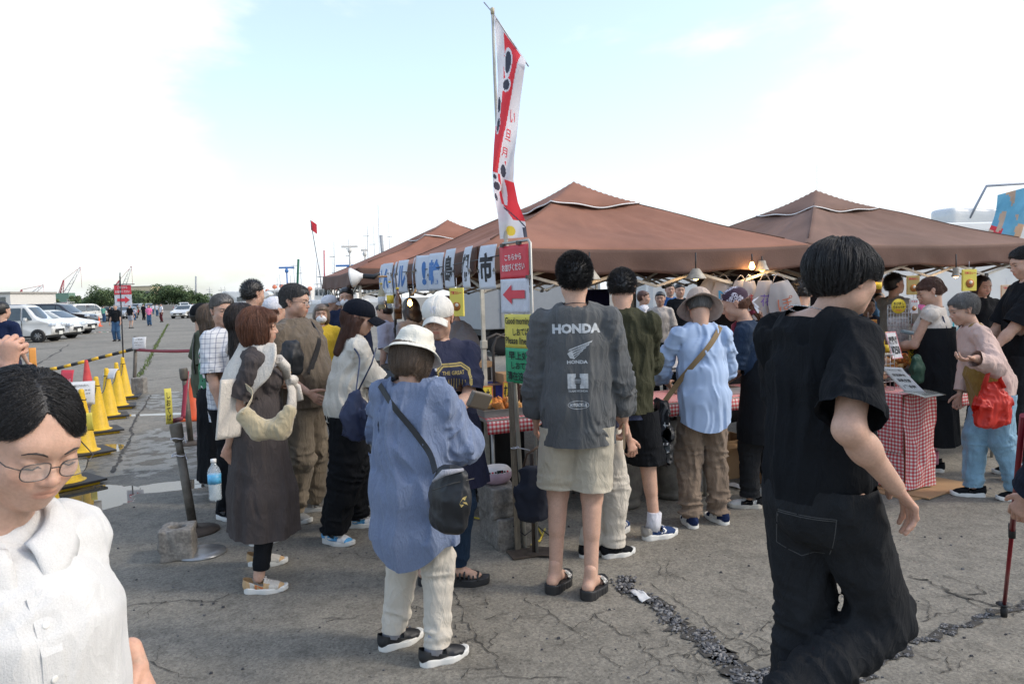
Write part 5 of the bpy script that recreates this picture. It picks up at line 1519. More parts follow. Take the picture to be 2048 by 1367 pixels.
mb = MB(); put_text(mb,'しおてば',.17,.035,xf(),0,.02,rot=-PI/2); M_ = np.eye(4); bk = unit(-P.F*.6 - np.array([0,1,0])*.6); M_[:3,1] = -bk; M_[:3,2] = EZ; M_[:3,0] = unit(np.cross(-bk,EZ)); M_[:3,3] = P.sp(.10,-.12,.24)+bk*.1
tee = [o for o in r_.children if o.name.startswith('tee')][0]; drape(tee,np.concatenate(mb.v),mb.f,M_,'print',LACE_W,tee,.002,.012); done(P)
# --- woman in long blue top, back to us
x,y = xy(842,1300)
P = Pose(x,y,22,1.455,1.03,hy=30,hp=-26,lean=3,lw=(-.12,.30,.98),rw=(.17,.32,1.02),lpole=(-1,-.3,-.4),rpole=(.4,-.9,-.4),la=G(790,1290)*[1,1,0],ra=G(875,1322)*[1,1,0],ltoe=28,rtoe=38,sh=.150,female=True)
r_ = person(P,'woman from behind in white bucket hat, long heather blue top and ecru trousers',hair='bob',hairm='ash',vol=.92,hat=1,strands=5000,hh=.0042,bh=.009,rh=dict(d=P.F*.8+P.R*.1+EZ*.25,curl=.5,n=P.R*-.5+EZ*.6,s=-P.R),lh=dict(curl=.5),seed=6,face=False)
tp = make_top(P,r_,'tunic',C_BLU,hem=.475,ease=.050,sleeve=1.42,sr=.110,cuff=.068,puff=.004,widths=[(.40,.225,.17,0),(.62,.262,.185,0),(.85,.262,.18,0),(1.05,.250,.165,0),(1.25,.225,.15,0),(1.37,.18,.115,-.01)],neck=.495,neck_r=.115,amp=.012,seed=21.,h=.008,fz=1.1,hem_curve=.07)
make_trousers(P,r_,'trousers',C_PNT,.97,(.105,.086,.068),.17,.14,.006,3.,.008,stack=1.3)
for a,yw in ((P.al,P.ltoe),(P.ar,P.rtoe)): make_shoe(P,r_,a,yw,'sneaker',NYL_B,WHITE_SOLE,1.04,laces=None,sock=SOCKG)
bucket_hat(P,r_,cloth('white_hat_cotton',(.70,.67,.58),bump=.6,bs=90),brim=.045,drop=.035,seed=9,h=.105,wr=.008); done(P)
bc = W(905,955,2.98)+[0,.0,-.0]
sb = strap_path(P,P.sp(-.135,-.02,.47),bc+[-.07,.02,.02],False,targets=[tp],width=.026,m=NYL_B,name='shoulder_strap',n=26)
bg_ = soft_bag('crossbody_bag',bc+[0,0,.02],unit(P.R+[0,-.3,0]),P.F,unit(EZ+[.12,0,0]),.085,.05,.20,NYL_B,seed=7,amp=.004,top=.85,h=.006); sb.parent = bg_
mb = MB(); a0 = np.array(bc); mb.tube([a0+[-.075,-.052,.0],a0+[-.03,-.058,.035],a0+[.05,-.055,.045]],[.004,.014,.006],8); mb.build('lining',[SOCKG],bg_)
mb = MB(); mb.tube([a0+[-.08,-.055,-.035],a0+[.0,-.062,-.008],a0+[.09,-.045,.006]],.0022,5); mb.build('zip',[DSTEEL],bg_)
mb = MB()
for q_ in ([(0,0),(.012,.02),(.022,.010),(.03,.028),(.018,.024)],[(.0,.0),(.008,-.014),(.018,-.004)],[(.012,.006),(.028,.004),(.034,-.008),(.022,-.002)]): mb.add([(x_,0,z_) for x_,z_ in q_],[list(range(len(q_)))])
M_ = np.eye(4); M_[:3,3] = bc+np.array([.03,-.2,-.085]); drape(bg_,np.concatenate(mb.v),mb.f,M_,'emblem',INK_Y,bg_,.002,.01)
loose(bg_,'black crossbody bag with small gold emblem hanging at the hip of the long blue top','bag')
# --- woman in white cap facing us
P = Pose(*xy(898,1168),165,1.60,1.12,hy=-172,hp=-14,lean=2,lw=(.03,.32,1.03),rw=(-.02,.30,.96),lpole=(-1,-.3,-.6),rpole=(1,-.3,-.6),la=(-.06,.02,0),ra=(.10,-.04,0),ltoe=-75,rtoe=-70,female=True,sh=.152)
r_ = person(P,'woman in white baseball cap and navy printed tee looking down at her wallet',hair='tied',hairm='dark',hat=1,hh=.0040,bh=.010,lids=1.,strands=1500,lh=dict(curl=.7,n=EZ,s=P.R),rh=dict(curl=.7,n=EZ,s=-P.R),feet=.036)
tp = make_top(P,r_,'tee',C_NAV,hem=.82,ease=.034,sleeve=.95,sr=.095,widths=[(.76,.20,.16,0),(.95,.205,.155,0),(1.1,.20,.15,0),(1.25,.19,.145,0),(1.37,.165,.11,-.01)],neck=.49,neck_r=.095,seed=31.,h=.0085)
make_skirt(P,r_,'skirt',cloth('ink_navy_cloth',(.018,.020,.040)),[(.98,.17,.14,0,0),(.85,.20,.17,0,0),(.58,.235,.20,0,0),(.50,.24,.205,0,0)],.56,.010,9,2.,.012)
make_trousers(P,r_,'leggings',cloth('dark_jeans',(.015,.030,.055)),.93,(.10,.075,.05),.16,.13,.005,5.,.011)
for a,yw in ((P.al,P.ltoe),(P.ar,P.rtoe)):
 s = make_shoe(P,r_,a+basis(yw) @ np.array([0,.01,0]),yw,'sandal',BLACK_RUB,BLACK_RUB,1.0); mb = MB()
 for yy in (-.03,-.005,.02,.045,.07,.095): mb.tube([(-.046,yy,.03),(-.034,yy,.058+.018*(yy < .04)),(0,yy+.004,.068+.028*(yy < .04)),(.034,yy,.058+.018*(yy < .04)),(.046,yy,.03)],.006,6)
 mb.tube([(0,-.03,.12),(0,.03,.092),(0,.1,.07)],.006,6); mb.build('strap',[BLACK_RUB],s)
cap_hat(P,r_,cloth('off_white_cap_cotton',(.66,.63,.57)),.052,name='cap',logo=lambda m_: (put_text(m_,'NY',.034,.034,xf(),0,.03)),lm=SOCKW,size=1.03)
mb = MB(); n_ = 0
for q_ in ([(-.09,.10),(-.06,.13),(.05,.13),(.09,.10),(.085,-.06),(.04,-.085),(-.05,-.085),(-.085,-.05)],):
 for k in range(8):
  a,b = np.array(q_[k]),np.array(q_[(k+1) % 8]); d = unit(np.append(b - a,0))[:2]; nn_ = np.array([-d[1],d[0]])*.004
  for o_ in (0,.010): mb.add([(a[0]*(1 - o_*9)+nn_[0],0,a[1]*(1 - o_*9)+nn_[1]),(a[0]*(1 - o_*9) - nn_[0],0,a[1]*(1 - o_*9) - nn_[1]),(b[0]*(1 - o_*9) - nn_[0],0,b[1]*(1 - o_*9) - nn_[1]),(b[0]*(1 - o_*9)+nn_[0],0,b[1]*(1 - o_*9)+nn_[1])],[(0,1,2,3)])
put_text(mb,'THE GREAT',.12,.02,xf((0,0,.085)),0,.02); put_text(mb,'MANUFACTURE',.13,.02,xf((0,0,-.04)),0,.02); put_text(mb,'OUTDOORS',.11,.014,xf((0,0,-.065)),0,.02)
for k in range(9): mb.box((-.055+.0138*k,0,.02),(.004,.0001,.075 - .004*abs(k - 4)))
Mc = np.eye(4); Mc[:3,0] = -P.R; Mc[:3,1] = -P.F; Mc[:3,2] = P.U; Mc[:3,3] = P.sp(-.04,.25,.24); drape(tp,np.concatenate(mb.v),mb.f,Mc,'print',INK_Y,tp,.002,.015); done(P)
mid_ = (P.wl+P.wr)/2; mb = MB(); mb.box((0,0,0),(.10,.03,.085),xf(W(957,800,3.62),rx=.4,rz=.5,ry=.3),bev=.008); mb.box((0,-.02,.01),(.10,.018,.08),xf(W(957,800,3.62),rx=.4,rz=.5,ry=.3),bev=.006)
loose(mb.build('wallet',[mat('taupe_leather',(.14,.115,.085),rough=.45)]),'open taupe leather wallet held by the woman in the white cap','wallet')
mb = MB(); pts = [P.sp(.06,.16,.10),P.sp(.05,.16,.25),P.sp(.07,.10,.44),P.sp(.10,-.02,.50)]; 
for i in range(26):
 t0 = i/26; j = min(int(t0*3),2); u_ = t0*3 - j; a = pts[j]*(1 - u_)+pts[j+1]*u_; u2 = u_+.105; b = pts[j]*(1 - u2)+pts[j+1]*u2; mb.tube([a+P.F*.035,b+P.F*.035],.006,6,None,i % 2)
so = mb.build('shoulder_cord',[INK_B,SOCKW])
bb_ = soft_bag('patterned_bag',W(905,868,3.7),X_,[0,1.,0],EZ,.075,.035,.13,mat('grey_bandana_print',(.22,.22,.23),rough=.85,var=.6,vs=60),seed=2,h=.008); so.parent = bb_
mb = MB()
for r0 in (.012,.022,.032,.042):
 for k in range(12):
  a = k*PI/6+r0*30; mb.add([((r0+.004*math.cos(t))*math.cos(a) - .004*math.sin(t)*math.sin(a),0,(r0+.004*math.cos(t))*math.sin(a)+.004*math.sin(t)*math.cos(a)) for t in np.linspace(0,2*PI,7)[:-1]],[(0,1,2,3,4,5)])
M_ = np.eye(4); M_[:3,3] = W(905,900,3.5); drape(bb_,np.concatenate(mb.v),mb.f,M_,'print',LACE_W,bb_,.002,.01)
loose(bb_,'small grey bag with round white pattern hanging in front of the navy skirt','bag')
# --- woman with auburn bob and draped knit
P = Pose(*xy(532,1158),72,1.575,.96,hy=76,hp=-4,lean=2,lw=(-.03,-.17,.86),rw=(.06,-.19,.80),lpole=(-.8,-.8,0),rpole=(.8,-.8,0),la=G(524,1128)*[1,1,0],ra=G(519,1182)*[1,1,0],ltoe=14,rtoe=14,female=True,sh=.148)
P.hd = P.hd+[.02,0,0]
r_ = person(P,'woman with auburn bob in charcoal linen dress, oatmeal knit draped over her shoulders',hair='bob',hairm='red',vol=1.0,strands=9000,hh=.0040,bh=.009,lh=dict(curl=.7,n=P.F),rh=dict(curl=.8,n=P.F),seed=8,tint=.97)
tp = make_top(P,r_,'dress_bodice',C_DRS,hem=.86,ease=.030,sleeve=.80,sr=.085,widths=[(.78,.175,.16,0),(.95,.175,.155,0),(1.1,.168,.145,0),(1.25,.17,.14,0),(1.37,.155,.10,-.01)],neck=.50,neck_r=.09,vneck=.10,seed=41.,h=.0085)
make_skirt(P,r_,'dress_skirt',C_DRS,[(.98,.150,.13,0,0),(.80,.175,.145,0,0),(.5,.205,.182,0,0),(.22,.215,.190,0,0),(.16,.215,.190,0,0)],.285,.014,8,6.,.009)
P.legtop = .33; make_trousers(P,r_,'leggings',C_BLK,.92,(.09,.07,.05),.15,.12,.004,5.,.010)
ORS = cloth('sand_suede',(.50,.33,.17)); ORN = mat('orange_suede',(.55,.14,.04),rough=.8); GRM = cloth('oat_mesh',(.52,.48,.42))
for a,yw in ((P.al,P.ltoe),(P.ar,P.rtoe)): make_shoe(P,r_,a,yw,'sneaker',GRM,WHITE_SOLE,1.0,trim=ORS,toe_mat=ORS,heel_mat=ORS,laces=LACE_W,motif=[('text',('N',-.01,.0,.042,.036))],mm=ORN)
# knit draped over the shoulders and knotted in front
def kn(p):
 d = tpf(p); return d
mb = MB(); pk = lambda r,f_,u: P.sp(r,f_,u)
def shawl(u,v):
 a = (u - .5)*2; s_ = -1 if a < 0 else 1; A_ = abs(a)
 # from the nape over the shoulder and down the chest; v runs from the neck to the outer edge
 top_ = pk(a*.075,-.075+A_*.16,.515 - .02*A_); out = pk(a*(.250 - .05*A_),-.155+.24*A_**1.2,.36+.05*A_ - .30*(1 - A_)**.7*1.0+(0. if A_ < .7 else -.1*(A_ - .7)))
 m_ = top_*(1 - v)+out*v; bl = .022+math.sin(v*PI)*.05; n_ = unit(m_ - pk(0,0,.25)); w = float(vnoise(np.array([[a*4+3,v*4,2.]]))[0])
 return m_+n_*(bl+.006+.012*w)
mb.sheet(shawl,40,16); kn_ = mb.build('draped_knit',[C_KNT],r_); kn_.modifiers.new('thick','SOLIDIFY').thickness = .012
mb = MB(); k0 = pk(.02,.175,.30)
mb.tube([pk(-.13,.12,.43),pk(-.08,.165,.38),k0+[0,0,.0]],[.030,.030,.022],10,flat=.7); mb.tube([pk(.13,.12,.43),pk(.09,.16,.38),k0],[.030,.030,.022],10,flat=.7)
mb.tube([k0+P.R*.03,k0+P.F*.03,k0 - P.R*.03 - EZ*.02],[.024,.030,.022],10); mb.tube([k0,k0+P.F*.02+P.R*.02 - EZ*.06,k0+P.F*.015+P.R*.03 - EZ*.13,k0+P.R*.03 - EZ*.21],[.020,.028,.034,.038],12,flat=.6)
mb.tube([k0,k0+P.F*.05 - P.R*.02 - EZ*.04,k0+P.F*.06 - EZ*.12],[.020,.030,.034],12,flat=.6); mb.build('knot',[C_KNT],kn_)
mb = MB(); mb.sheet(lambda u,v: pk(.20 - .10*u+.03*v,-.20+.13*u - .03*v,.33 - v*.34)+unit(P.R - P.F)*.03*math.sin(u*PI)*(1 - v*.5),10,14); 
o = mb.build('knit_sleeve',[C_KNT],kn_); o.modifiers.new('thick','SOLIDIFY').thickness = .014; done(P)
bc = W(533,838,3.78); CRBAG = cloth('sand_nylon',(.44,.36,.22),sheen=.3)
f = lambda p: smin(ell(p,bc+[-.115,0,.03],bc+[-.04,0,-.055],.026,.042,.040,.052,np.array([0,1.,0])),smin(ell(p,bc+[-.04,0,-.055],bc+[.07,0,-.05],.040,.052,.040,.052,np.array([0,1.,0])),ell(p,bc+[.07,0,-.05],bc+[.12,0,.05],.038,.050,.022,.034,np.array([0,1.,0])),.03),.03)+folds(p,5.,.003,20,14)
V,Q = mesh_sdf(f,bc - .22,bc+.22,.006); bg_ = obj_from('crescent_bag',V,Q,CRBAG)
sb = strap_path(P,bc+[-.11,-.03,.03],P.sp(-.10,.12,.42),False,targets=[tp],width=.03,m=CRBAG,name='shoulder_strap'); sb.parent = bg_
loose(bg_,'sand coloured crescent bag worn across the charcoal dress','bag')
wb = P.wr+np.array([-.02,-.01,-.06])
WATERP = mat('clear_plastic',(.85,.9,.92),rough=.05,var=0.,alpha=.28,spec=.9); LBL = mat('blue_water_label',(.10,.38,.62),rough=.4,var=.35,vs=30); LIQ = mat('bottled_water',(.55,.66,.70),rough=.03,alpha=.45,var=0.)
bt = MB(); wb = W(429,960,3.95); bt.lathe([(.030,-.105),(.033,-.095),(.032,-.06),(.034,-.02),(.033,.03),(.034,.045),(.028,.065),(.014,.085),(.013,.10)],16,xf(wb)); bo = bt.build('water_bottle',[WATERP])
mb = MB(); mb.lathe([(.0345,-.015),(.0345,.035)],16,xf(wb)); mb.build('label',[LBL],bo); mb = MB(); mb.lathe([(.029,-.102),(.0295,.02)],16,xf(wb)); mb.build('water',[LIQ],bo); mb = MB(); mb.lathe([(.015,.098),(.015,.115)],12,xf(wb)); mb.build('bottle_cap',[LACE_W],bo)
loose(bo,'half full water bottle with blue label held behind the charcoal dress','bottle')
# --- young man striding past in black
P = Pose(.915,2.24,66,1.79,1.05,hy=70,hp=-4,lean=1,lw=(-.20,.25,.80),rw=W(1790,972,2.02),rpole=(.3,-1,.0),lpole=(-.3,-1,0),la=(-.10,-.05,0),ra=W(1560,1400,2.15) - [0,0,.09],ltoe=0,rtoe=10,sh=.150,hipw=.085,rkp=(.05,1,0))
P.hd = W(1688,558,2.22); P.hs = .94
r_ = person(P,'young man striding past in black tee and black jeans, thin chain at his neck',hair='bowl',vol=1.06,strands=16000,hh=.0030,bh=.0065,rh=dict(curl=[.35,.45,.5,.6],n=-P.R*.2 - P.F,s=P.F*.6+P.R*-.5,thumb=.3),lh=dict(curl=.5),seed=11,hand_h=.0032,srad=.0004,tint=.98,smile=1)
make_top(P,r_,'tee',C_BLK,hem=.90,ease=.020,sleeve=.86,sr=.092,widths=[(.86,.172,.145,0),(.98,.172,.14,0),(1.08,.172,.135,0),(1.25,.176,.135,0),(1.37,.165,.115,-.01)],neck=.497,neck_r=.086,amp=.008,seed=51.,h=.0065,fz=1.6)
make_trousers(P,r_,'jeans',C_BLKP,.99,(.096,.086,.080),.158,.130,.008,15.,.008,stack=1.)
jn = [o for o in r_.children if o.name.startswith('jeans')][0]; mb = MB()
for q_ in ([(-.075,.0),(.075,.0)],[(-.075,-.006),(.075,-.006)],[(-.075,0),(-.07,-.13)],[(.075,0),(.07,-.13)],[(-.07,-.13),(0,-.16)],[(.07,-.13),(0,-.16)]):
 a,b = np.array(q_); n_ = np.array([-(b - a)[1],(b - a)[0]])/np.linalg.norm(b - a)*.0012; mb.add([(*(p_+n_*s_),)[:1]+(0,)+(*(p_+n_*s_),)[1:] for p_,s_ in ((a,1),(a,-1),(b,-1),(b,1))],[(0,1,2,3)])
M_ = np.eye(4); dr = unit([.25,1.,0]); M_[:3,0] = unit([1.,-.25,0]); M_[:3,1] = dr; M_[:3,3] = W(1640,1085,1.9); drape(jn,np.concatenate(mb.v),mb.f,M_,'stitching',cloth('grey_thread',(.075,.075,.075)),jn,.001,.02)
for a,yw,zz,pt in ((P.al,P.ltoe,0,0),(P.ar,P.rtoe,.05,-35)): make_shoe(P,r_,a,yw,'sneaker',C_BLK,BLACK_RUB,1.08,z=zz,pitch=pt)
mb = MB(); nb = P.sp(0,-.03,.49)
ring = [nb+P.R*.066*math.cos(a)+P.F*.070*math.sin(a)+EZ*(.006 - .02*math.sin(a)) for a in np.linspace(0,2*PI,90)]
for i in range(0,88): mb.tube([ring[i],ring[i+1]],.0020 if i % 2 else .0013,5)
mb.build('chain',[mat('silver_chain',(.55,.55,.55),rough=.25,metal=.9)],r_)
WALK = P; done(P)
# --- woman in white blouse and glasses, close to the camera
P = Pose(-.865,1.20,124,1.475,1.18,hs=1.0,hy=122,hp=-24,hr=-4,lean=3,lw=W(272,1322,1.36),rw=(.3,.1,.78),lpole=(.3,-1,-.1),rpole=(.8,-.6,0),female=True,sh=.140,la=(-.1,.1,0),ra=(.1,-.12,0))
P.hd = W(54,880,1.20)
P.neck = P.neck*.6+(P.hd - [0,0,.12])*.4
r_ = person(P,'woman in white blouse and thin framed glasses looking down, close at the left edge',hair='parted',hairm='black',vol=1.06,strands=15000,hh=.0021,bh=.008,lids=1.,lh=dict(d=[.45,-.25,-.8],curl=.6,n=[-.7,-.1,-.3],s=[.2,-1,0],thumb=.5),rh=dict(curl=.5),jaw=1.12,seed=12,lipc=(1.,.84,.82),hand_h=.003,srad=.00035,brow=.8,tint=1.06,smile=.5)
tp = make_top(P,r_,'blouse',C_WHT,hem=.72,ease=.036,sleeve=.97,sr=.105,ak=.03,widths=[(.66,.245,.20,0),(.90,.235,.19,.01),(1.08,.215,.185,.02),(1.22,.205,.18,.02),(1.36,.165,.105,-.01)],neck=.50,neck_r=.090,vneck=.07,amp=.006,seed=61.,h=.0065,fz=2.4)
make_trousers(P,r_,'trousers',C_BLK,.97,(.12,.1,.08),.18,.15,.006,3.,.014)
for a,yw in ((P.al,P.ltoe),(P.ar,P.rtoe)): make_shoe(P,r_,a,yw,'flat',C_BLK,BLACK_RUB,.9)
glasses(P,r_)
mb = MB()
for sg in (-1,1):
 def cl(u,v,sg=sg):
  a = sg*(.15+1.35*u) ; rr = .088+.062*v*(1 - .25*u); return P.sp(0,-.02,.500)+(P.R*math.sin(a)*rr+P.F*math.cos(a)*(rr+.03))*P.k+P.U*(.012 - .055*v*(1.25 - .7*u) - .035*(1 - u)+.018*math.sin(v*PI)) 
 mb.sheet(cl,14,6)
o = mb.build('collar',[C_WHT],r_); o.modifiers.new('thick','SOLIDIFY').thickness = .003
bv = BVHTree.FromPolygons([tuple(x.co) for x in tp.data.vertices],[tuple(p.vertices) for p in tp.data.polygons])
pl = MB(); bt = MB(); prev = []
for i in range(14):
 q = P.sp(.0,.5,.40 - .045*i); h_ = bv.ray_cast(Vector(q),Vector(-P.F),1.)
 if h_[0]: prev.append((np.array(h_[0]),np.array(h_[1])))
for i,(p,n_) in enumerate(prev):
 if i % 2 == 1: M_ = Matrix.Translation(Vector(p+n_*.002)) @ Vector(n_).to_track_quat('Z','Y').to_matrix().to_4x4(); bt = MB(); bt.lathe([(.0052,0),(.0055,.0015),(.004,.0025),(.001,.0018)],12,M_); bt.build('button',[mat('pearl_button',(.75,.73,.68),rough=.3)],r_)
ptsL = [p+n_*.0015 for p,n_ in prev]
if len(ptsL) > 3:
 vs = []; 
 for p in ptsL: vs += [p - P.R*.015,p+P.R*.015]
 pl.add(vs,[(2*i,2*i+1,2*i+3,2*i+2) for i in range(len(ptsL) - 1)]); pk_ = pl.build('placket',[C_WHT],r_,solid=.002)
strap_path(P,P.sp(-.12,.06,.47),P.sp(-.03,-.2,.2),False,targets=[tp],width=.02,m=NYL_N,parent=r_,name='bag_strap'); done(P)
# --- woman in black cap and cream blouse
P = Pose(*xy(702,1078),66,1.60,.98,hy=84,hp=-16,lean=12,lw=(-.08,.30,1.0),rw=(.02,.33,.92),lpole=(-.5,-1,-.2),rpole=(.8,-.8,-.2),la=G(712,1052)*[1,1,0],ra=G(668,1085)*[1,1,0],ltoe=18,rtoe=52,female=True,sh=.150)
r_ = person(P,'woman in black baseball cap and cream blouse with wide black trousers, long brown hair',hair='long',hairm='brown',hat=1,strands=6000,hh=.0042,bh=.009,rh=dict(curl=.9),lh=dict(curl=.6),seed=13,tint=.95)
tp = make_top(P,r_,'blouse',C_CRM,hem=.84,ease=.036,sleeve=.92,sr=.108,widths=[(.78,.21,.16,0),(.95,.21,.16,0),(1.1,.205,.155,0),(1.25,.20,.15,0),(1.37,.17,.11,-.01)],neck=.49,neck_r=.10,seed=71.,h=.008,amp=.009)
make_trousers(P,r_,'trousers',C_BLK,.98,(.130,.125,.100),.175,.145,.011,25.,.009,stack=1.)
SKY_ = cloth('sky_blue_suede',(.10,.35,.62)); 
for a,yw in ((P.al,P.ltoe),(P.ar,P.rtoe)): make_shoe(P,r_,a,yw,'sneaker',cloth('white_leather',(.66,.66,.66)),WHITE_SOLE,1.05,trim=SKY_,toe_mat=SKY_,heel_mat=SKY_,laces=LACE_W,motif=[('poly',[(-.04,.004),(-.028,-.010),(.0,-.006),(.042,.022),(-.006,.004),(-.03,.0)])],mm=LACE_W)
cap_hat(P,r_,cloth('black_cap_twill',(.008,.010,.016)),.085,logo=lambda m_: put_text(m_,'N',.036,.044,xf(),0,.05),lm=SOCKW,size=1.05); done(P)
bc = W(712,790,4.15); dsb = soft_bag('drawstring_bag',bc,unit(P.F*1.),P.R,EZ,.075,.055,.20,NYL_N,seed=4,amp=.010,h=.007,top=.45)
s1 = strap_path(P,P.sp(.11,.02,.46),bc,False,targets=[tp],width=.010,m=NYL_N,name='cord',th=.006); s1.parent = dsb
mb = MB(); mb.tube([bc,bc+[.10,-.02,.18],P.sp(.02,.14,.44)],.005,6); mb.build('cord',[NYL_N],dsb); loose(dsb,'navy drawstring bag with cords hanging from the cream blouse','bag')
# --- big man in brown tee
P = Pose(*xy(612,1040),112,1.715,1.28,hy=100,hp=-5,lw=(-.12,.26,1.02),rw=(.20,.22,.95),la=G(628,1020)*[1,1,0],ra=G(588,1040)*[1,1,0],ltoe=-40,rtoe=10,bulge=.05,sh=.18)
r_ = person(P,'heavyset man in brown tee and khaki trousers with round glasses and swept back greying hair',hair='swept',hairm='salt',strands=5000,hh=.0042,bh=.010,jaw=1.16,seed=14,tint=.92,lh=dict(curl=.4),rh=dict(curl=.4))
tp = make_top(P,r_,'tee',C_TEE,hem=.83,ease=.030,sleeve=.95,sr=.098,widths=[(.78,.20,.165,.0),(.95,.205,.175,.02),(1.1,.205,.17,.02),(1.25,.205,.15,.01),(1.37,.18,.115,-.01)],neck=.50,neck_r=.095,seed=81.,h=.008)
make_trousers(P,r_,'trousers',C_KHA,.99,(.10,.085,.075),.165,.14,.010,35.,.009,stack=1.6)
for a,yw in ((P.al,P.ltoe),(P.ar,P.rtoe)): make_shoe(P,r_,a,yw,'sneaker',cloth('grey_suede',(.26,.26,.25)),WHITE_SOLE,1.05,trim=GRYT,laces=SOCKW,motif=[('text',('N',-.01,.0,.042,.036))],mm=LACE_W)
glasses(P,r_); done(P)
bc = P.sp(.02,.23,.10)+P.R*.05; cb = soft_bag('sling_bag',W(583,690,4.75),unit([.6,.4,-.7]),[0,1.,0],EZ,.06,.05,.15,NYL_B,seed=8)
s1 = strap_path(P,P.sp(-.10,.05,.48),P.sp(.14,.16,.14),True,targets=[tp],width=.045,m=NYL_B,name='shoulder_strap'); s1.parent = cb; loose(cb,'black sling bag strapped across the brown tee','bag')
# --- queue behind: compact builder for people partly hidden or far away
def passer(px,py,yaw,h,label,top,trou,hair='spiky',hm='black',q=1.,group=None,Y=None,sleeve=.9,hem=.86,hy=None,hp=0,shorts=False,skirt=None,lean=0,lw=None,rw=None,lpole=None,rpole=None,strands=0,face=None,tint=1.,female=False,g=1.,shoe=None,la=None,ra=None,sr=.085,lids=0.,hd=None,neck=.49,neck_r=.09,fin=True,hat=0,lh=None,cuff=None,bun=False,seed=None,jaw=1.,curl=.6,legs=True):
 if Y is None: y = xy(px,py)[1]; x = float(W(px,hz(px),y)[0])
 else: w_ = W(px,hz(px),Y); x,y = float(w_[0]),Y
 kw = {}
 if lw is not None: kw['lw'] = lw
 if rw is not None: kw['rw'] = rw
 if lpole: kw['lpole'] = lpole
 if rpole: kw['rpole'] = rpole
 if la: kw['la'] = la
 if ra: kw['ra'] = ra
 P = Pose(x,y,yaw,h,g,lean=lean,hy=yaw if hy is None else hy,hp=hp,female=female,**kw)
 if hd is not None: P.hd = hd
 sd = seed if seed is not None else px*.013
 r_ = person(P,label,group,hair=hair,hairm=hm,hh=.0046*q,bh=.012*q,hand_h=.0055*q if q < 2 else .011,face=(q < 2.2) if face is None else face,strands=strands,tint=tint,lids=lids,bun=bun,hat=hat,jaw=jaw,seed=int(px),lh=lh or dict(curl=curl),rh=dict(curl=curl))
 P.top = make_top(P,r_,'top',top,hem=hem,ease=.026,sleeve=sleeve,sr=sr,cuff=cuff,seed=sd,h=.010*q,neck=neck,neck_r=neck_r,widths=[(hem - .04,.195,.15,0),(.95,.195,.15,0),(1.1,.19,.145,0),(1.25,.19,.14,0),(1.37,.17,.11,-.01)])
 if legs:
  if skirt: make_skirt(P,r_,'skirt',skirt[0],[(1.0*P.k,.15,.12,0,0),(.85*P.k,.18,.15,0,0),(.2,.21,.18,0,0),(.1,.21,.18,0,0)],skirt[1],.010,9,sd,.012*q)
  if trou: make_trousers(P,r_,'shorts' if shorts else 'trousers',trou,.42 if shorts else .98,(.11,.09,.075) if not shorts else (.12,.11,.1),.17,.135,.008,sd,.011*q)
  for a,yw in ((P.al,P.ltoe),(P.ar,P.rtoe)): make_shoe(P,r_,a,yw,'sneaker' if q < 2 else 'flat',shoe or C_BLK,WHITE_SOLE if q < 2 else BLACK_RUB,1.)
 if fin: done(P)
 return P
passer(487,1080,48,1.60,'woman with long dark hair and beige smocked blouse, arms crossed, behind the auburn bob',C_LACE,C_BLK,'long','dark',sleeve=.62,sr=.088,lw=(.04,.22,1.10),rw=(-.02,.26,1.08),lpole=(-1,.1,-.6),rpole=(1,.1,-.6),strands=5000,hy=58,female=True,neck_r=.11)
P = passer(448,1030,112,1.66,'grey haired man in window pane check shirt carrying a plastic bag',C_PLD,C_BLK,'swept','grey',hem=.74,sleeve=.9,hy=140,hp=-3,rw=(.19,.10,.82),lw=(-.2,.1,.9),strands=3000,tint=.9,jaw=1.1,sr=.09)
passer(425,995,55,1.60,'woman with shoulder length hair in green floral blouse',C_FLO,None,'lob','ash',skirt=(C_BLK,.18),rw=(.10,.22,1.0),lw=(-.1,.25,1.02),strands=3000,hy=70,female=True,sleeve=1.1,sr=.10,hem=.80)
P = passer(406,960,60,1.60,'person in black cap and dark olive tee with one hand on the hip',cloth('olive_tee',(.075,.085,.055)),C_BLK,'old','black',hat=1,hy=88,lw=(-.16,.03,.98),lpole=(-1,-.3,0),rw=(.2,.1,.9),fin=False,hem=.80)
cap_hat(P,P.root,C_BLK,.075); strap_path(P,P.sp(.06,.02,.47),P.sp(.08,-.1,.1),False,targets=[P.top],width=.03,m=NYL_B,parent=P.root,name='bag_strap'); done(P)
passer(508,0,20,1.80,'tall man whose black hair shows above the queue',cloth('dim_grey_tee',(.1,.1,.1)),C_BLK,'spiky',Y=6.9,strands=1500,hy=35)
P = passer(552,0,40,1.64,'person in white cap behind the man in the brown tee',SOCKW,C_BLK,'old','brown',Y=6.4,hat=1,fin=False); cap_hat(P,P.root,SOCKW,.07); done(P)
# hidden customer in wide trousers and platform sandals
P = passer(1188,1112,60,1.48,'customer in wide stone trousers and black platform sandals, hidden behind the charcoal shirt',C_NAV,C_PNT,'bob','black',la=(-.06,-.04,0),ra=(.05,.08,0),fin=False)
done(P)
tb = soft_bag('tote_bag',W(1062,942,4.15),X_,[0,1.,0],EZ,.085,.05,.24,mat('navy_canvas',(.010,.014,.028),rough=.8),seed=6,top=.7)
mb = MB(); a0 = W(1062,942,4.15); mb.tube([a0+[-.05,0,0],a0+[-.02,0,.10],a0+[.05,0,.14]],.007,6); mb.build('handle',[mat('dark_leather',(.06,.035,.02),rough=.5)],tb); loose(tb,'navy canvas tote hanging beside the beige shorts','bag')
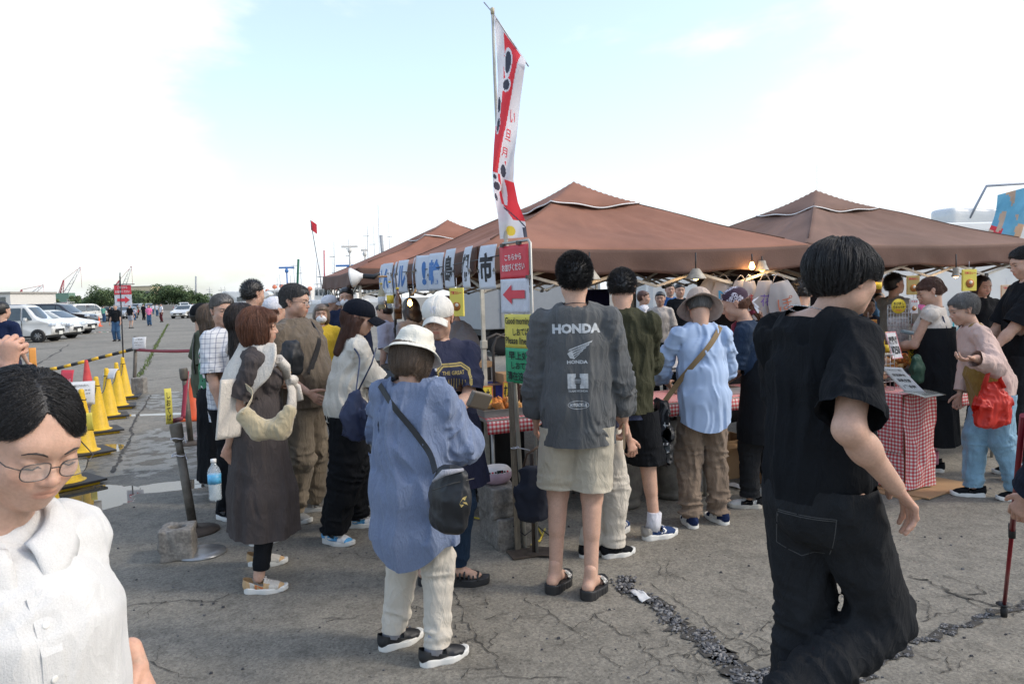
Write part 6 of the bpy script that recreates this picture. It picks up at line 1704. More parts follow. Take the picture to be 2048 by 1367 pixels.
# --- right hand stall customers
P = passer(1872,938,-50,1.64,'woman with brown tied hair in sleeveless shell and long black pinafore dress',C_SHELL,None,'tied','brown',skirt=(C_BLK,.23),sleeve=.12,sr=.07,hy=-72,hp=-22,lean=4,lw=(-.02,.34,1.08),rw=(.02,.33,1.03),lpole=(-.6,-.6,-.6),rpole=(.6,-.8,-.6),strands=2500,female=True,fin=False,bun=True,la=(-.08,.0,0),ra=(.1,.05,0),g=1.05)
make_skirt(P,P.root,'pinafore',C_BLK,[(1.28,.172,.150,0,.01),(1.05,.176,.150,0,0),(.80,.19,.17,0,0),(.2,.225,.20,0,0)],.60,.006,9,4.,.010,top=1.20)
for s_ in (-1,1): belt_tube('shoulder_strap',[P.sp(s_*.09,-.13,.25),P.sp(s_*.09,-.10,.40),P.sp(s_*.085,-.02,.485),P.sp(s_*.08,.09,.38)],.010,NYL_N,P.root,.5)
for a in (P.al,P.ar): mb = MB(); mb.tube([a+[0,0,-.02],a+[0,0,.09]],.043,10); mb.build('sock',[SOCKP],P.root)
belt_tube('earring',[P.hd+P.HB @ np.array([-.084,-.01,-.035]),P.hd+P.HB @ np.array([-.085,-.01,-.05])],.005,LACE_W,P.root); done(P)
gb = soft_bag('shoulder_bag',W(1835,715,5.9),unit([.7,.7,0]),[0,1.,0],EZ,.075,.04,.17,mat('bottle_green_cloth',(.008,.05,.03),rough=.7),seed=5); loose(gb,'bottle green bag hanging in front of the black pinafore','bag')
mb = MB(); mb.box((0,0,0),(.09,.05,.03),xf(W(1814,664,5.85),ry=.2),bev=.012); loose(mb.build('purse',[mat('slate_purse',(.12,.16,.18),rough=.5)]),'small slate purse in the hands of the woman with tied hair','purse')
P = passer(1992,995,-78,1.54,'elderly woman with short grey hair in dusty pink jacket leaning towards the stall',C_PNK,C_JEA,'old','grey',sleeve=1.9,sr=.090,cuff=.055,hem=.80,hy=-84,hp=-14,lean=24,lh=dict(d=[-1,-.1,-.15],n=[0,.2,1],s=[0,-1,0],curl=.55),lw=W(1948,716,5.05),rw=(.15,.20,.82),lpole=(-.5,-.3,-1),rpole=(.5,-.6,-.5),strands=4000,fin=False,la=(-.03,-.16,0),ra=(.05,.13,0),tint=.95,g=1.05,shoe=None,neck=.52,neck_r=.08)
make_top(P,P.root,'mustard_top',C_MUS,hem=.72,ease=.01,sleeve=0,widths=[(.68,.165,.14,.03),(.95,.18,.15,.045),(1.05,.170,.14,.045),(1.12,.15,.12,.03)],amp=.008,h=.011)
done(P)
rb = soft_bag('shopping_bag',W(1985,775,5.12),unit([1.,.2,0]),[0,1.,0],EZ,.115,.055,.22,mat('red_ripstop',(.62,.035,.02),rough=.5,var=.1,translucent=.25),seed=12,amp=.012,h=.007,top=.55)
mb = MB(); a0 = W(1985,775,5.1); vs = [a0+[-.06,0,0],a0+[-.035,0,.09],a0+[-.005,.0,.16],a0+[.03,0,.16],a0+[.05,0,.06],a0+[.075,0,0]]; mb.tube(vs,[.03,.022,.016,.016,.022,.03],8,flat=.4); mb.build('handle',[MATS['red_ripstop']],rb); loose(rb,'bright red folding shopping bag on the arm of the pink jacket','bag')
P = passer(2050,0,-78,1.86,'tall man in black tee at the right edge looking left',C_BLK,C_BLKP,'swept','black',Y=5.9,hy=-80,hp=-14,rw=(.2,.25,.86),lw=(-.15,.3,.9),strands=3500,sleeve=.95,sr=.10)
P = passer(2262,0,-10,1.60,'person in dark jacket cut off by the right edge, holding a walking pole',cloth('blue_black_jacket',(.018,.022,.034)),C_BLKP,'old','black',Y=2.45,sleeve=1.9,lw=(-.24,.16,.88),hem=.7,q=1.2)
cp = G(2008,1232); mb = MB(); tp_ = W(2046,830,2.6); mb.tube([cp+[0,0,.05],cp*.5+tp_*.5],.0085,10); mb.tube([cp*.52+tp_*.48,tp_],.0105,10,mi=1)
po = mb.build('walking_pole',[mat('crimson_anodised',(.22,.012,.02),rough=.3,metal=.4),mat('crimson_lacquer',(.20,.01,.02),rough=.3)]); mb = MB(); mb.lathe([(.014,.0),(.016,.03),(.011,.055)],12,xf(cp)); mb.lathe([(.012,.052),(.034,.058),(.034,.062),(.012,.070)],14,xf(cp)); mb.lathe([(.013,-.03),(.014,.03)],12,xf(cp*.5+tp_*.5,rx=.0)); mb.build('rubber_tip',[BLACK_RUB],po); loose(po,'crimson walking pole with black rubber tip near the right edge','walking pole')
P = passer(1965,0,175,1.66,'stall worker with long dark hair in black behind the hanging noodle packets',C_BLK,C_BLK,'lob','dark',Y=8.0,hp=-15,q=1.3)
P = passer(1790,0,70,1.70,'man in grey marl hoodie with folded arms looking up',C_HOOD,C_BLK,'spiky','black',Y=8.2,hy=82,hp=12,sleeve=1.7,sr=.085,cuff=.05,lw=(.08,.24,1.16),rw=(.02,.28,1.12),lpole=(-1,.1,-.7),rpole=(1,.1,-.7),strands=1500,q=1.2)
P = passer(1602,0,25,1.66,'curly haired man bending over the tray beside the striding man',cloth('dark_work_tee',(.03,.03,.035)),C_BLK,'curly','black',Y=6.2,hy=20,hp=-25,lean=12,strands=3000)
P = passer(948,0,-62,1.66,'stall worker in grey work clothes and dark red cap bending over the grill',C_GRY,C_BLK,'old','dark',hat=1,Y=6.35,hy=-80,hp=-30,lean=28,sleeve=1.9,sr=.085,cuff=.045,lw=(-.1,.36,.95),rw=(.1,.34,.92),fin=False,g=1.1,hem=.82); cap_hat(P,P.root,cloth('maroon_cap',(.09,.012,.02)),.06); done(P)
P = passer(790,0,-70,1.58,'stall worker in lavender shirt behind the counter of hanging bottles',C_LAV,C_BLK,'tied','dark',Y=8.4,hp=-20,lean=15,q=1.2)
P = passer(838,0,-40,1.62,'stall worker in grey smock beside the glowing bulb',C_GRY,C_BLK,'lob','dark',Y=7.6,hp=-20,lean=18,sleeve=1.8,q=1.3)
# faces in the gap under the eaves
MASK = cloth('white_face_mask',(.74,.74,.74))
def mask(P):
 s = P.hsc; A = np.eye(4); A[:3,:3] = P.HB*s; A[:3,3] = P.hd
 f = lambda p: ev(p,ball((0,.052,-.052),.060,.062,.052))
 V,Q = mesh_sdf(f,(-.08,-.03,-.12),(.08,.14,.02),.008); V2,F2 = clip_mesh(V,Q,np.maximum(.035 - V[:,1],V[:,2]+.012)); obj_from('face_mask',V2 @ A[:3,:3].T+A[:3,3],F2,MASK,P.root)
P = passer(692,0,178,1.74,'masked man in navy cardigan over pale blue collar, beyond the black cap',cloth('navy_cardigan',(.018,.024,.05)),C_BLK,'swept','black',Y=8.9,fin=False,q=1.2,sleeve=1.8); mask(P); done(P)
P = passer(641,0,165,1.56,'masked woman with fringe and mustard yellow top behind the tent leg',cloth('yellow_top',(.62,.42,.03)),C_BLK,'bob','ash',Y=7.9,fin=False,q=1.2); mask(P); done(P)
P = passer(661,0,70,1.66,'man in white cap with red badge beside the tent leg',cloth('slate_shirt',(.08,.11,.15)),C_BLK,'old','grey',hat=1,Y=9.6,fin=False,q=1.4); cap_hat(P,P.root,SOCKW,.07); done(P)
P = passer(678,0,190,1.62,'older man in beige shirt seen past the white cap',C_LACE,C_BLK,'old','grey',Y=11,q=1.6)
G_ = 'onlookers seen under the far eave'
for a in ((1288,100,1.60,'woman in white blouse with black shoulder strap, looking right',SOCKW,C_BLK,'tied','brown',11.6),(1320,-165,1.58,'woman in white sleeveless top and black skirt, arm at her face',C_SHELL,C_BLK,'tied','black',11.2),
   (1340,178,1.72,'man in blue shirt with white stripes behind the black tee',cloth('team_blue',(.02,.09,.26)),C_BLK,'spiky','black',12.8),(1360,180,1.70,'man in black tee with round chest badge, hand on hip',C_BLK,C_BLK,'spiky','black',12.0),
   (1757,178,1.48,'woman whose face shows above the sauce bottles',cloth('plum_top',(.09,.02,.07)),C_BLK,'parted','black',9.3),(1737,175,1.44,'child in dark cap behind the right hand stall',C_NAV,C_BLK,'old','black',8.6),
   (1752,100,1.76,'person in tan jacket standing beyond the right hand stall',cloth('tan_jacket',(.38,.26,.18)),C_BLK,'old','black',9.9),(1716,30,1.66,'person in denim blue tee partly hidden by the striding man',cloth('denim_blue_tee',(.06,.16,.30)),C_BLK,'spiky','black',9.2),
   (1848,178,1.50,'child in pink tee between the hoodie and the tied hair',cloth('pink_tee',(.70,.16,.32)),C_BLK,'parted','black',10.4)):
 passer(a[0],0,a[1],a[2],a[3],a[4],a[5],a[6],a[7],Y=a[8],q=1.8,group=G_ if a[0] < 1400 else None,lw=(-.16,.06,.98) if a[0] == 1360 else None,lpole=(-1,-.2,0) if a[0] == 1360 else None)
# left edge: raised fist close by and a man in navy
P = Pose(-2.02,2.3,10,1.62,1.,lw=(-.3,.2,.9),rw=W(20,742,2.15),rpole=(1,0,-1)); r_ = person(P,'person out at the left edge whose raised fist with a wrist band shows',hair='spiky',rh=dict(d=EZ+[.05,0,0],n=[0,1.,0],s=[-1.,0,0],curl=1.3,thumb=1.2),bh=.010)
make_top(P,r_,'tee',C_OLV,hem=.85,sleeve=.9,h=.012); make_trousers(P,r_,'trousers',C_BLK,.98,h=.013); belt_tube('wrist_band',[P.wr+np.array([.027*math.cos(a),.027*math.sin(a),.012*math.cos(a)]) for a in np.linspace(0,2*PI,20)],.0025,TAN,r_); done(P)
passer(6,0,10,1.70,'man in navy polo seen from behind, at the left edge',cloth('navy_polo',(.012,.020,.055)),C_NAV,'spiky','black',Y=9.9,rw=(.20,.12,.86),sleeve=.95,q=1.3)
# ------------------------------------------------------------------ the stalls
GING = check_mat('red_gingham_oilcloth',(.68,.64,.60),(.50,.022,.035),.028,(.56,.20,.20),'uv')
CARD = mat('cardboard',(.40,.24,.12),rough=.85,var=.1,vs=5,bump=.2,bs=200); CARDW = mat('white_card',(.66,.70,.76),rough=.6,var=.05,vs=8,translucent=.25); PAPER = mat('white_paper',(.72,.72,.72),rough=.8,var=.04,translucent=.2)
YTAG = mat('yellow_card',(.72,.52,.04),rough=.6); REDP = mat('red_print',(.62,.04,.06),rough=.5); GRNP = mat('green_poster',(.035,.36,.16),rough=.55); YELP = mat('yellow_poster',(.72,.60,.10),rough=.55); BLUP = mat('blue_ink',(.05,.16,.40),rough=.6)
BLOCKM = mat('concrete_block',(.20,.185,.165),rough=.95,var=.3,vs=12,bump=1.,bs=70,var2=.2,vs2=60); WOOD = mat('weathered_wood',(.20,.165,.12),rough=.9,var=.5,vs=3,streak=(40,40,3),bump=.6,bs=90); RUST = mat('rusty_steel',(.085,.065,.05),rough=.75,var=.4,vs=14,metal=.3,bump=.3,bs=80)
AL = mat('aluminium',(.38,.37,.34),rough=.45,metal=.6,var=.2)
def at2(p,a=0.,b=0.,z=0.): return np.array([p[0],p[1],0])+E1*a+E2*b+EZ*z
def table(name,o,L_,D_,H_,label,cloth_drop=.13,nl=2,seed=0,clothm=GING):
 """o: near-left corner; runs along the tent side"""
 M = xf(o,rz=TA); root = empty(name,o,TA,label,'table')
 mb = MB(); mb.box((L_/2,D_/2,H_ - .012),(L_,D_,.024),bev=.004); mb.build('table_top',[AL],root)
 mb = MB(); mb.box((L_/2,.02,H_ - .05),(L_ - .04,.02,.05)); mb.box((L_/2,D_ - .02,H_ - .05),(L_ - .04,.02,.05)); mb.build('apron_rail',[AL],root)
 for x_ in [.05+i*(L_ - .1)/nl for i in range(nl+1)]:
  for y_ in (.04,D_ - .04): mb = MB(); mb.tube([(x_,y_,0),(x_,y_,H_ - .03)],.013,8); mb.build('leg',[AL],root)
 def cf(u,v):
  # unrolled: front drop, top
  w = cloth_drop; s_ = v*(w+D_); x_ = u*L_*1.004 - .002
  k = .012*float(vnoise(np.array([[u*L_*9+seed,v*3,1.]]))[0])
  if s_ < w: return (x_,-.006 - abs(k)*(1 - s_/w)*1.5,H_+.004 - (w - s_))
  return (x_,s_ - w,H_+.004+.001*k)
 nu,nv = int(L_*26),18; V = np.array([cf(i/nu,j/nv) for j in range(nv+1) for i in range(nu+1)]); UV = np.array([(i/nu*L_,j/nv*(cloth_drop+D_)) for j in range(nv+1) for i in range(nu+1)])
 F_ = [(j*(nu+1)+i,j*(nu+1)+i+1,(j+1)*(nu+1)+i+1,(j+1)*(nu+1)+i) for j in range(nv) for i in range(nu)]
 o_ = obj_from('tablecloth',V,F_,[clothm],None,uv=UV); o_.matrix_basis = M; o_.modifiers.new('thick','SOLIDIFY').thickness = .002
 tag(o_,'red and white gingham oilcloth over the ' +label.split(',')[0],'tablecloth')
 return root,o_
T1 = G(974,840,.745); T1[2] = 0
table('folding_table',T1,2.65,.62,.745,'long aluminium counter table, behind the charcoal shirt',.10,3)
T2 = at2((3.15,6.15)); table('folding_table',T2,2.4,.60,.80,'aluminium counter table of the right hand stall, behind the tied hair',.30,2,5)
T3 = np.array([-.42,5.55,0])+E2*.2
root = empty('side_counter',T3,TA,'dark side counter running back along the left edge of the tents','counter')
mb = MB(); mb.box((.3,1.6,.84),(.62,3.2,.03),bev=.004); mb.build('counter_top',[RUST],root)
mb = MB(); mb.sheet(lambda u,v: (-.012+.01*math.sin(u*60),u*3.2,.825 - v*.80),60,3); mb.build('skirt',[NYL_B],root,solid=.003)  # black sheets added to paint the dark below the counter
mb = MB(); mb.sheet(lambda u,v: (u*.6,-.008+.01*math.sin(u*30),.825 - v*.80),16,3); mb.build('side_shade_skirt',[NYL_B],root,solid=.003)
# fryer box and kitchen gear behind the sign
fy = W(950,790,5.75); root = empty('fryer',(fy[0],fy[1],.86),TA,'dark steel fryer box with brown rim behind the lettered cards','fryer')
mb = MB(); mb.box((0,.2,.04),(.27,.42,.26),bev=.006); mb.build('body',[mat('burnt_steel',(.05,.048,.046),rough=.4,metal=.6,var=.3)],root)
mb = MB(); mb.box((0,.2,.185),(.29,.44,.045),bev=.004); mb.build('rim',[CARD],root); mb = MB(); mb.box((.138,.0,.04),(.012,.03,.24)); mb.build('edge_strip',[STEELM],root)
def hand_truck(p,label):
 root = empty('hand_truck',p,TA,label,'hand truck')
 for dx in (0,.07): mb = MB(); mb.tube([(dx,0,-.5),(dx,0,0),(dx+.03,0,.07),(dx+.10,0,.095),(dx+.17,0,.07),(dx+.19,0,0),(dx+.19,0,-.5)],.011,8); mb.build('handle_bar',[DSTEEL],root)
hand_truck(W(968,695,5.5),'black bent tube handles standing behind the sign frame')
# hanging lettered cards on their rope
p0,p1 = W(992,512,4.95),W(757,548,7.6); mb = MB(); mb.tube([p0+(p1 - p0)*t+[0,0,-.02*math.sin(PI*t)] for t in np.linspace(-.02,1.02,12)],.004,6); ro = mb.build('card_rope',[NYL_B]); tag(ro,'dark rope carrying the lettered cards along the eave','rope')
cards = [('市',973,534),('朝',932,535),('島',898,537),('輪',870,543),('!',849,546),('べ',826,550),('ル',804,553),('ば',789,556),('ん',774,557),('が',762,559)]
dl = unit((p1 - p0)*[1,1,0]); 
for i,(ch,px,py) in enumerate(cards):
 t = (px - 992.)/(757 - 992.); Yd = 1/((1 - t)/4.95+t/7.6); c = W(px,py,Yd); tw = [(-.15),.12,.0,-.25,-.5,.3,-.15,.2,-.2,.1][i]
 h_ = -dl*math.cos(tw)+np.array([dl[1],-dl[0],0])*math.sin(tw)*-1; nrm = unit(np.cross(h_,EZ)); A = np.eye(4); A[:3,0] = h_; A[:3,1] = -nrm*-1 if nrm[1] > 0 else -nrm; A[:3,2] = EZ+h_*rng.uniform(-.05,.05); A[:3,3] = c
 cw,chh = .105,.149
 bend = lambda x,z: .022*((z+.02)/.15)**2*(1 if z > 0 else .35) - .008*math.cos(x*12)
 mb = MB(); mb.sheet(lambda u,v: ((u - .5)*2*cw,bend((u - .5)*2*cw,(v - .5)*2*chh),(v - .5)*2*chh),8,14,Matrix(A.tolist())); o = mb.build('letter_card',[CARDW],solid=.001)
 tx = MB(); put_text(tx,ch,.165 if ch != '!' else .05,.20,xf(),0,.045); v,f_ = subdivide(np.concatenate(tx.v),tx.f,.03); v = np.array([(x,bend(x,z) - .0025,z) for x,_,z in v]); mb = MB(); mb.add(v,f_,Matrix(A.tolist())); mb.build('lettering',[INK_B if i < 4 and i != 3 else BLUP],o)
 for sx_ in (-1,1):
  mb = MB(); q = A[:3,3]+A[:3,0]*sx_*cw*.93+EZ*(.03 if i > 3 else -.02); mb.box((0,0,0),(.022,.022,.022),xf(q,rz=TA),taper=.4); mb.tube([q+[0,0,0],q+[.008,-.01,-.03],q+[-.008,-.01,-.03],q],.0015,4); mb.build('binder_clip',[DSTEEL],o)
 nm = {'!': 'an exclamation mark','べ': 'the kana be','ル': 'the kana ru','ば': 'the kana ba','ん': 'the kana n','が': 'the kana ga','市': 'the character for market','朝': 'the character for morning','島': 'the character for island','輪': 'the character for ring'}[ch]
 tag(o,'hanging white card lettered with ' +nm,'sign','lettered cards on the rope')
# queue sign on its frame
SX = unit([.60,-.80,0]); c0 = W(1000,492,4.66); SY = -unit(np.cross(SX,EZ))*-1
A = np.eye(4); A[:3,0] = SX; A[:3,1] = -unit(np.cross(SX,EZ)) if np.cross(SX,EZ)[1] < 0 else unit(np.cross(SX,EZ)); A[:3,2] = EZ; A[:3,3] = c0
SM = Matrix(A.tolist()); root = empty('queue_sign',(c0[0],c0[1],0),0,'queue sign frame with red arrow notice above yellow and green posters','sign')
iv = Matrix.Translation((-c0[0],-c0[1],0))
def sheet_(name,x0,x1,z0,z1,m,curl,parent=root):
 mb = MB(); mb.sheet(lambda u,v: (x0+(x1 - x0)*u,-.004 - curl*math.sin(v*PI)*(1 - u)**2,z0+(z1 - z0)*v),8,10,SM); return mb.build(name,[m],parent,M=iv,solid=.001)
def words(parts,m,parent,y=-.012):
 mb = MB()
 for s_,cx,cz,w_,h_,rot in parts: put_text(mb,s_,w_,h_,xf((cx,y,cz)),0,.02,rot)
 v = np.concatenate(mb.v); A2 = np.array(iv @ SM); v = v @ A2[:3,:3].T+A2[:3,3]; q = MB(); q.add(v,mb.f); return q.build('lettering',[m],parent)
a_ = sheet_('notice',.0,.285,-.205,-.005,REDP,.0); words([('こちらから',.142,-.075,.165,.036,.02),('お並びください',.142,-.135,.225,.045,.03)],LACE_W,a_)
b_ = sheet_('arrow_notice',.0,.285,-.415,-.2055,SOCKW,.0); mb = MB(); ar = [(.03,-.30),(.12,-.24),(.12,-.275),(.25,-.275),(.25,-.325),(.12,-.325),(.12,-.36)]; mb.add([(x_,-.012,z_) for x_,z_ in ar],[(0,1,2),(2,3,4,5),(0,2,5),(0,5,6)],SM); mb.build('arrow',[REDP],b_,M=iv)
c_ = sheet_('yellow_poster',.03,.36,-.625,-.42,YELP,.0); words([('Good morning',.17,-.465,.25,.055,.0),('しおてば',.20,-.525,.16,.045,.03),('Please line up',.18,-.585,.27,.055,.0)],INK_B,c_)
d_ = sheet_('green_poster',.03,.36,-.84,-.6255,GRNP,.0); words([('早上好',.17,-.67,.20,.05,.0),('しおてば',.19,-.73,.19,.045,.0),('清在这排队',.19,-.795,.28,.055,.0)],INK_B,d_)
def pole(name,pts,r,m,parent=root,Mx=iv): mb = MB(); mb.tube(pts,r,8); return mb.build(name,[m],parent,M=Mx)
q = lambda x_,z_,y_=.01: (A @ np.array([x_,y_,z_,1]))[:3]
pole('frame_bar',[q(-.02,-.012),q(.02,.012),q(.27,.018),q(.288,0),q(.29,-1.0),q(.27,-1.86)],.009,AL)
bp = G(1036,1100); mb = MB(); mb.box((0,0,.52),(.036,.028,1.05),xf(bp,ry=-.015)); mb.build('wooden_post',[WOOD],root,M=iv)
for i,(x_,z_) in enumerate(((.04,.0),(.20,.005),(.285,-.20))): mb = MB(); mb.box((x_,-.008,z_),(.018,.03,.022),SM); mb.build('clip',[DSTEEL],root,M=iv)
mb = MB(); zt_ = q(.1,-1.1); tb_ = bp+[0,-.02,.64]; mb.tube([tb_+[.02*math.cos(a)*1.2,.02*math.sin(a)*1.2,.004*a/3] for a in np.linspace(0,9,24)]+[tb_+[.09,-.01,-.01]],.003,5); mb.build('tie_string',[SOCKW],root,M=iv)
# tall banner flag
FL = [(988,28,1052,122),(993,95,1049,140),(996,165,1041,200),(993,230,1035,260),(988,290,1029,310),(985,345,1027,360),(987,385,1036,405),(996,432,1050,440),(1000,478,1055,474)]
def fl(u,v):
 k = v*(len(FL) - 1); i = min(int(k),len(FL) - 2); t = k - i; t = t if 0 else t; a = [FL[i][j]*(1 - t)+FL[i+1][j]*t for j in range(4)]
 return W(a[0]*(1 - u)+a[2]*u,a[1]*(1 - u)+a[3]*u,4.62+.05*math.sin(u*5+v*7)+.03*math.sin(v*19+u*3))
FR = mat('flag_red',(.78,.055,.07),rough=.7,var=.06,translucent=.4); FW = mat('flag_white',(.78,.77,.80),rough=.7,var=.05,translucent=.4); FK = mat('flag_ink',(.05,.055,.08),rough=.7,translucent=.3); FY = mat('flag_yellow',(.80,.62,.08),rough=.7,translucent=.4)
nu,nv = 44,200; mb = MB(); mb.sheet(fl,nu,nv); 
def fcol(u,v):
 c = 1
 if v < .42: lo_,hi_ = .30 - .25*max(0,v - .1)*2,.86 - 1.0*v; c = 0 if lo_ < u < hi_ and v > .02 else 1
 elif v < .62: c = 0 if u < .42 - (v - .42)*.9 or (.55 < u < .62 and v > .55) else 1
 elif v < .80: c = 0 if (u > .50+.1*math.sin(v*20) and v > .64) or .25 < u < .36 else 1
 else: c = 0 if (v < .885 and u > .30+(v - .8)*3.) else 1
 for cx,cy,a,b,rot in ((.42,.14,.09,.050,.5),(.36,.235,.13,.018,-.5),(.10,.33,.06,.030,0),(.12,.41,.05,.03,.3),(.50,.60,.12,.028,.5),(.10,.645,.09,.014,0),(.16,.70,.14,.026,-.2),(.08,.77,.05,.02,0)):
  x_,y_ = u - cx,v - cy; xr = x_*math.cos(rot)+y_*2.2*math.sin(rot); yr = y_*math.cos(rot) - x_*.2*math.sin(rot); d_ = (xr/a)**2+(yr/b)**2
  if d_ < 1: return 2
  if d_ < 1.9: c = 1
 if abs(v - (.80+.12*u*u+.01)) < .006 and u > .3: return 2
 if (u - .42)**2/.03+(v - .955)**2/.0009 < 1: return 3
 if (u > .86 and v > .93): return 2
 return c
mb.mi = [fcol((i+.5)/nu,(j+.5)/nv) for j in range(nv) for i in range(nu)]
tp_ = W(985,22,4.66); root = empty('banner_flag',(bp[0]+.04,bp[1],0),0,'tall red and white banner flag on a bamboo pole beside the queue sign','flag'); iv2 = Matrix.Translation((-root.location[0],-root.location[1],0))
fo = mb.build('flag_cloth',[FR,FW,FK,FY],root,M=iv2)
mb = MB()
for s_,cx,cz,w_,h_ in (('い',.74,.34,.22,.05),('旦',.62,.425,.26,.05),('月',.52,.51,.26,.045)):
 v,f_ = text_geo(s_,0.); e = v[:,:2].max(0) - v[:,:2].min(0); mb.add([fl(cx+x_/e[0]*w_,cz - y_/e[1]*h_)+[0,-.004,0] for x_,y_,_ in v],f_)
mb.build('lettering',[FR],fo,M=iv2)
pole('pole',[np.array([bp[0]+.045,bp[1]+.02,0]),W(1012,480,4.68),W(1003,390,4.68),W(995,280,4.68),W(989,140,4.67),tp_],[.014,.013,.012,.011,.010,.009],mat('bamboo_pole',(.46,.44,.38),rough=.5,var=.2),root,iv2)
pole('cross_arm',[W(968,5,4.72),tp_+[0,0,-.01],W(1057,133,4.6)],.004,AL,root,iv2)
mb = MB(); mb.lathe([(.012,-.02),(.013,.015),(.006,.02)],10,xf(tp_)); mb.build('pole_cap',[mat('cream_plastic',(.5,.44,.3),rough=.5)],root,M=iv2)
# boombox on blocks, stands, cords
def cblock(p,d,label,rz=TA,holes=True):
 root = empty('concrete_block',p,rz,label,'concrete block'); f = lambda P3: np.maximum(np.max(np.abs(P3 - [0,0,d[2]/2]) - np.array(d)/2,axis=1),-1)+.006*vnoise(P3*22)+.003*vnoise(P3*60) 
 def g(P3):
  e = f(P3) - .004
  if holes: e = np.maximum(e,-(np.sqrt((P3[:,0]/(d[0]*.26))**2+(P3[:,1]/(d[1]*.24))**2) - 1)*.05)
  return e
 V,Q = mesh_sdf(g,(-d[0],-d[1],-.03),(d[0],d[1],d[2]+.05),.011); obj_from('body',V,Q,BLOCKM,root); return root
b0 = G(1012,1088); cblock(b0+[0,.08,0],(.23,.36,.19),'lower concrete block under the boombox',TA,False); cblock(b0+[-.04,.08,.195],(.18,.30,.18),'upper concrete block carrying the boombox',TA,False)
bb = b0+[-.05,.05,.378]; root = empty('boombox',bb,TA,'pink and white portable radio standing on concrete blocks','radio'); f = lambda p: ev(p,ball((0,0,.065),.105,.085,.070)); V,Q = mesh_sdf(lambda p: np.maximum(f(p),np.maximum(-p[:,2],p[:,2] - .118)),(-.13,-.11,-.01),(.13,.11,.15),.006)
o = obj_from('body',V,Q,[mat('pale_pink_plastic',(.50,.36,.44),rough=.35),mat('cream_white_plastic',(.64,.60,.58),rough=.35)],root); o.data.polygons.foreach_set('material_index',[1 if p.center.z > .082 else 0 for p in o.data.polygons])
mb = MB(); mb.box((0,-.075,.092),(.04,.012,.02)); mb.build('display',[mat('lcd',(.02,.03,.03),rough=.2)],root)
for i in range(6): mb = MB(); mb.lathe([(.006,0),(.006,.006)],8,xf((-.07+.02*(i % 3)+(.08 if i > 2 else 0),-.075,.092),rx=PI/2)); mb.build('button',[REDP if i % 2 else DSTEEL],root)
st = G(1068,1108); root = empty('steel_stand',st,0,'thin steel stand on dark floor plates beside the sandals','stand'); mb = MB(); mb.tube([(0,0,0),(0,0,.62)],.011,8); mb.build('rod',[RUST],root)
for dx,rz in ((-.05,.3),(.06,-.2)): mb = MB(); mb.box((dx,.02,.008+(.006 if dx > 0 else 0)),(.20,.15,.008),xf(rz=rz),bev=.003); mb.build('floor_plate',[RUST],root)
YC = mat('yellow_cord',(.62,.48,.04),rough=.5)
for i,pts in enumerate((((940,1036),(960,1040),(978,1036)),((1044,1086),(1062,1092),(1080,1084),(1090,1060)),((1048,1040),(1060,1062),(1072,1050),(1085,1075)))):
 mb = MB(); mb.tube([G(*p)+[0,0,.012] for p in pts],.006,6); tag(mb.build('extension_cord',[YC]),('short yellow cord left of the concrete blocks','yellow cord looping on the ground behind the steel stand','yellow cord zigzagging between block and stand')[i],'cord')
mb = MB(); mb.tube([b0+[.05,-.1,.15],b0+[.12,-.14,.1],b0+[.2,-.05,.13],b0+[.3,0,.03]],.004,5); tag(mb.build('cable',[NYL_B]),'black cable slumped over the lower concrete block','cable')
GASM = mat('scuffed_grey_paint',(.15,.14,.12),rough=.8,var=.45,vs=9,bump=.5,bs=60)
for i,(px,py) in enumerate(((1250,1022),(1352,1002))):
 root = empty('gas_cylinder',G(px,py)+[0,.15,0],0,('nearer scuffed grey gas cylinder between shorts and table','further scuffed grey gas cylinder under the black tote')[i],'gas cylinder','gas cylinders under the counter')
 mb = MB(); mb.lathe([(.11,0),(.135,.01),(.135,.05),(.125,.055),(.15,.09),(.155,.12),(.155,.42),(.14,.50),(.08,.54),(.0,.55)],24); mb.build('tank',[GASM],root); mb = MB(); mb.lathe([(.095,.50),(.10,.60),(.092,.60),(.088,.51)],20); mb.build('collar',[GASM],root); mb = MB(); mb.lathe([(.02,.54),(.02,.60),(.03,.60),(.03,.63),(0,.63)],10); mb.build('valve',[STEELM],root)
def cbox(p,d,label,rz=TA,flaps=True):
 root = empty('cardboard_box',p,rz,label,'box')
 mb = MB(); t_ = .005
 for c,s_ in (((0,-d[1]/2,d[2]/2),(d[0],t_,d[2])),((0,d[1]/2,d[2]/2),(d[0],t_,d[2])),((-d[0]/2,0,d[2]/2),(t_,d[1] - .012,d[2] - .002)),((d[0]/2,0,d[2]/2),(t_,d[1] - .012,d[2] - .002)),((0,0,.004),(d[0] - .012,d[1] - .012,t_))): mb.box(c,s_)
 mb.build('walls',[CARD],root)
 for s_ in (-1,1): mb = MB(); mb.box((0,s_*(d[1]/2+.04),d[2]+.01),(d[0] - .01,.09,.004),Matrix.Rotation(s_*-.15,4,'X')); mb.build('flap',[CARD],root)
 return root
cbox(G(1462,962)+[0,.25,0],(.42,.34,.32),'open cardboard box behind the taupe trousers'); cbox(G(1546,968)+[.0,.12,0],(.22,.34,.36),'tall cardboard box behind the stall keeper in the bandana')
pb = soft_bag('plastic_bag',G(1412,985)+[0,.12,.26],X_,[0,1.,0],EZ,.11,.08,.24,mat('thin_white_plastic',(.62,.62,.62),rough=.35,alpha=.62,translucent=.3),seed=9,amp=.016,top=.4); loose(pb,'crumpled translucent plastic bag on the ground under the counter','plastic bag')
mb = MB(); mb.tube([G(1411,990),G(1411,990)+[0,0,.72]],.014,8); tag(mb.build('support_post',[RUST]),'rusty support post between the taupe trouser legs','post')
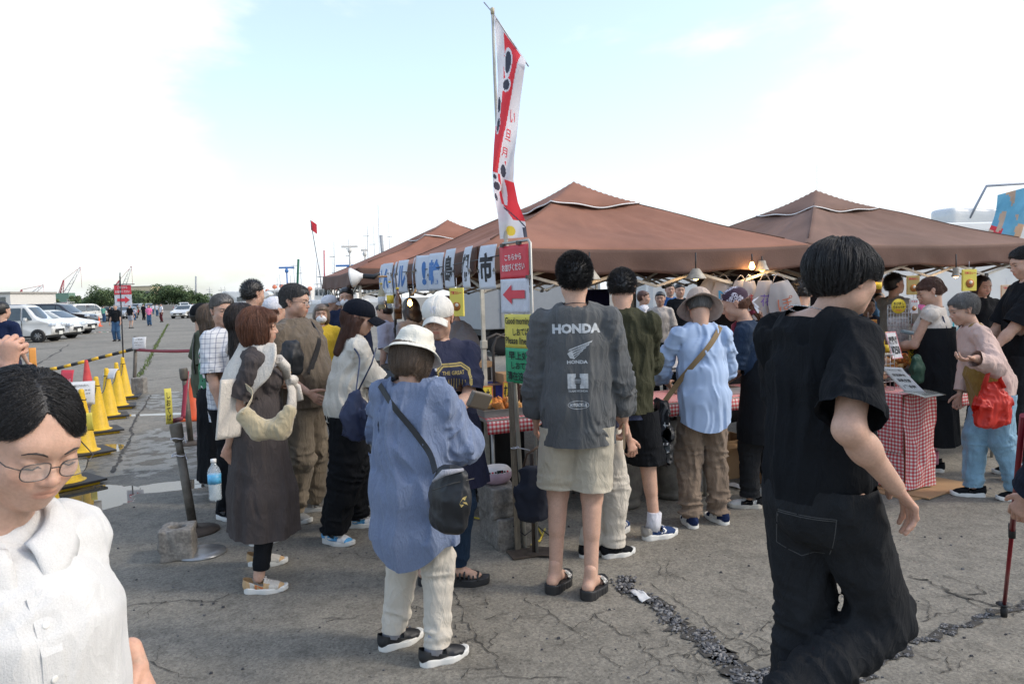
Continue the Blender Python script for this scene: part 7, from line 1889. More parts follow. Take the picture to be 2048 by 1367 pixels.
def crumple(pxs,label,m=PAPER,h=.012,name='paper'):
 c = [G(*p) for p in pxs]; mb = MB(); mb.sheet(lambda u,v: (c[0]*(1 - u)+c[1]*u)*(1 - v)+(c[3]*(1 - u)+c[2]*u)*v+np.array([0,0,.006+h*(1+float(vnoise(np.array([[u*4,v*5,2.]]))[0]))]),8,8); o = mb.build(name,[m],solid=.001); return tag(o,label,'paper')
crumple([(1260,1188),(1276,1182),(1302,1203),(1284,1207)],'crumpled white tissue lying in the gravel trench'); crumple([(1462,968),(1490,976),(1478,981),(1455,972)],'white paper scrap beside the scuffed trainers')
# fried food: trays, pieces, price cards
FRY = [mat('fried_crumb_' +n_,c,rough=.75,var=.35,vs=30,bump=1.,bs=160) for n_,c in (('amber',(.42,.15,.03)),('gold',(.50,.27,.09)),('orange',(.56,.18,.03)))]
PIECE = []
for i in range(5):
 rs_ = np.random.RandomState(i+90); V,Q = mesh_sdf(lambda p: ev(p,ball((0,0,0),.036,.026,.020))+.012*vnoise(p*55+i*9)+.004*vnoise(p*160),(-.06,-.06,-.05),(.06,.06,.05),.0075); o = obj_from('fried_piece',V,Q,FRY[i % 3]); PIECE.append(o.data); bpy.data.objects.remove(o)
def tray(c,w,d,n,ms,label,plabel,group,rz=TA,h=.05,rise=.07,scl=1.):
 root = empty('steel_tray',c,rz,label,'tray'); mb = MB()
 for cc,s_ in (((0,0,.003),(w,d,.004)),((0,-d/2,h/2),(w,.004,h)),((0,d/2,h/2),(w,.004,h)),((-w/2,0,h/2),(.004,d - .009,h - .001)),((w/2,0,h/2),(.004,d - .009,h - .001))): mb.box(cc,s_)
 mb.box((0,-d/2 - .008,h),(w+.02,.014,.003)); mb.box((0,d/2+.008,h),(w+.02,.014,.003)); mb.build('pan',[STEELM],root)
 for i in range(n):
  u,v = rng.uniform(-.42,.42),rng.uniform(-.42,.42); z = .03+rise*(1 - (abs(u)+abs(v)))*rng.uniform(.4,1.1)
  o = bpy.data.objects.new('fried_piece',PIECE[(i+ms) % 5]); COL.objects.link(o); lo_ = Matrix.Translation(Vector(tuple(float(x) for x in c))) @ Matrix.Rotation(rz,4,'Z') @ Vector((u*w,v*d,z)); o.location = lo_; o.rotation_euler = tuple(rng.rand(3)*6); o.scale = (scl,)*3; tag(o,plabel,'fried food',group)
 return root
def ptag(c,txt,h_,label,rz=.2,w=.10,m=YTAG,rx=-.25,red=False):
 root = empty('price_card',c,0,label,'price card'); M_ = xf((0,0,0),rx=rx,rz=rz); mb = MB(); mb.box((0,0,0),(w,.003,h_),M_); mb.build('card',[m],root)
 b_ = MB(); e = .004
 for cc,s_ in (((0,-.003,h_/2 - e),(w,.001,.004)),((0,-.003,-h_/2+e),(w,.001,.004)),((-w/2+e,-.003,0),(.004,.0009,h_ - .02)),((w/2 - e,-.003,0),(.004,.0009,h_ - .02))): b_.box(cc,s_,M_)
 b_.build('border',[REDP],root); t_ = MB(); ls = txt.split('\n')
 for i,l in enumerate(ls): put_text(t_,l,w*.78,h_*.62/len(ls),M_ @ xf((0,-.0045,h_*(.36*(len(ls) - 1)/2 - .36*i))),0,.03)
 t_.build('lettering',[REDP if red else INK_B],root); return root
tray(at2(T1,.17,.20,.752),.34,.30,34,0,'deep steel tray of amber fried chicken beside the wooden post','amber fried chicken piece in the tray by the wooden post','fried chicken pieces')
tray(at2(T1,1.02,.34,.752),.40,.42,56,1,'steel tray heaped with golden fried food left of the bucket hat','golden fried piece in the heap left of the bucket hat','golden fried pieces',rise=.16)
tray(at2(T1,1.95,.3,.752),.40,.40,30,2,'steel tray of fried food partly hidden by the stall keeper','fried piece in the tray behind the stall keeper','fried pieces by the stall keeper')
ptag(at2(T1,.08,.24,.88),'もも',.13,'yellow price card upright in the amber chicken, nearest the table corner',.1); ptag(at2(T1,.28,.30,.885),'むね',.14,'yellow price card right of the wooden post in the amber chicken',-.2); ptag(at2(T1,.88,.26,.93),'300',.13,'yellow price card with red number in the golden heap',.1,red=True)
mb = MB(); mb.box((0,0,.03),(.11,.08,.05),bev=.003); mb.box((0,0,.062),(.12,.09,.01),bev=.003); tag(mb.build('food_box',[PAPER],M=xf(at2(T1,1.0,.07,.75),rz=.4)),'small white takeaway box at the table edge below the golden heap','box')
for i,(a,b,z,s_,l_) in enumerate(((.05,.52,.78,(.10,.08,.24),'blue crate behind the amber chicken'),(.25,.55,.78,(.24,.1,.18),'blue crate under the green poster'))): mb = MB(); mb.box((0,0,0),s_,xf(at2(T1,a,b,z+s_[2]/2 - .03),rz=TA),bev=.006); tag(mb.build('crate',[mat('blue_plastic',(.01,.035,.22),rough=.5)]),l_,'crate')
for i,(a,b,z,l_) in enumerate(((.42,.46,.97,'cardboard tray on the shelf above the blue crates'),(.95,.60,.99,'brown carton at the back of the counter between the customers'),(1.95,.62,1.0,'white carton at the back of the counter by the stall keeper'))):
 mb = MB(); mb.box((0,0,0),(.32,.2,.12 if i else .07),xf(at2(T1,a,b,z),rz=TA),bev=.003); tag(mb.build('carton',[CARD if i < 2 else PAPER]),l_,'box')
sh2 = empty('shelf_rack',at2(T1,.45,.60),TA,'low steel shelf over the back of the counter','shelf'); mb = MB(); mb.box((.35,0,.92),(2.1,.22,.015)); mb.build('shelf_board',[STEELM],sh2)
for x_ in (-.65,1.35): mb = MB(); mb.box((x_,0,.46),(.02,.02,.90)); mb.build('upright',[AL],sh2)
# gingham stand at the right stall
C0,C1 = G(1807,988),G(1868,976); ex = unit(C1 - C0); ey = np.array([-ex[1],ex[0],0]); Hs = .735; ws,ds = float(np.linalg.norm(C1 - C0)),.62
A = np.eye(4); A[:3,0] = ex; A[:3,1] = ey; A[:3,3] = C0+EZ*.012; ry_ = math.atan2(ex[1],ex[0])
root = empty('display_stand',C0,ry_,'tall stand wrapped in red gingham on flattened cardboard','stand'); mb = MB(); mb.box((ws/2,ds/2,Hs/2+.01),(ws - .02,ds - .02,Hs - .02)); mb.build('core',[CARD],root)
def wrap(fn,nu,nv,uvf,name='gingham_cover'):
 V = np.array([fn(i/nu,j/nv) for j in range(nv+1) for i in range(nu+1)]); UV = np.array([uvf(i/nu,j/nv) for j in range(nv+1) for i in range(nu+1)]); F_ = [(j*(nu+1)+i,j*(nu+1)+i+1,(j+1)*(nu+1)+i+1,(j+1)*(nu+1)+i) for j in range(nv) for i in range(nu)]
 return obj_from(name,V,F_,[GING],root,uv=UV)
cr_ = lambda a,b,s_: .014*float(vnoise(np.array([[a*6+s_,b*7,s_]]))[0])
wrap(lambda u,v: (u*ws,-.008+cr_(u,v,1.),.03+v*(Hs - .02)),24,40,lambda u,v: (u*ws+.08*v*v*.3,v*Hs+.02*math.sin(u*5)))
wrap(lambda u,v: (-.008+cr_(u,v,5.),ds*(1 - u),.03+v*(Hs - .02)),30,40,lambda u,v: (u*ds,v*Hs)); wrap(lambda u,v: (u*ws,v*ds,Hs+.014),6,6,lambda u,v: (u*ws,v*ds)); wrap(lambda u,v: (-.016,ds*(1 - u)+.0,Hs*.42+v*Hs*.6),20,14,lambda u,v: (u*ds+.01,v*Hs*.6+.01),'folded_flap')
for i,(a,b,rz,z) in enumerate(((.20,.22,.0,.0045),(.30,.12,.18,.0125),(.10,.3,-.1,.0205))):
 if i == 2: continue
 mb = MB(); mb.box((a,b,z),(.66,.74 - .1*i,.007),Matrix(A.tolist()) @ Matrix.Translation((0,0,-.012)) @ Matrix.Rotation(rz,4,'Z')); tag(mb.build('cardboard_sheet',[CARD]),('lower flattened cardboard sheet under the gingham stand','upper flattened cardboard sheet jutting out in front of the gingham stand')[i],'cardboard')
WIRE = mat('chrome_wire',(.5,.5,.5),rough=.3,metal=.8)
def wire_grid(mb,w,h_,nx,nz,M_,r=.0022):
 for i in range(nx+1): x_ = -w/2+w*i/nx; mb.tube([(x_,0,0),(x_,0,h_)],r,4,M_)
 for j in range(nz+1): z = h_*j/nz; mb.tube([(-w/2,0,z),(w/2,0,z)],r,4,M_)
rk = at2(C0,.02,.30,Hs+.02); root = empty('wire_basket',rk,TA,'chrome wire basket of packets on the gingham stand','basket')
for rz_,off in ((0,(0,-.10,0)),(0,(0,.10,0)),(PI/2,(-.11,0,0)),(PI/2,(.11,0,0))): mb = MB(); wire_grid(mb,.22 if rz_ == 0 else .2,.27,5,4,Matrix.Translation(off) @ Matrix.Rotation(rz_,4,'Z')); mb.build('wire_side',[WIRE],root)
mb = MB(); mb.box((0,0,.28),(.24,.22,.006),bev=.002); mb.build('lid',[WATERP],root); mb = MB()
for i in range(7): mb.box((rng.uniform(-.05,.05),rng.uniform(-.05,.05),.03+.033*i),(.14,.12,.028),Matrix.Rotation(rng.uniform(-.3,.3),4,'Z'),bev=.008)
mb.build('packets',[mat('cellophane_brown',(.30,.17,.10),rough=.3,var=.5,vs=40)],root)
nm_ = empty('laminated_notice',W(1790,760,5.45),0,'curling laminated notice in two languages on the gingham stand','notice'); mb = MB(); nf = lambda u,v: W(1762+42*u+28*v*v+22*v,733+2*u+52*v - 6*math.sin(v*PI) ,5.42+.04*v) - np.array(nm_.location); mb.sheet(nf,6,10); mb.build('sheet',[PAPER],nm_,solid=.001)
tx = MB()
for s_,cz,w_,h_ in (('ごはんとご一緒に',.18,.7,.07),('綜品韓市',.42,.62,.11),('淡県支部',.62,.62,.11),('1筆金屋',.82,.6,.11)):
 v,f_ = text_geo(s_,.02); e = v[:,:2].max(0) - v[:,:2].min(0); tx.add([nf(.5+x_/e[0]*w_,cz - y_/e[1]*h_)+[0,-.004,.002] for x_,y_,_ in v],f_)
tx.build('lettering',[INK_B],nm_)
lp = empty('plastic_placard',W(1840,786,5.5),0,'clear sheet with small print lying over the right corner of the gingham stand','placard'); mb = MB(); A0 = np.array(lp.location); cs = [W(1797,784,5.35),W(1852,796,5.25),W(1893,789,5.55),W(1830,777,5.75)]; mb.sheet(lambda u,v: ((cs[0]*(1 - u)+cs[1]*u)*(1 - v)+(cs[3]*(1 - u)+cs[2]*u)*v) - A0+np.array([0,0,.01*math.sin(u*3)]),6,6); mb.build('sheet',[mat('clear_film',(.42,.42,.36),rough=.15,alpha=.8)],lp,solid=.001)
# counter 2: tray, bottles, signs
tray(at2(T2,.30,.25,.808),.50,.36,64,3,'steel tray heaped with brown fried chicken in front of the hoodie','brown fried chicken piece on the right hand counter','fried chicken on the right counter',rise=.12)
ptag(at2(T2,.33,.10,.97),'もも\n¥70',.15,'yellow card with black and red lettering right of the slanted menu',.1,.11); ptag(at2(T2,.52,.12,.97),'カツ',.15,'narrow yellow card beside the fried chicken, furthest right',-.1,.08)
ms_ = W(1788,690,5.9); ptag(ms_,'唐揚げ\n¥250',.22,'white and yellow slanted menu card on a rod above the wire basket',.5,.13,PAPER,-.3)
OILY = mat('amber_sauce',(.50,.34,.03),rough=.1,alpha=.85); BEER = mat('brown_bottle_glass',(.10,.035,.008),rough=.08,var=.1,coat=.5); TEAP = mat('pale_bottle',(.42,.36,.22),rough=.15,alpha=.7)
def bottle(p,m,h_,r,label,group=None,cap_m=None,lab=None,hang=None):
 root = empty('bottle',p,0,label,'bottle',group); mb = MB(); mb.lathe([(r*.9,0),(r,.01),(r,h_*.58),(r*.85,h_*.66),(r*.4,h_*.78),(r*.36,h_*.96)],14); mb.build('glass',[m],root); mb = MB(); mb.lathe([(r*.42,h_*.95),(r*.42,h_)],10); mb.build('bottle_cap',[cap_m or YTAG],root)
 mb = MB(); mb.lathe([(r*1.02,h_*.18),(r*1.02,h_*.48)],14); mb.build('label',[lab or YTAG],root)
 if hang: mb = MB(); mb.tube([(0,0,h_),(0,0,h_+hang)],.003,4); mb.build('cord',[SOCKW],root)
for i,(px,m) in enumerate(((1748,OILY),(1763,OILY),(1772,BEER),(1740,OILY))): bottle(W(px,712,6.05+.03*i),m,.20,.026,('left yellow sauce bottle with cream cap','right yellow sauce bottle with cream cap','small dark sauce bottle behind the yellow ones','yellow sauce bottle furthest left, half hidden')[i])
bottle(W(1756,586,6.9),BEER,.21,.032,'brown beer bottle hanging from the right hand eave',hang=.12)
for i,(px,m,l_) in enumerate(((764,TEAP,'clear hanging bottle furthest left under the lettered cards'),(781,WATERP,'hanging bottle with yellow label under the lettered cards'),(797,BEER,'large brown hanging bottle under the lettered cards'))): bottle(W(px,(618,616,638)[i],(6.9,6.7,6.2)[i]),m,(.24,.24,.26)[i],(.033,.03,.032)[i],l_,'bottles hung from the rope',hang=.1,lab=(PAPER,YTAG,BEER)[i])
def packet(px,py,Y,w,h_,label,txt,m=YELP,rz=0.,img=None,band=None):
 root = empty('hanging_packet',W(px,py,Y),rz,label,'packet'); mb = MB(); mb.box((0,0,0),(w,.022,h_),bev=.004); mb.build('pack',[m],root); mb = MB(); put_text(mb,txt,w*.8,h_*.12,xf((0,-.014,h_*.33)),0,.03); mb.build('lettering',[REDP],root)
 im = MB(); im.lathe([(w*.30,0),(w*.30,.002),(0,.003)],16,xf((0,-.012,-h_*.15),rx=PI/2)); im.build('picture',[img or FRY[0]],root); im = MB(); im.lathe([(w*.12,0),(w*.12,.002),(0,.003)],12,xf((w*.05,-.0155,-h_*.10),rx=PI/2)); im.build('picture',[mat('rice_white',(.7,.62,.5),rough=.8)],root)
 mb = MB(); mb.tube([(0,0,h_/2),(0,0,h_/2+.07)],.002,4); mb.build('string',[SOCKW],root)
packet(914,604,5.3,.105,.20,'bright yellow curry box hanging under the morning card','港町カレー',YELP,-.35); packet(1938,560,6.6,.13,.19,'yellow curry box hanging in front of the long haired worker','港町カレー',YELP,.1); packet(1826,570,6.7,.11,.17,'yellow topped dried noodle packet beside the hoodie','昆布だし',mat('dull_yellow_pack',(.42,.30,.10),rough=.4)); packet(1827,612,6.7,.07,.13,'small white and orange packet below the noodle packet','するめ',PAPER); packet(2012,588,6.8,.09,.17,'pink and yellow packet hanging at the far right','珍味',mat('cream_pack',(.62,.45,.30),rough=.4)); packet(1940,598,7.2,.05,.05,'tiny packet low beside the curry box','味',PAPER)
packet(1736,655,7.0,.16,.15,'amber packet rack edge showing right of the striding man','昆布',mat('amber_pack',(.32,.15,.03),rough=.35))
rd = empty('round_sign',W(1797,612,6.3),0,'round yellow sign clipped to the wire rack, black and red lettering','sign'); mb = MB(); mb.lathe([(.062,0),(.062,.004)],28,xf(rx=PI/2)); mb.build('disc',[YTAG],rd); mb = MB(); put_text(mb,'ちびまし',.085,.026,xf((0,-.006,.022)),0,.03); put_text(mb,'焼きカワチ',.095,.024,xf((0,-.006,-.008)),0,.03); mb.build('lettering',[INK_B],rd); mb = MB(); put_text(mb,'Hope',.05,.014,xf((0,-.006,-.034)),0,.03); mb.build('lettering',[REDP],rd)
wr_ = empty('wire_rack',W(1799,690,6.32),0,'upright wire rack of packets behind the round yellow sign','rack'); mb = MB(); wire_grid(mb,.20,.34,8,10,Matrix.Identity(4)); mb.build('wire_panel',[WIRE],wr_); mb = MB(); mb.box((0,.03,.12),(.17,.03,.22),bev=.01); mb.build('packets',[mat('pale_packets',(.42,.36,.34),rough=.4,var=.5,vs=30)],wr_)
# hanging carrier bags
BAGM = mat('carrier_bag_film',(.50,.47,.46),rough=.45,var=.1,translucent=.35); BAGD = [mat('bag_ink_' +a,c,rough=.7) for a,c in (('blue',(.03,.22,.42)),('red',(.45,.06,.06)),('violet',(.16,.09,.30)),('rust',(.42,.12,.06)))]
for i,(px,py,w,h_,tilt,txt,l_) in enumerate(((1418,585,.20,.24,.25,'','plain carrier bag hanging furthest left under the eave'),(1447,590,.21,.26,.0,'M','hanging carrier bag marked with a blue letter M'),(1480,592,.17,.26,.05,'り','hanging carrier bag with red mark, third in the row'),(1500,598,.16,.30,-.05,'市','hanging carrier bag with red character, beside the violet one'),(1530,600,.20,.32,.0,'花','hanging carrier bag with violet flower print'),(1568,606,.26,.36,-.22,'ぽ','large tilted carrier bag with rust lettering, nearest the striding man'))):
 root = empty('carrier_bag',W(px,py,6.35 - .05*i),0,l_,'plastic bag','carrier bags hung under the eave'); M_ = xf(ry=tilt); mb = MB(); ng = lambda u,v,s=1.: ((u - .5)*w*(.55+.45*min(1,v*2.2)) ,s*(.012+.018*math.sin(v*3))*math.sin(u*PI)+.006*float(vnoise(np.array([[u*5+i,v*5,s]]))[0]),h_*(.5 - v)); mb.sheet(lambda u,v: ng(u,v,-1),12,12,M_); mb.sheet(lambda u,v: ng(u,v,1),12,12,M_); o = mb.build('film',[BAGM],root)
 mb = MB()
 for sx_ in (-1,1): mb.tube([(sx_*w*.22,0,h_*.49),(sx_*w*.10,0,h_*.62),(0,0,h_*.68)],.008,6,M_,flat=.4)
 mb.build('handle',[BAGM],root)
 if txt: mb = MB(); put_text(mb,txt,w*.5,h_*.30,M_ @ xf((0,-.038,0)),0,.0); mb.build('print',[BAGD[(0,0,1,1,2,3)[i]]],root)
tw_ = empty('stall_shade_sheet',W(1530,640,7.05),TA,'dark sheet added as shade behind the row of carrier bags','tarp'); mb = MB(); mb.sheet(lambda u,v: ((u - .5)*1.5,.03*math.sin(u*22)*v,.42 - v*1.35),40,8); mb.build('sheet',[cloth('stall_shade_dark',(.012,.012,.016))],tw_,solid=.003)  # added sheet, painted dark to deepen the stall interior
# lamps
GLOW = mat('lit_bulb',(1.,.6,.2),emit=(1.,.50,.14),es=9.); SHADE = mat('tin_shade',(.30,.27,.22),rough=.5,var=.4,vs=15); SHI = mat('shade_inside_cream',(.70,.55,.32),rough=.5)
def lamp(px,py,Y,label,r=.085,shade=True,up=.12,inner=True,lit=True):
 p = W(px,py,Y); root = empty('hanging_lamp',p,0,label,'lamp','lamps under the tents')
 if shade: mb = MB(); mb.lathe([(.022,.085),(.03,.08),(r*.6,.05),(r*.95,.008),(r,0),(r*.96,.004),(r*.58,.044),(.02,.074)],24); mb.build('shade',[SHADE],root); mb = MB(); mb.lathe([(r*.93,.004),(r*.5,.040)],24); mb.build('reflector',[SHI],root)
 mb = MB(); mb.lathe([(0.0,-.012),(.018,-.004),(.026,.016),(.018,.038),(.012,.055)],12); mb.build('bulb',[GLOW if lit else LACE_W],root); mb = MB(); mb.tube([(0,0,.055),(0,0,.09+up)],.006,6); mb.build('cord',[NYL_B],root)
 if lit:
  ld = bpy.data.lights.new('bulb_light','POINT'); ld.energy = 1.6; ld.color = (1.,.62,.28); ld.shadow_soft_size = .03; lo_ = bpy.data.objects.new('bulb_light',ld); COL.objects.link(lo_); lo_.parent = root; lo_.location = (0,0,-.03)
lamp(1180,560,5.65,'tin shaded lamp glowing behind the charcoal shirt'); lamp(1392,558,6.0,'tin shaded lamp hanging from the truss pivot'); lamp(1504,537,6.2,'bare bulb glowing above the carrier bags, left of a pair',shade=False,up=.03); lamp(1524,541,6.3,'shallow lit lamp right of the bare bulb',r=.06,up=.03); lamp(1912,553,7.1,'small reddish lamp glowing beside the curry box',r=.04); lamp(820,610,7.3,'bare bulb glowing between hanging bottles and white cap',shade=False,up=.1); lamp(1752,541,6.9,'lit lamp tucked under the eave past the striding man',r=.045,up=.02)
p = W(722,552,6.9); root = empty('floodlight',p,0,'white reflector floodlight clamped at the eave, pointing left','lamp'); M_ = Matrix.Rotation(-PI/2 - .15,4,'Y'); mb = MB(); mb.lathe([(.022,-.02),(.03,.0),(.055,.03),(.088,.075),(.092,.09),(.088,.092),(.05,.035),(.0,.02)],24,M_); mb.build('reflector',[LACE_W],root); mb = MB(); mb.tube([(.02,0,0),(.12,0,-.01),(.17,0,.02)],[.022,.024,.012],8); mb.build('socket',[NYL_B],root); mb = MB(); mb.tube([(.12,0,-.01),(.24,.0,-.01)],.010,6); mb.build('clamp',[CARD],root)
nb_ = empty('navy_banner',W(1190,620,7.6),0,'navy cloth with white fish line drawing hanging between the two men','banner'); mb = MB(); mb.sheet(lambda u,v: ((u - .5)*.30,.01*math.sin(u*9),(.5 - v)*.42),12,4); mb.build('cloth',[cloth('deep_navy_banner',(.012,.014,.05))],nb_,solid=.002)
mb = MB()
for k in range(3): mb.tube([((-.02+.035*k)+.03*math.cos(a),-.02,-.02*k+.05*math.sin(a)) for a in np.linspace(0,4.6,12)],.0022,4)
mb.build('drawing',[LACE_W],nb_)
# ------------------------------------------------------------------ vehicles and far things
WHP = mat('white_car_paint',(.62,.62,.60),rough=.25,var=.03,coat=.6); BLP = mat('black_car_paint',(.012,.012,.015),rough=.2,var=.03,coat=.7); MARP = mat('plum_car_paint',(.10,.02,.03),rough=.25,var=.03,coat=.6); SILP = mat('silver_car_paint',(.36,.37,.39),rough=.3,var=.03,metal=.4,coat=.5); GRP = mat('slate_car_paint',(.10,.12,.16),rough=.25,var=.03,coat=.6)
WIN = mat('car_glass',(.035,.05,.055),rough=.06,var=.2,vs=3,spec=.9,coat=.3); TYR = mat('tyre_rubber',(.012,.012,.013),rough=.85); RIM = mat('alloy_rim',(.36,.36,.37),rough=.3,metal=.8); HDL = mat('headlight_glass',(.55,.6,.65),rough=.1,coat=1.); TLI = mat('tail_light',(.5,.01,.01),rough=.2); TRIM = mat('black_trim',(.02,.02,.02),rough=.6); PLATE = mat('number_plate',(.65,.65,.6),rough=.5)
# side outlines from nose (x=0) to tail, belt line height, glass outline
KINDS_ = {
 'box': dict(L=3.4,W_=1.48,H=1.78,belt=.98,prof=[(0,.30),(-.02,.62),(.06,.90),(.62,1.02),(1.10,1.66),(1.25,1.74),(3.2,1.76),(3.34,1.68),(3.40,.95),(3.38,.32)],win=[(.80,1.04),(1.18,1.60),(3.12,1.62),(3.20,1.04)],pil=(1.30,2.28),wb=(.62,2.85),r=.29),
 'hatch': dict(L=4.1,W_=1.72,H=1.50,belt=.92,prof=[(0,.30),(-.03,.60),(.08,.80),(1.15,1.0),(1.95,1.44),(2.5,1.50),(3.5,1.42),(3.95,1.02),(4.1,.9),(4.06,.32)],win=[(1.35,1.0),(2.0,1.38),(2.55,1.42),(3.4,1.34),(3.72,1.02)],pil=(2.0,2.85),wb=(.80,3.36),r=.33),
 'sedan': dict(L=4.6,W_=1.80,H=1.46,belt=.90,prof=[(0,.30),(-.03,.58),(.10,.74),(1.25,.94),(2.05,1.40),(2.6,1.46),(3.4,1.40),(4.0,1.06),(4.55,.98),(4.6,.35)],win=[(1.5,.95),(2.1,1.34),(2.6,1.38),(3.35,1.32),(3.8,1.02)],pil=(2.15,3.0),wb=(.90,3.70),r=.34),
 'van': dict(L=4.9,W_=1.85,H=1.98,belt=1.12,prof=[(0,.32),(-.02,.75),(.10,1.0),(.72,1.18),(1.45,1.86),(1.8,1.95),(4.6,1.98),(4.82,1.85),(4.9,1.0),(4.88,.36)],win=[(1.0,1.18),(1.55,1.78),(4.5,1.80),(4.6,1.18)],pil=(1.75,3.1),wb=(.85,3.75),r=.34),
 'wagon': dict(L=4.9,W_=1.88,H=1.95,belt=1.12,prof=[(0,.32),(-.02,.78),(.12,1.02),(1.2,1.15),(1.95,1.80),(2.3,1.88),(4.4,1.90),(4.78,1.70),(4.9,1.0),(4.88,.36)],win=[(1.5,1.16),(2.05,1.72),(4.3,1.76),(4.5,1.18)],pil=(2.25,3.3),wb=(.9,3.7),r=.34),
 'camper': dict(L=5.4,W_=2.05,H=2.75,belt=1.2,prof=[(0,.35),(-.02,.8),(.2,1.1),(.75,1.25),(1.1,1.95),(.55,2.1),(.45,2.35),(.8,2.62),(5.3,2.75),(5.4,2.6),(5.4,.5),(5.3,.38)],win=[(.95,1.28),(1.25,1.85),(1.75,1.85),(1.75,1.28)],pil=(1.4,),wb=(.85,4.2),r=.35),
}
_veh = {}
def vehicle_parts(kind,paint):
 if (kind,paint.name) in _veh: return _veh[(kind,paint.name)]
 K = KINDS_[kind]; hw = K['W_']/2; belt = K['belt']; prof = K['prof']; n = len(prof); out = []
 # finer outline
 P_ = []
 for i in range(n):
  a,b = np.array(prof[i]),np.array(prof[(i+1) % n]); m = max(1,int(np.linalg.norm(b - a)/.22))
  for j in range(m): P_.append(a+(b - a)*j/m)
 for _ in range(1): P_ = [(P_[i - 1]+4*P_[i]+P_[(i+1) % len(P_)])/6 for i in range(len(P_))]
 zc = belt; cen = np.array([np.mean([p[0] for p in P_]),.8])
 def half(z,x): 
  t = max(0,(z - belt)/(K['H'] - belt)); e = min(x,K['L'] - x); return (hw - (.17 if kind != 'camper' else .04)*t**1.2 - .10*max(0,1 - z/.45)*.4)*(1 - .16*max(0,1 - max(e,0)/.45)**2)
 rows = []; ins = [(1.,.0),(1.,.0),(.985,.05),(.955,.10)]
 lays = [(-1,3),(-1,2),(-1,1),(1,1),(1,2),(1,3)]
 mb = MB(); vs = []
 for sg,l in lays:
  for p in P_:
   q = cen+(p - cen)*(1,1,.985,.95)[l]; h_ = half(p[1],p[0]); vs.append((q[0],sg*(h_ - (0,.055,.012,0)[l])*(.96 if l == 1 else 1),q[1]))
 m = len(P_); fs = []
 for k in range(len(lays) - 1):
  for i in range(m): fs.append((k*m+i,(k+1)*m+i,(k+1)*m+(i+1) % m,k*m+(i+1) % m))
 # sides are stitched into a grid towards the belt so that they stay smooth
 for k,flip in ((0,1),(len(lays) - 1,0)):
  c = len(vs); vs.append((cen[0],(-1 if flip else 1)*hw*.975,belt - .1))
  for i in range(m): f = (k*m+i,k*m+(i+1) % m,c); fs.append(f if flip else f[::-1])
 mb.add(vs,fs,None,0,True); out.append(('body',mb,[paint],None))
 side = lambda x,z,s,o=.012: (x,s*(half(z,x)+o),z)
 for s in (-1,1):
  w = K['win']; xs = [p[0] for p in w]; pil = [x for x in K['pil']]; cuts = [min(xs)]+pil+[max(xs)]
  def zr(x):
   zs = []
   for i in range(len(w)):
    (x0,z0),(x1,z1) = w[i],w[(i+1) % len(w)]
    if min(x0,x1) - 1e-6 <= x <= max(x0,x1)+1e-6 and abs(x1 - x0) > 1e-6: zs.append(z0+(z1 - z0)*(x - x0)/(x1 - x0))
   return (min(zs),max(zs)) if zs else (belt,belt)
  for a,b in zip(cuts[:-1],cuts[1:]):
   a,b = a+.035,b - .035; X = np.linspace(a,b,7); v = []; f = []
   for x in X:
    lo_,hi_ = zr(x)
    for t in (0,.5,1): v.append(side(x,lo_+(max(hi_,lo_+.01) - lo_)*t,s))
   for i in range(6):
    for j in range(2): q = (i*3+j,i*3+j+1,i*3+j+4,i*3+j+3); f.append(q if s > 0 else q[::-1])
   mb = MB(); mb.add(v,f); out.append(('window',mb,[WIN],None))
 # windscreen and rear window
 def cross(pa,pb,ins_,nm):
  pa,pb = np.array(pa),np.array(pb); v = []; f = []; d = unit(np.append(pb - pa,0))[:2]; nn_ = np.array([-d[1],d[0]])*(1 if nm == 'windscreen' else -1)
  if nm == 'windscreen' and nn_[0] > 0: nn_ = -nn_
  if nm != 'windscreen' and nn_[0] < 0: nn_ = -nn_
  for i in range(5):
   p = pa+(pb - pa)*(.08+.84*i/4)+nn_*.03; h_ = half(p[1],min(max(p[0],.5),K['L'] - .5)) - ins_
   for j in range(5): v.append((p[0]+(abs(j - 2)/2)**2*.05*(1 if nm == 'windscreen' else -1),h_*(j - 2)/2,p[1]))
  for i in range(4):
   for j in range(4): q = (i*5+j,i*5+j+1,i*5+j+6,i*5+j+5); f.append(q)
  mb = MB(); mb.add(v,f); out.append((nm,mb,[WIN],None))
 idx = {'box': (3,4,7,8),'hatch': (3,4,6,7),'sedan': (3,4,6,7),'van': (3,4,7,8),'wagon': (3,4,7,8),'camper': (3,4,9,10)}[kind]
 cross(prof[idx[0]],prof[idx[1]],.10,'windscreen')
 if kind not in ('camper',): 
  a,b = np.array(prof[idx[2]]),np.array(prof[idx[3]]); cross(a,a+(b - a)*(.75 if kind in ('box','van','wagon') else 1),.12,'rear_window')
 for s in (-1,1):
  for wx in K['wb']:
   M_ = Matrix.Translation((wx,s*(hw - .11),K['r'])) @ Matrix.Rotation(-s*PI/2,4,'X'); r = K['r']
   mb = MB(); mb.lathe([(r*.62,-.11),(r*.93,-.11),(r,-.07),(r,.08),(r*.93,.115),(r*.62,.115),(r*.58,.07)],20,M_); out.append(('wheel',mb,[TYR],[('rim',r,M_)]))
   mb = MB(); mb.lathe([(r*1.14,.04),(r*1.14,.06),(0,.06)],20,M_ @ Matrix.Translation((0,0,.052))); out.append(('wheel_arch',mb,[TRIM],None))
  z = prof[2][1] - .10; mb = MB(); mb.box((.10,s*(hw - .26),z),(.22,.36,.15),bev=.05); out.append(('headlight',mb,[HDL],None)); mb = MB(); mb.box((K['L'] - .03,s*(hw - .13),belt - .08),(.10,.14,.34),bev=.03); out.append(('tail_light',mb,[TLI],None))
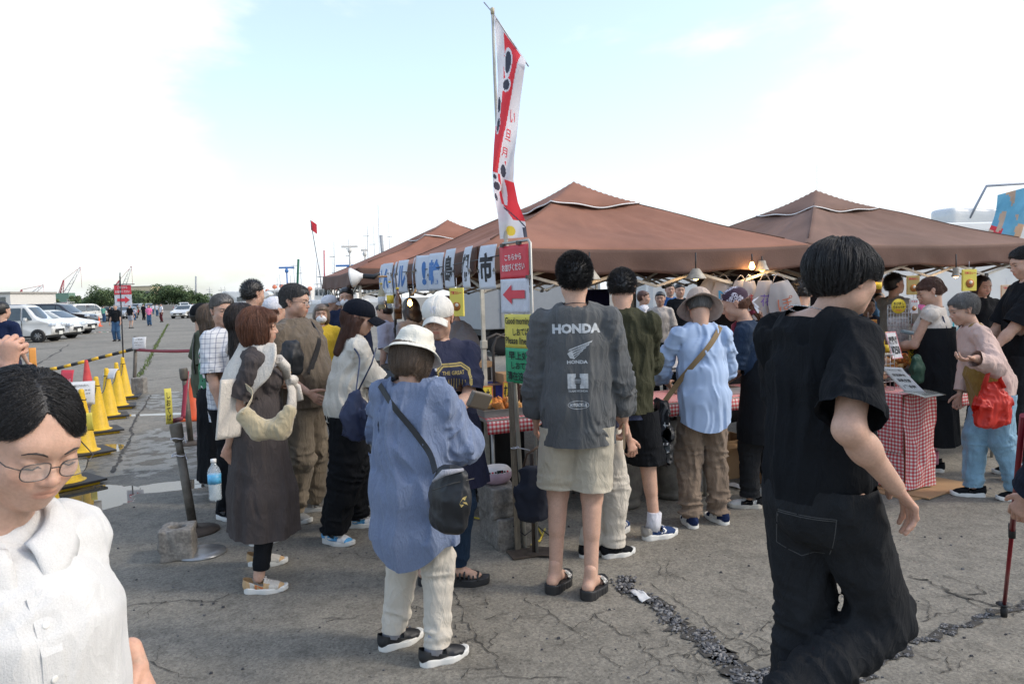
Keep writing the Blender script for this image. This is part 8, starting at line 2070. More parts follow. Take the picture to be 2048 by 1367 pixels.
  wx = K['win'][0][0]+.28; mb = MB(); mb.box((wx,s*(hw+.10),belt+.10),(.12,.20,.15),bev=.04); out.append(('mirror',mb,[paint],None))
  for i,x in enumerate(list(K['pil'])): mb = MB(); mb.box((x+.22,s*(half(.85,x)+.004),belt - .12),(.20,.03,.035),bev=.01); out.append(('door_handle',mb,[paint],None)); mb = MB(); mb.box((x,s*(half(.7,x) - .008),.72),(.014,.03,.60)); out.append(('door_seam',mb,[TRIM],None))
 mb = MB(); mb.box((.02,0,.52),(.10,K['W_']*.55,.16),bev=.03); out.append(('grille',mb,[TRIM],None)); mb = MB(); mb.box((-.045,0,.42),(.02,.33,.16)); out.append(('number_plate',mb,[PLATE],None)); mb = MB(); mb.box((K['L']/2,0,.26),(K['L']*.86,K['W_']*.93,.10)); out.append(('underbody',mb,[TRIM],None))
 if kind == 'camper': mb = MB(); mb.box((3.4,-hw+.03,1.9),(.9,.05,.45),bev=.03); out.append(('window',mb,[WIN],None)); mb = MB(); mb.box((3.4,hw - .03,1.9),(.9,.05,.45),bev=.03); out.append(('window',mb,[WIN],None)); mb = MB(); mb.box((5.4,0,2.1),(.04,.9,.45),bev=.015); out.append(('rear_window',mb,[WIN],None))
 _veh[(kind,paint.name)] = out; return out
_vm = {}
def vehicle(kind,paint,px,py,ang,label,group='cars parked in the yard',simple=False,nose=True,Y=None):
 """nose at a ground point; ang: heading of the nose from +Y clockwise"""
 p = G(px,py); root = empty('parked_car' if kind not in ('van','camper','box') else {'van': 'parked_van','camper': 'camper_van','box': 'parked_car'}[kind],p,math.atan2(-math.cos(R(ang)),-math.sin(R(ang))),label,{'van': 'van','camper': 'camper'}.get(kind,'car'),group)
 for i,(nm,mb,ms,sub) in enumerate(vehicle_parts(kind,paint)):
  if simple and nm in ('wheel_arch','door_seam','door_handle','underbody','rim','number_plate'): continue
  k = (kind,paint.name,i)
  if k not in _vm: o = mb.build(nm,ms,root); _vm[k] = o.data
  else: o = share(nm,_vm[k],root)
  if sub and not simple:
   for sn,r,M_ in sub:
    kk = k+(sn,)
    if kk not in _vm:
     m2 = MB(); m2.lathe([(r*.60,.112),(r*.56,.09),(r*.2,.105),(0,.11)],16,M_)
     for a in range(7): m2.box((r*.34,0,.112),(r*.5,r*.09,.012),M_ @ Matrix.Rotation(a*2*PI/7,4,'Z'))
     q = m2.build(sn,[RIM],o); _vm[kk] = q.data
    else: share(sn,_vm[kk],o)
 return root
vehicle('box',WHP,121,682,84,'white boxy kei car with roof rail, nearest of the parked cars'); vehicle('hatch',WHP,158,676,86,'white hatchback nosing out beside the boxy kei car'); vehicle('sedan',WHP,186,667,90,'white saloon with slim grille, third nose in the row')
vehicle('box',MARP,158,654,86,'plum coloured boxy car behind the white saloons'); vehicle('wagon',BLP,188,655,88,'black minivan with big headlights at the end of the row'); vehicle('van',GRP,96,652,86,'slate grey van roof showing above the white kei car'); vehicle('wagon',SILP,20,650,86,'silver people carrier behind the slate van')
w_ = vehicle('wagon',WHP,216,642,20,'white estate with its tailgate raised beside the shopper in green'); mb = MB(); mb.box((4.9,0,2.15),(1.0,1.6,.05),xf((0,0,0),ry=.02),bev=.02); mb.build('tailgate',[WHP],w_); vehicle('hatch',SILP,236,638,175,'silver hatchback half hidden by the right pointing arrow sign')
m_ = vehicle('sedan',WHP,356,637,176,'white saloon driving towards us down the yard',None)
vehicle('van',SILP,300,622,150,'silver van beyond the walkers, left of the white camper',simple=True); vehicle('camper',WHP,336,618,110,'white camper with overcab bed beyond the walkers',simple=True); vehicle('van',WHP,392,612,170,'white high roof van left of the queue, far off',simple=True)
rs_ = np.random.RandomState(12); FARL = ['white','silver','grey','black']
for i,px in enumerate(list(range(372,470,13))+[150,215,232,250,268,4,30]):
 pm = [WHP,SILP,GRP,BLP][rs_.choice(4,p=[.55,.25,.12,.08])]; kd = ['hatch','sedan','wagon','van'][rs_.randint(4)]; py = hz(px)+12+rs_.rand()*4
 vehicle(kd,pm,px,py,[170,90,150,20][rs_.randint(4)],'far %s %s %s' % ({WHP: 'white',SILP: 'silver',GRP: 'slate',BLP: 'black'}[pm],{'hatch': 'hatchback','sedan': 'saloon','wagon': 'minivan','van': 'van'}[kd],['just left of the queue','between the walkers and the capped head','second along behind the white van','third along behind the white van','by the boats','near the olive tee','next to the cap','closest to the floral blouse','behind the plum car','behind the arrow sign post','behind the raised tailgate','right of the arrow sign','by the yellow building','at the left edge','over the kei car roof'][i % 15]),simple=True,group='far row of cars')
vehicle('camper',WHP,556,hz(556)+30,85,'large white camper behind the queue, dark rear window',None)
# right side: white van with number, mint boat bow
tk = G(1130,705); root = empty('box_truck',tk,TA,'white box truck body behind the main tent','truck'); mb = MB(); mb.box((-.6,1,1.75),(3.4,2.0,2.1),bev=.03); mb.build('cargo_box',[mat('chalky_white_panel',(.27,.285,.30),rough=.45,var=.06)],root)
for x in (-1.75,-1.1,.3): mb = MB(); mb.box((x,-.01,1.75),(.035,.03,2.0)); mb.build('door_frame',[STEELM],root)
for z in (1.25,1.9): mb = MB(); mb.box((-1.72,-.035,z),(.09,.03,.05)); mb.build('hinge',[DSTEEL],root)
mb = MB(); mb.box((-.6,1,.62),(3.3,1.7,.14)); mb.build('chassis',[TRIM],root)
for x in (-1.7,.6):
 for y in (.25,1.75): mb = MB(); mb.lathe([(.2,-.1),(.40,-.1),(.42,0),(.40,.1),(.2,.1)],18,xf((x,y,.42),rx=PI/2)); mb.build('wheel',[TYR],root)
def bigvan(p,rz,label,L_=5.2,txt=None,h_=2.3):
 root = empty('parked_van',p,rz,label,'van'); mb = MB(); mb.box((L_/2,.95,h_/2+.2),(L_,1.9,h_),bev=.12,taper=.94); mb.build('body',[WHP],root)
 for i in range(3): mb = MB(); x0 = .45+i*(L_ - .9)/3; w_ = (L_ - .9)/3 - .12; mb.box((x0+w_/2,.018,h_*.72+.2),(w_,.05,h_*.34),xf(rx=-.03),bev=.02); mb.build('window',[WIN],root)
 for x in (.9,L_ - .9): mb = MB(); mb.lathe([(.2,-.1),(.36,-.1),(.38,0),(.36,.1),(.2,.1)],18,xf((x,.12,.38),rx=PI/2)); o = mb.build('wheel',[TYR],root); mb = MB(); mb.lathe([(.22,.10),(.1,.115),(0,.115)],14,xf((x,.12,.38),rx=PI/2)); mb.build('rim',[RIM],o)
 mb = MB(); mb.box((L_/2,.0,.75),(L_*.96,.02,.05)); mb.build('side_trim',[SILP],root)
 if txt: mb = MB(); put_text(mb,txt,.62,.28,xf((L_*.55,-.03,h_*.72+.22),rx=-.03),0,.03); mb.build('lettering',[LACE_W],root); mb = MB(); put_text(mb,'番\n12',.22,.5,xf((L_*.30,-.03,1.05)),0,.03); mb.build('lettering',[mat('teal_print',(.03,.30,.36),rough=.6)],root)
 return root
bigvan(np.array([5.6,11.6,0]),.12,'white van with number 52 on its dark window behind the right tent',4.6,'・52'); bigvan(np.array([2.6,14.5,0]),.05,'silvery van side seen between the onlookers and the carrier bags',2.6)
mint = mat('mint_hull_paint',(.10,.42,.36),rough=.4); bt = empty('moored_boat',np.array([10.9,15.5,-.82]),.3,'boat with white bow, mint green stripe and bow rail above the right tent','boat')
f = lambda p: np.maximum(np.maximum(np.abs(p[:,1]) - (.25+.22*np.clip(p[:,0]+2.4,0,5))*.9,p[:,2] - 3.5 - .06*np.abs(p[:,0] - 2)),1.6 - p[:,2] - .3*np.clip(-p[:,0],-1,2)) - .05
V,Q = mesh_sdf(lambda p: np.maximum(f(p),np.maximum(-2.6 - p[:,0],p[:,0] - 4.5)),(-3,-2,1.2),(4.8,2,4.1),.08); o = obj_from('hull',V,Q,[WHP,mint],bt); o.data.polygons.foreach_set('material_index',[1 if p.center.z < 3.15 and p.center.x > .6 else 0 for p in o.data.polygons])
for pts in ([(-2.2,-.3,3.6),(-1.9,-.4,4.2),(-.3,-1.0,4.25),(-.1,-1.,3.6)],[(-.9,-.8,3.6),(-.8,-.85,4.4),(.6,-1.2,4.4),(1.5,-1.3,3.9)],[(-2.4,-.2,3.7),(3.5,-1.5,3.95)]): mb = MB(); mb.tube(pts,.025,6); mb.build('rail',[mat('grey_rail',(.30,.32,.36),rough=.4,metal=.5)],bt)
fb = empty('banner_flag',W(1948,500,9.8),0,'leaning pale blue banner with tan figure shapes at the top right','flag'); A0 = np.array(fb.location); cs = [(1995,390),(2062,372),(1985,476),(1928,455)]
def ff_(u,v): a = np.array(cs[0])*(1 - u)+np.array(cs[1])*u; b = np.array([1972,470])*(1 - u)+np.array([2030,500])*u; q_ = a*(1 - v)+b*v; return W(q_[0]+6*math.sin(v*3),q_[1],9.7+.12*math.sin(u*4+v*3)) - A0
mb = MB(); mb.sheet(ff_,20,20); mb.mi = [1 if vnoise(np.array([[i % 20*.22+3,i // 20*.22,1.]]))[0] > .25 else (2 if i // 20 > 14 and i % 20 < 8 else 0) for i in range(400)]; mb.build('flag_cloth',[mat('pale_blue_flag',(.16,.42,.58),rough=.7,translucent=.4),mat('tan_print',(.55,.36,.24),rough=.7),FR],fb)
mb = MB(); mb.tube([W(1930,560,9.8) - A0,W(2070,360,9.8) - A0],.018,6); mb.build('pole',[AL],fb)
# cones and barrier
CONEY = mat('yellow_cone_plastic',(.68,.42,.012),rough=.55,var=.12,vs=6,var2=.08,vs2=60); CONER = mat('faded_red_cone',(.52,.055,.055),rough=.7,var=.3,vs=8)
CPRO = [(.155,.03),(.150,.055),(.135,.06),(.112,.075),(.03,.66),(.027,.70),(.018,.712),(0,.714)]
def cone(px,py,m,label,rz,group='yellow cones in a line',h_=1.):
 root = empty('traffic_cone',G(px,py),rz,label,'cone',group); mb = MB(); mb.lathe([(r,z*h_) for r,z in CPRO],28); mb.build('cone_body',[m],root); mb = MB(); mb.box((0,0,.018),(.38,.38,.03),bev=.008); mb.build('flange',[m],root)
 if m is CONEY: mb = MB(); mb.box((.03,-.02,.045),(.42,.40,.022),xf(rx=.02),bev=.006); mb.build('rubber_weight',[BLACK_RUB],root); mb = MB(); mb.tube([(.040*math.cos(a),.040*math.sin(a),.60+.004*math.sin(a*2)) for a in np.linspace(0,2*PI,14)],.006,5); mb.build('rope_loop',[NYL_B],root)
 return root
cn = [(250,797,'yellow cone furthest along the line, arrow sign standing in it'),(238,816,'yellow cone second from the far end of the line'),(219,836,'yellow cone with brown scuffed tip and folded paper'),(199,866,'yellow cone in the middle of the line, clean tip'),(171,910,'yellow cone with big white notice, fifth from the far end'),(136,972,'yellow cone in the puddle, nearest that shows beside the glasses'),(92,1050,'yellow cone hidden behind the white blouse')]
for i,(px,py,l_) in enumerate(cn): cone(px,py,CONEY,l_,.3+i*.13)
mb = MB()
for a,b in zip(cn[:-1],cn[1:]): pa,pb = G(a[0],a[1])+[0,0,.60],G(b[0],b[1])+[0,0,.60]; mb.tube([pa+(pb - pa)*t - np.array([0,0,.16*4*t*(1 - t)]) for t in np.linspace(0,1,10)],.006,5)
tag(mb.build('barrier_rope',[NYL_B]),'black rope strung from cone to cone','rope')
cone(178,806,CONER,'faded red cone behind the yellow ones',.2,None); cone(388,838,mat('orange_cone',(.75,.10,.02),rough=.5),'orange cone behind the second strapped post',.1,None,.8)
for i,px in enumerate((189,192,196,199)): cone(px,653 - i % 2,MATS['orange_cone'],['stacked orange cone furthest left of four','second small orange cone by the black minivan','third small orange cone by the black minivan','small orange cone furthest right of four'][i],0,'four small orange cones',1.1)
def notice(p,w,h_,rz,rx,m,label,txt=None,tm=None,name='paper_notice',pole_=None):
 root = empty(name,p,rz,label,'notice'); M_ = xf(rx=rx); mb = MB(); mb.sheet(lambda u,v: ((u - .5)*w,-.02*math.sin(v*PI),(v - .5)*h_),6,8,M_); mb.build('sheet',[m],root,solid=.001)
 if txt:
  mb = MB()
  for s_,cz,ww,hh_ in txt: put_text(mb,s_,ww*w,hh_*h_,M_ @ xf((0,-.026,cz*h_)),0,.02)
  mb.build('lettering',[tm or INK_B],root)
 return root
Dc = lambda py,px: float(G(px,py)[1])
notice(W(161,786,Dc(905,171)),.28,.26,.35,-.35,PAPER,'large white notice with fine print tilted on a cone tip',[('お並びの方へ',.3,.6,.10),('ご注文はこちら',.1,.7,.07),('順番にご案内します',-.05,.7,.06),('しおてば',-.25,.4,.08)]); notice(W(221,747,Dc(836,219)),.21,.16,-.3,-.6,PAPER,'blank folded white paper on the scuffed yellow cone')
notice(W(135,772,Dc(905,171)+.2),.17,.36,-.25,-.1,REDP,'red sign with white kana behind the tilted white notice',[('こちらから',.15,.8,.16),('お並びください',-.15,.85,.16)],LACE_W); notice(W(180,843,Dc(905,171) - .2),.06,.20,.3,.2,YELP,'small yellow tag dangling from the cone line')
notice(W(66,718,17.),.14,.52,.4,0,mat('orange_board',(.72,.30,.06),rough=.6),'narrow orange board on the green post at the bar end')
# striped bar, posts, ribbon
b0,b1,b2 = G(62,775)+[0,0,.42],G(112,777)+[0,0,.42],G(267,783)+[0,0,1.02]; b0 = W(60,738,13.4); b1 = W(112,737,13.4); b2 = W(266,698,13.6)
root = empty('barrier_bar',b0,0,'black and yellow striped barrier bar in two lengths','barrier')
for i in range(15):
 t0,t1 = i/15,(i+1)/15
 pt = lambda t: (b0+(b1 - b0)*t*4 if t < .25 else b1+(b2 - b1)*(t - .25)/.75) - b0
 mb = MB(); mb.tube([pt(t0),pt(t1)],.030,10); mb.build('stripe',[BLACK_RUB if i % 2 == 0 else mat('safety_yellow',(.72,.42,.02),rough=.5)],root)
g_ = W(60,738,13.4); gp_ = empty('support_stand',(g_[0],g_[1],0),0,'green stand holding the left end of the striped bar','stand'); mb = MB(); mb.tube([(0,0,.02),(0,0,g_[2]+.05)],.022,8); mb.lathe([(.18,0),(.18,.02),(.03,.05)],14); mb.build('upright',[mat('green_plastic',(.02,.22,.10),rough=.5)],gp_)
POSTM = mat('grimy_post',(.12,.105,.085),rough=.6,var=.5,vs=9,metal=.3,bump=.4,bs=60)
def qpost(px,py,h_,label,lean=(0,0),r=.032,plate=True):
 root = empty('queue_post',G(px,py),0,label,'post','posts of the queue barrier'); mb = MB(); t = np.array([lean[0],lean[1],h_]); mb.tube([(0,0,.0),t*.72],r,12); mb.build('shaft',[POSTM],root); mb = MB(); mb.tube([t*.70,t*.86],r*.82,12); mb.tube([t*.84,t*.87,t*.98,t],[r*1.1,r*1.35,r*1.45,r*1.3],12); mb.build('head',[POSTM],root)
 if plate: mb = MB(); mb.lathe([(.17,0),(.17,.012),(.05,.022),(.04,.03)],24); mb.build('base_plate',[RUST],root)
 return root
qp = qpost(268,784,1.02,'grey post carrying a paper and the red ribbon, furthest',(.10,0)); qpost(382,886,.86,'brown post with red strap near the floral blouse',(-.04,0)); P2 = qpost(388,1062,.76,'nearest brown post with white string and standing yellow strip',(-.085,0),.030)
cblock(G(280,786),(.20,.2,.28),'small concrete block beside the furthest post',.1,False)
pb_ = G(358,1112); cblock(pb_,(.19,.20,.19),'hollow concrete block at the foot of the nearest post',.25)
mb = MB(); c_ = G(403,1106); mb.lathe([(.15,0),(.15,.012),(.05,.016),(0,.016)],28,xf(c_)); tag(mb.build('base_plate',[mat('galvanised_plate',(.30,.31,.32),rough=.3,metal=.6,var=.3)]),'round galvanised plate beside the hollow concrete block','plate')
notice(W(337,812,5.2),.045,.25,.5,0,YELP,'tall yellow strip with small lettering on the nearest post',[('し\nお\nて\nば',0,.6,.8)]); mb = MB(); c_ = np.array(P2.location)+[-.075,0,.66]
for z in (0,-.12): mb.tube([c_+[.045*math.cos(a),.045*math.sin(a),z+.006*math.sin(3*a)] for a in np.linspace(0,2*PI,14)]+[c_+[.07,-.03,z - .03]],.004,5)
mb.build('tie_string',[SOCKW],P2,M=Matrix.Translation(-Vector(P2.location)))
notice(W(279,686,13.5),.24,.22,.05,-.15,PAPER,'white paper with print curling on the furthest post',[('ご案内',.3,.5,.12),('お並びください',.05,.7,.09),('ありがとう',-.15,.5,.08)])
RIB = mat('crimson_ribbon',(.26,.012,.03),rough=.6)
def ribbon(a,b,w,label,sag=.0): d = unit(b - a); mb = MB(); mb.sheet(lambda u,v: a+(b - a)*u+np.array([0,0,(v - .5)*w - sag*4*u*(1 - u)]) if abs(d[2]) < .5 else a+(b - a)*u+np.array([(v - .5)*w,0,0]),14,2); return tag(mb.build('barrier_ribbon',[RIB],solid=.003),label,'ribbon')
ribbon(W(272,699,13.6),W(402,700,11.5),.05,'crimson ribbon stretched from the furthest post to the queue',.02); ribbon(W(374,742,8.5),W(366,836,8.2),.05,'crimson strap hanging down the second post'); ribbon(W(366,836,8.2),W(345,842,5.3),.04,'crimson strap end reaching the nearest post')
# arrow sign standing in the far cone
ap = W(246,590,12.7); root = empty('arrow_sign',(ap[0],ap[1],0),.05,'queue notice with red arrow to the right on a thin black pole','sign'); z0 = ap[2]; iv3 = lambda p: np.array(p) - [ap[0],ap[1],0]
mb = MB(); mb.tube([iv3(G(250,797)),iv3(W(240,552,12.7))],.012,8); mb.build('pole',[NYL_B],root); mb = MB(); mb.tube([(-.14,0,z0+.18),(.20,0,z0+.18)],.008,6); mb.build('cross_bar',[NYL_B],root)
M_ = xf(rz=.05); mb = MB(); mb.box((0,0,z0 - .085),(.275,.006,.185),M_); mb.build('arrow_notice',[SOCKW],root); mb = MB(); mb.box((0,0,z0+.09),(.275,.006,.155),M_); mb.build('notice',[REDP],root); mb = MB(); mb.box((-.03,-.008,z0 - .08),(.13,.003,.05),M_); mb.add([(.03,-.008,z0 - .02),(.03,-.008,z0 - .14),(.11,-.008,z0 - .08)],[(0,1,2)],M_); mb.build('arrow',[REDP],root); mb = MB(); put_text(mb,'こちらから',.16,.04,M_ @ xf((0,-.01,z0+.13)),0,.02); put_text(mb,'お並びください',.24,.045,M_ @ xf((0,-.01,z0+.06)),0,.02); mb.build('lettering',[LACE_W],root)
# walkers in the yard
WK = 'walkers crossing the yard'; 
passer(230,682,178,1.68,'man in black polo and blue jeans with sunglasses standing in the yard',C_BLK,cloth('mid_denim',(.03,.08,.16)),'old','grey',q=2.0,group=WK)
for px,py,yaw,h,l_,a,b,sh in ((259,656,10,1.68,'walker in black tee with red print and grey shorts',C_BLK,SOCKG,True),(286,640,5,1.74,'walker all in black right of the arrow sign',C_BLK,C_BLK,False),(297,651,175,1.62,'walker in pink blouse and jeans',MATS['pink_tee'],MATS['mid_denim'],False),(322,644,-140,1.70,'walker in white shirt and dark red trousers',SOCKW,cloth('dark_red_cotton',(.08,.015,.02)),False),(206,644,5,1.66,'shopper in green tee at the raised tailgate',cloth('sea_green_tee',(.12,.34,.26)),MATS['mid_denim'],False),(190,641,40,1.60,'person in dark purple at the raised tailgate, left',MATS['plum_top'],C_BLK,False),(219,645,-30,1.58,'person in black bending at the tailgate, right',C_BLK,C_BLK,False),(305,628,0,1.66,'far walker in white with bag, between pink and white shirts',SOCKW,MATS['mid_denim'],False),(313,632,10,1.72,'far walker in white tee and blue jeans',SOCKW,MATS['mid_denim'],False),(275,630,10,1.64,'far walker in brown beside the arrow sign',C_TEE,C_BLK,False),(384,634,20,1.65,'far walker in tan jacket behind the olive tee',MATS['tan_jacket'],C_BLK,False),(268,640,20,1.3,'child walking beside the black clothed walker',C_LAV,MATS['mid_denim'],False)):
 passer(px,py,yaw,h,l_,a,b,'spiky' if yaw != 175 else 'lob','black',q=3.2,group=WK,shorts=sh,face=False)
# trees, building, cranes, masts
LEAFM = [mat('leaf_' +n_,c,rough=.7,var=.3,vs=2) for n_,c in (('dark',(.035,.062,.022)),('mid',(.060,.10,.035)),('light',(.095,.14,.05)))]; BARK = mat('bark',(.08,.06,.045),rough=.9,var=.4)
def tree(px,top,Y,w,label,squat=1.):
 g = W(px,hz(px),Y); z1 = float(W(px,top,Y)[2]); root = empty('tree',(g[0],g[1],-.5),0,label,'tree','trees beyond the yard'); r = np.random.RandomState(int(px)); H_ = z1+.5
 mb = MB(); mb.tube([(0,0,0),(.1,0,H_*.3),(0,.1,H_*.6)],[.35,.25,.12],8)
 for k in range(5): a = r.rand()*6; mb.tube([(0,0,H_*.3),(math.cos(a)*w*.25,math.sin(a)*w*.25,H_*.6)],[.2,.06],5)
 mb.build('trunk',[BARK],root); vs = []; mi = []; cl = [(r.randn(3)*[w*.24,w*.24,H_*.16]) for _ in range(26)]
 for c in cl:
  cc = np.array([c[0],c[1],H_*.58+c[2]]); rr = w*(.16+.10*r.rand())
  for k in range(150):
   d = unit(r.randn(3)); p = cc+d*rr*(.75+.35*r.rand()); t1 = unit(np.cross(d,r.randn(3))); t2 = unit(np.cross(d,t1)+d*.5*r.randn()); s = .22*(.5+r.rand())
   if p[2] > H_*1.02 or p[2] < .3: continue
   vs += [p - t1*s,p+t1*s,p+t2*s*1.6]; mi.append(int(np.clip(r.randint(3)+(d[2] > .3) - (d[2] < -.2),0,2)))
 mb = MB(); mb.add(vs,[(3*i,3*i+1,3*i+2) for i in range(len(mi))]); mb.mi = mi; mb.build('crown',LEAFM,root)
for a in [(q[0],q[1],q[2],q[3]*.38,q[4]) for q in ((183,590,240,16,'low tree left of the big dome shaped one'),(207,571,240,22,'broad dome shaped tree left of the arrow sign'),(226,577,245,16,'tree standing behind the arrow sign'),(277,580,235,17,'dark tree right of the arrow sign, in front of the pale building'),(291,588,230,13,'small dark tree before the pale building'),(318,569,240,22,'tall rounded tree in the middle of the row'),(348,569,240,22,'rounded tree right of the tallest, nearly as high'),(374,581,240,16,'dark pine like tree left of the boats'),(393,584,240,16,'dark tree closing the row at the boats'),(410,588,240,14,'last low tree before the masts'),(70,592,260,12,'small tree left of the blue billboard'),(108,596,260,10,'small tree right of the blue billboard'),(158,592,260,13,'low tree below the middle crane'),(38,598,265,10,'bush under the left crane'))]: tree(*a)
def boxb(px0,px1,top,Y,label,m,name='building',cat='building',dep=12,rows=0):
 a,b = W(px0,hz(px0),Y),W(px1,hz(px1),Y); z1 = float(W((px0+px1)/2,top,Y)[2]); root = empty(name,((a[0]+b[0])/2,Y,0),0,label,cat); mb = MB(); w_ = b[0] - a[0]; mb.box((0,dep/2,z1/2),(w_,dep,z1)); mb.build('wall',[m],root); mb = MB(); mb.box((0,dep/2,z1+.15),(w_+.4,dep+.4,.3)); mb.build('roof',[GRYT],root)
 for j in range(rows):
  n_ = max(2,int(w_/4))
  for i in range(n_): mb = MB(); mb.box((-w_/2+w_*(i+.5)/n_,-.03,z1*(.75 - .3*j)),(w_/n_*.55,.1,1.)); mb.build('window',[WIN],root)
 return root
PALE = mat('pale_ochre_wall',(.52,.45,.30),rough=.9,var=.08); OFFW = mat('off_white_wall',(.62,.60,.56),rough=.9,var=.08)
boxb(266,304,573,330,'pale ochre factory behind the middle trees',PALE,rows=2); boxb(-60,22,588,120,'white warehouse at the far left behind the cars',OFFW,rows=1); boxb(135,184,598,300,'low off white building under the middle crane',OFFW,rows=1); bb_ = boxb(78,101,593,180,'blue billboard above the parked cars',mat('blue_board',(.08,.26,.46),rough=.6),'billboard','billboard',.4)
mb = MB(); put_text(mb,'漁業協同組合',2.2,.7,xf((0,-.1,2.6)),0,.02); mb.build('lettering',[LACE_W],bb_)
mb = MB(); a,b = W(-200,hz(-200),200),W(700,hz(700),200); mb.box(((a[0]+b[0])/2,200,.75),(b[0] - a[0],.4,1.5)); tag(mb.build('sea_wall',[GRYT]),'long low grey sea wall behind the parked cars','wall')
CRR = mat('crane_red',(.48,.10,.12),rough=.6); CRW = mat('crane_white',(.6,.55,.55),rough=.6)
def crane(bx,by,kx,ky,tx,ty,Y,label,cab=True):
 o = W(bx,hz(bx),Y); root = empty('harbour_crane',(o[0],o[1],0),0,label,'crane','harbour cranes'); q = lambda x,y,dy=0: W(x,y,Y+dy) - [o[0],o[1],0]
 def lat(nm,a,b,w,m):
  mb = MB(); n_ = 9; d = unit(b - a); s_ = unit(np.cross(d,[0,1.,0]))*w
  for s in (-1,1): mb.tube([a+s_*s,b+s_*s*.4],.16,4)
  for i in range(n_): t0,t1 = i/n_,(i+1)/n_; mb.tube([a+(b - a)*t0+s_*(1 - .6*t0)*(1 if i % 2 else -1),a+(b - a)*t1 - s_*(1 - .6*t1)*(1 if i % 2 else -1)],.09,4)
  mb.build(nm,[m],root)
 base,k,tip = q(bx,by),q(kx,ky),q(tx,ty); lat('jib',base,tip,.9,CRW); lat('mast',q(bx - (kx < bx)*6+0,by),k,.6,CRR); lat('back_stay',q(kx - 9,by),k,.3,CRR)
 mb = MB(); mb.tube([k,tip],.10,4); mb.tube([tip,tip - [0,0,9]],.08,4); mb.build('cable',[CRR],root); mb = MB(); mb.box(tuple(base+[0,0,-1.5]),(6,5,4)); mb.build('machinery_house',[mat('green_cab',(.14,.24,.18),rough=.6)],root); mb = MB(); mb.box((0,0,max(base[2] - 3,1)/2),(3,3,max(base[2] - 3,1))); mb.build('pedestal',[CRR],root)
crane(50,598,43,579,87,570,330,'harbour crane furthest left with low jib'); crane(130,588,127,560,161,534,330,'middle harbour crane with red mast and long jib'); crane(247,574,238,561,263,532,360,'harbour crane behind the arrow sign')
STK = mat('squid_lamp',(.70,.22,.12),rough=.5,var=.3); MSTM = mat('mast_grey',(.34,.35,.36),rough=.6); MSTD = mat('mast_dark',(.06,.07,.09),rough=.6)
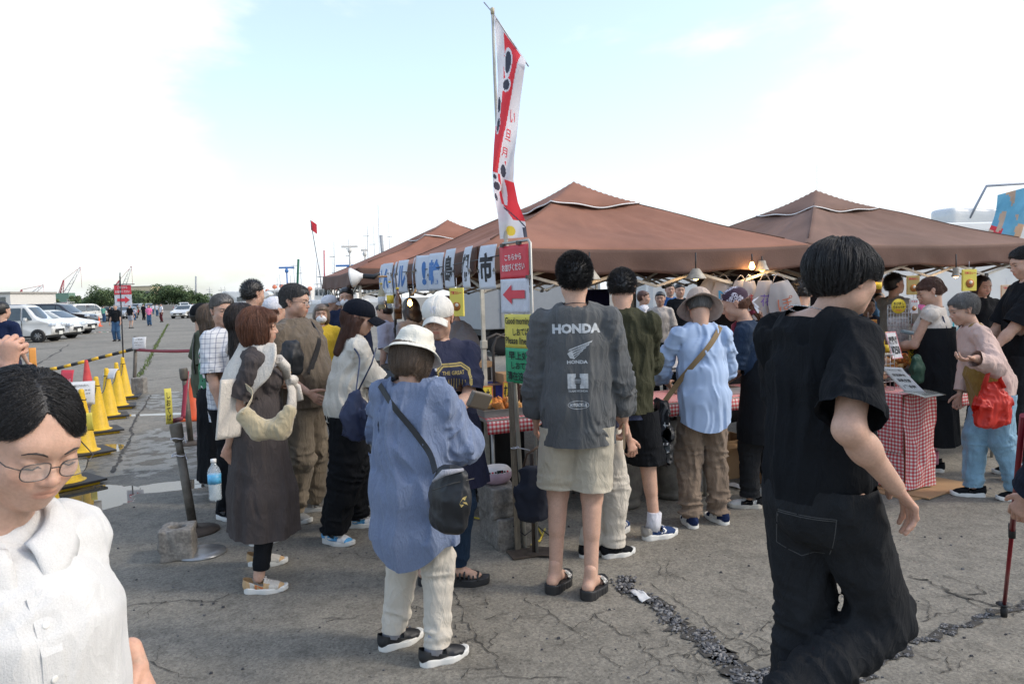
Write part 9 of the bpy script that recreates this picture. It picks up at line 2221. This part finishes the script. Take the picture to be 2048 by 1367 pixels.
def boat(px,Y,hgt,label,seed,radar=None,lamps=0,bar=None):
 r = np.random.RandomState(seed); o = W(px,hz(px),Y); root = empty('moored_boat',(o[0],o[1],-1.),0,label,'boat','fishing boats beyond the sea wall'); u = Y/FOC
 mb = MB(); mb.box((0,0,1.4),(90*u,4,2.4),bev=.5,taper=1.08); mb.build('hull',[WHP],root); mb = MB(); mb.box((12*u,0,3.2),(36*u,3,1.9),bev=.1,taper=.9); mb.build('wheelhouse',[OFFW],root)
 for k in range(4): mb = MB(); mb.box(((0+k*8)*u,-1.48,3.5),(4.5*u,.1,.7)); mb.build('window',[WIN],root)
 for k in range(4):
  x = r.uniform(-38,38)*u; z = (hgt+.0)*u*r.uniform(.45,1.)+1; mb = MB(); mb.tube([(x,0,2),(x+r.randn()*.1,0,z)],[.06,.02],5)
  for j in range(2): zz = z*r.uniform(.55,.9); mb.tube([(x - r.uniform(3,9)*u,0,zz),(x+r.uniform(3,9)*u,0,zz)],.03,4)
  mb.build('mast',[MSTM if k % 2 else MSTD],root)
 if radar:
  q = W(radar[0],radar[1],Y) - [o[0],o[1],-1.]; mb = MB(); mb.tube([(q[0],0,3),(q[0],0,q[2])],.10,6); mb.lathe([(.2,-.7),(.28,-.45),(.12,-.1)],10,xf(q)); mb.box((0,0,0),(radar[2]*u,.22,.25),xf(q,rz=.2),bev=.05); mb.build('radar',[OFFW if not bar else BLUP],root)
 for k in range(lamps):
  t = k/max(1,lamps - 1); q = W(px - 38+70*t,hz(px) - 14 - 20*t+r.randn()*3,Y) - [o[0],o[1],-1.]; mb = MB(); mb.lathe([(0,-.3),(.25,-.22),(.36,0),(.25,.22),(0,.3)],10,xf(q)); mb.tube([q,[q[0],0,3.2]],.04,4); mb.build('lamp_globe',[STK],root)
boat(458,130,60,'boat with low grey masts left of the camper',1); boat(545,105,95,'boat with slanting row of coral coloured lamps',2,(573,535,30),6,True); boat(600,100,110,'boat with dark green furled mast over the greying head',3); boat(640,95,105,'boat with coral lamps just left of the tent corner',4,(696,531,48),5,True); boat(690,90,150,'boat with grey radar bar above the left tent',5,(699,493,32)); boat(735,92,170,'boat with twin floodlights behind the left tent',6,(729,500,14)); boat(770,98,190,'boat with the tallest thin aerials behind the tents',7)
def stick(x0,y0,x1,y1,Y,r,m,label,cat='mast',flag=None):
 o = W(x0,y0,Y); root = empty(cat.replace(' ','_'),o,0,label,cat); mb = MB(); q = W(x1,y1,Y) - o; mb.tube([(0,0,0),q],r,5); mb.build('pole',[m],root)
 if flag: mb = MB(); mb.sheet(lambda u,v: q+np.array([u*.7,.1*math.sin(u*5),-v*1.1 - u*.5]),5,6); mb.build('flag_cloth',[flag],root)
stick(650,610,621,440,85,.045,MSTD,'leaning dark pole with red and white pennant','flagpole',FR); stick(594,600,597,518,100,.16,mat('green_furled',(.02,.12,.07),rough=.7),'furled dark green mast over the queue'); stick(760,560,756,410,92,.03,MSTM,'tall thin aerial above the left tent'); stick(768,540,762,470,90,.22,MSTM,'short thick lattice mast beside the thin aerial'); stick(649,590,648,500,95,.09,CRR,'red and black banded mast'); stick(1634,400,1634,330,60,.012,MSTD,'thin aerial rising behind the right tent peak'); stick(392,600,392,552,300,.35,MSTM,'pale lattice tower beyond the trees','tower'); stick(240,600,240,545,330,.25,MSTD,'dark chimney like pole behind the arrow sign','chimney')
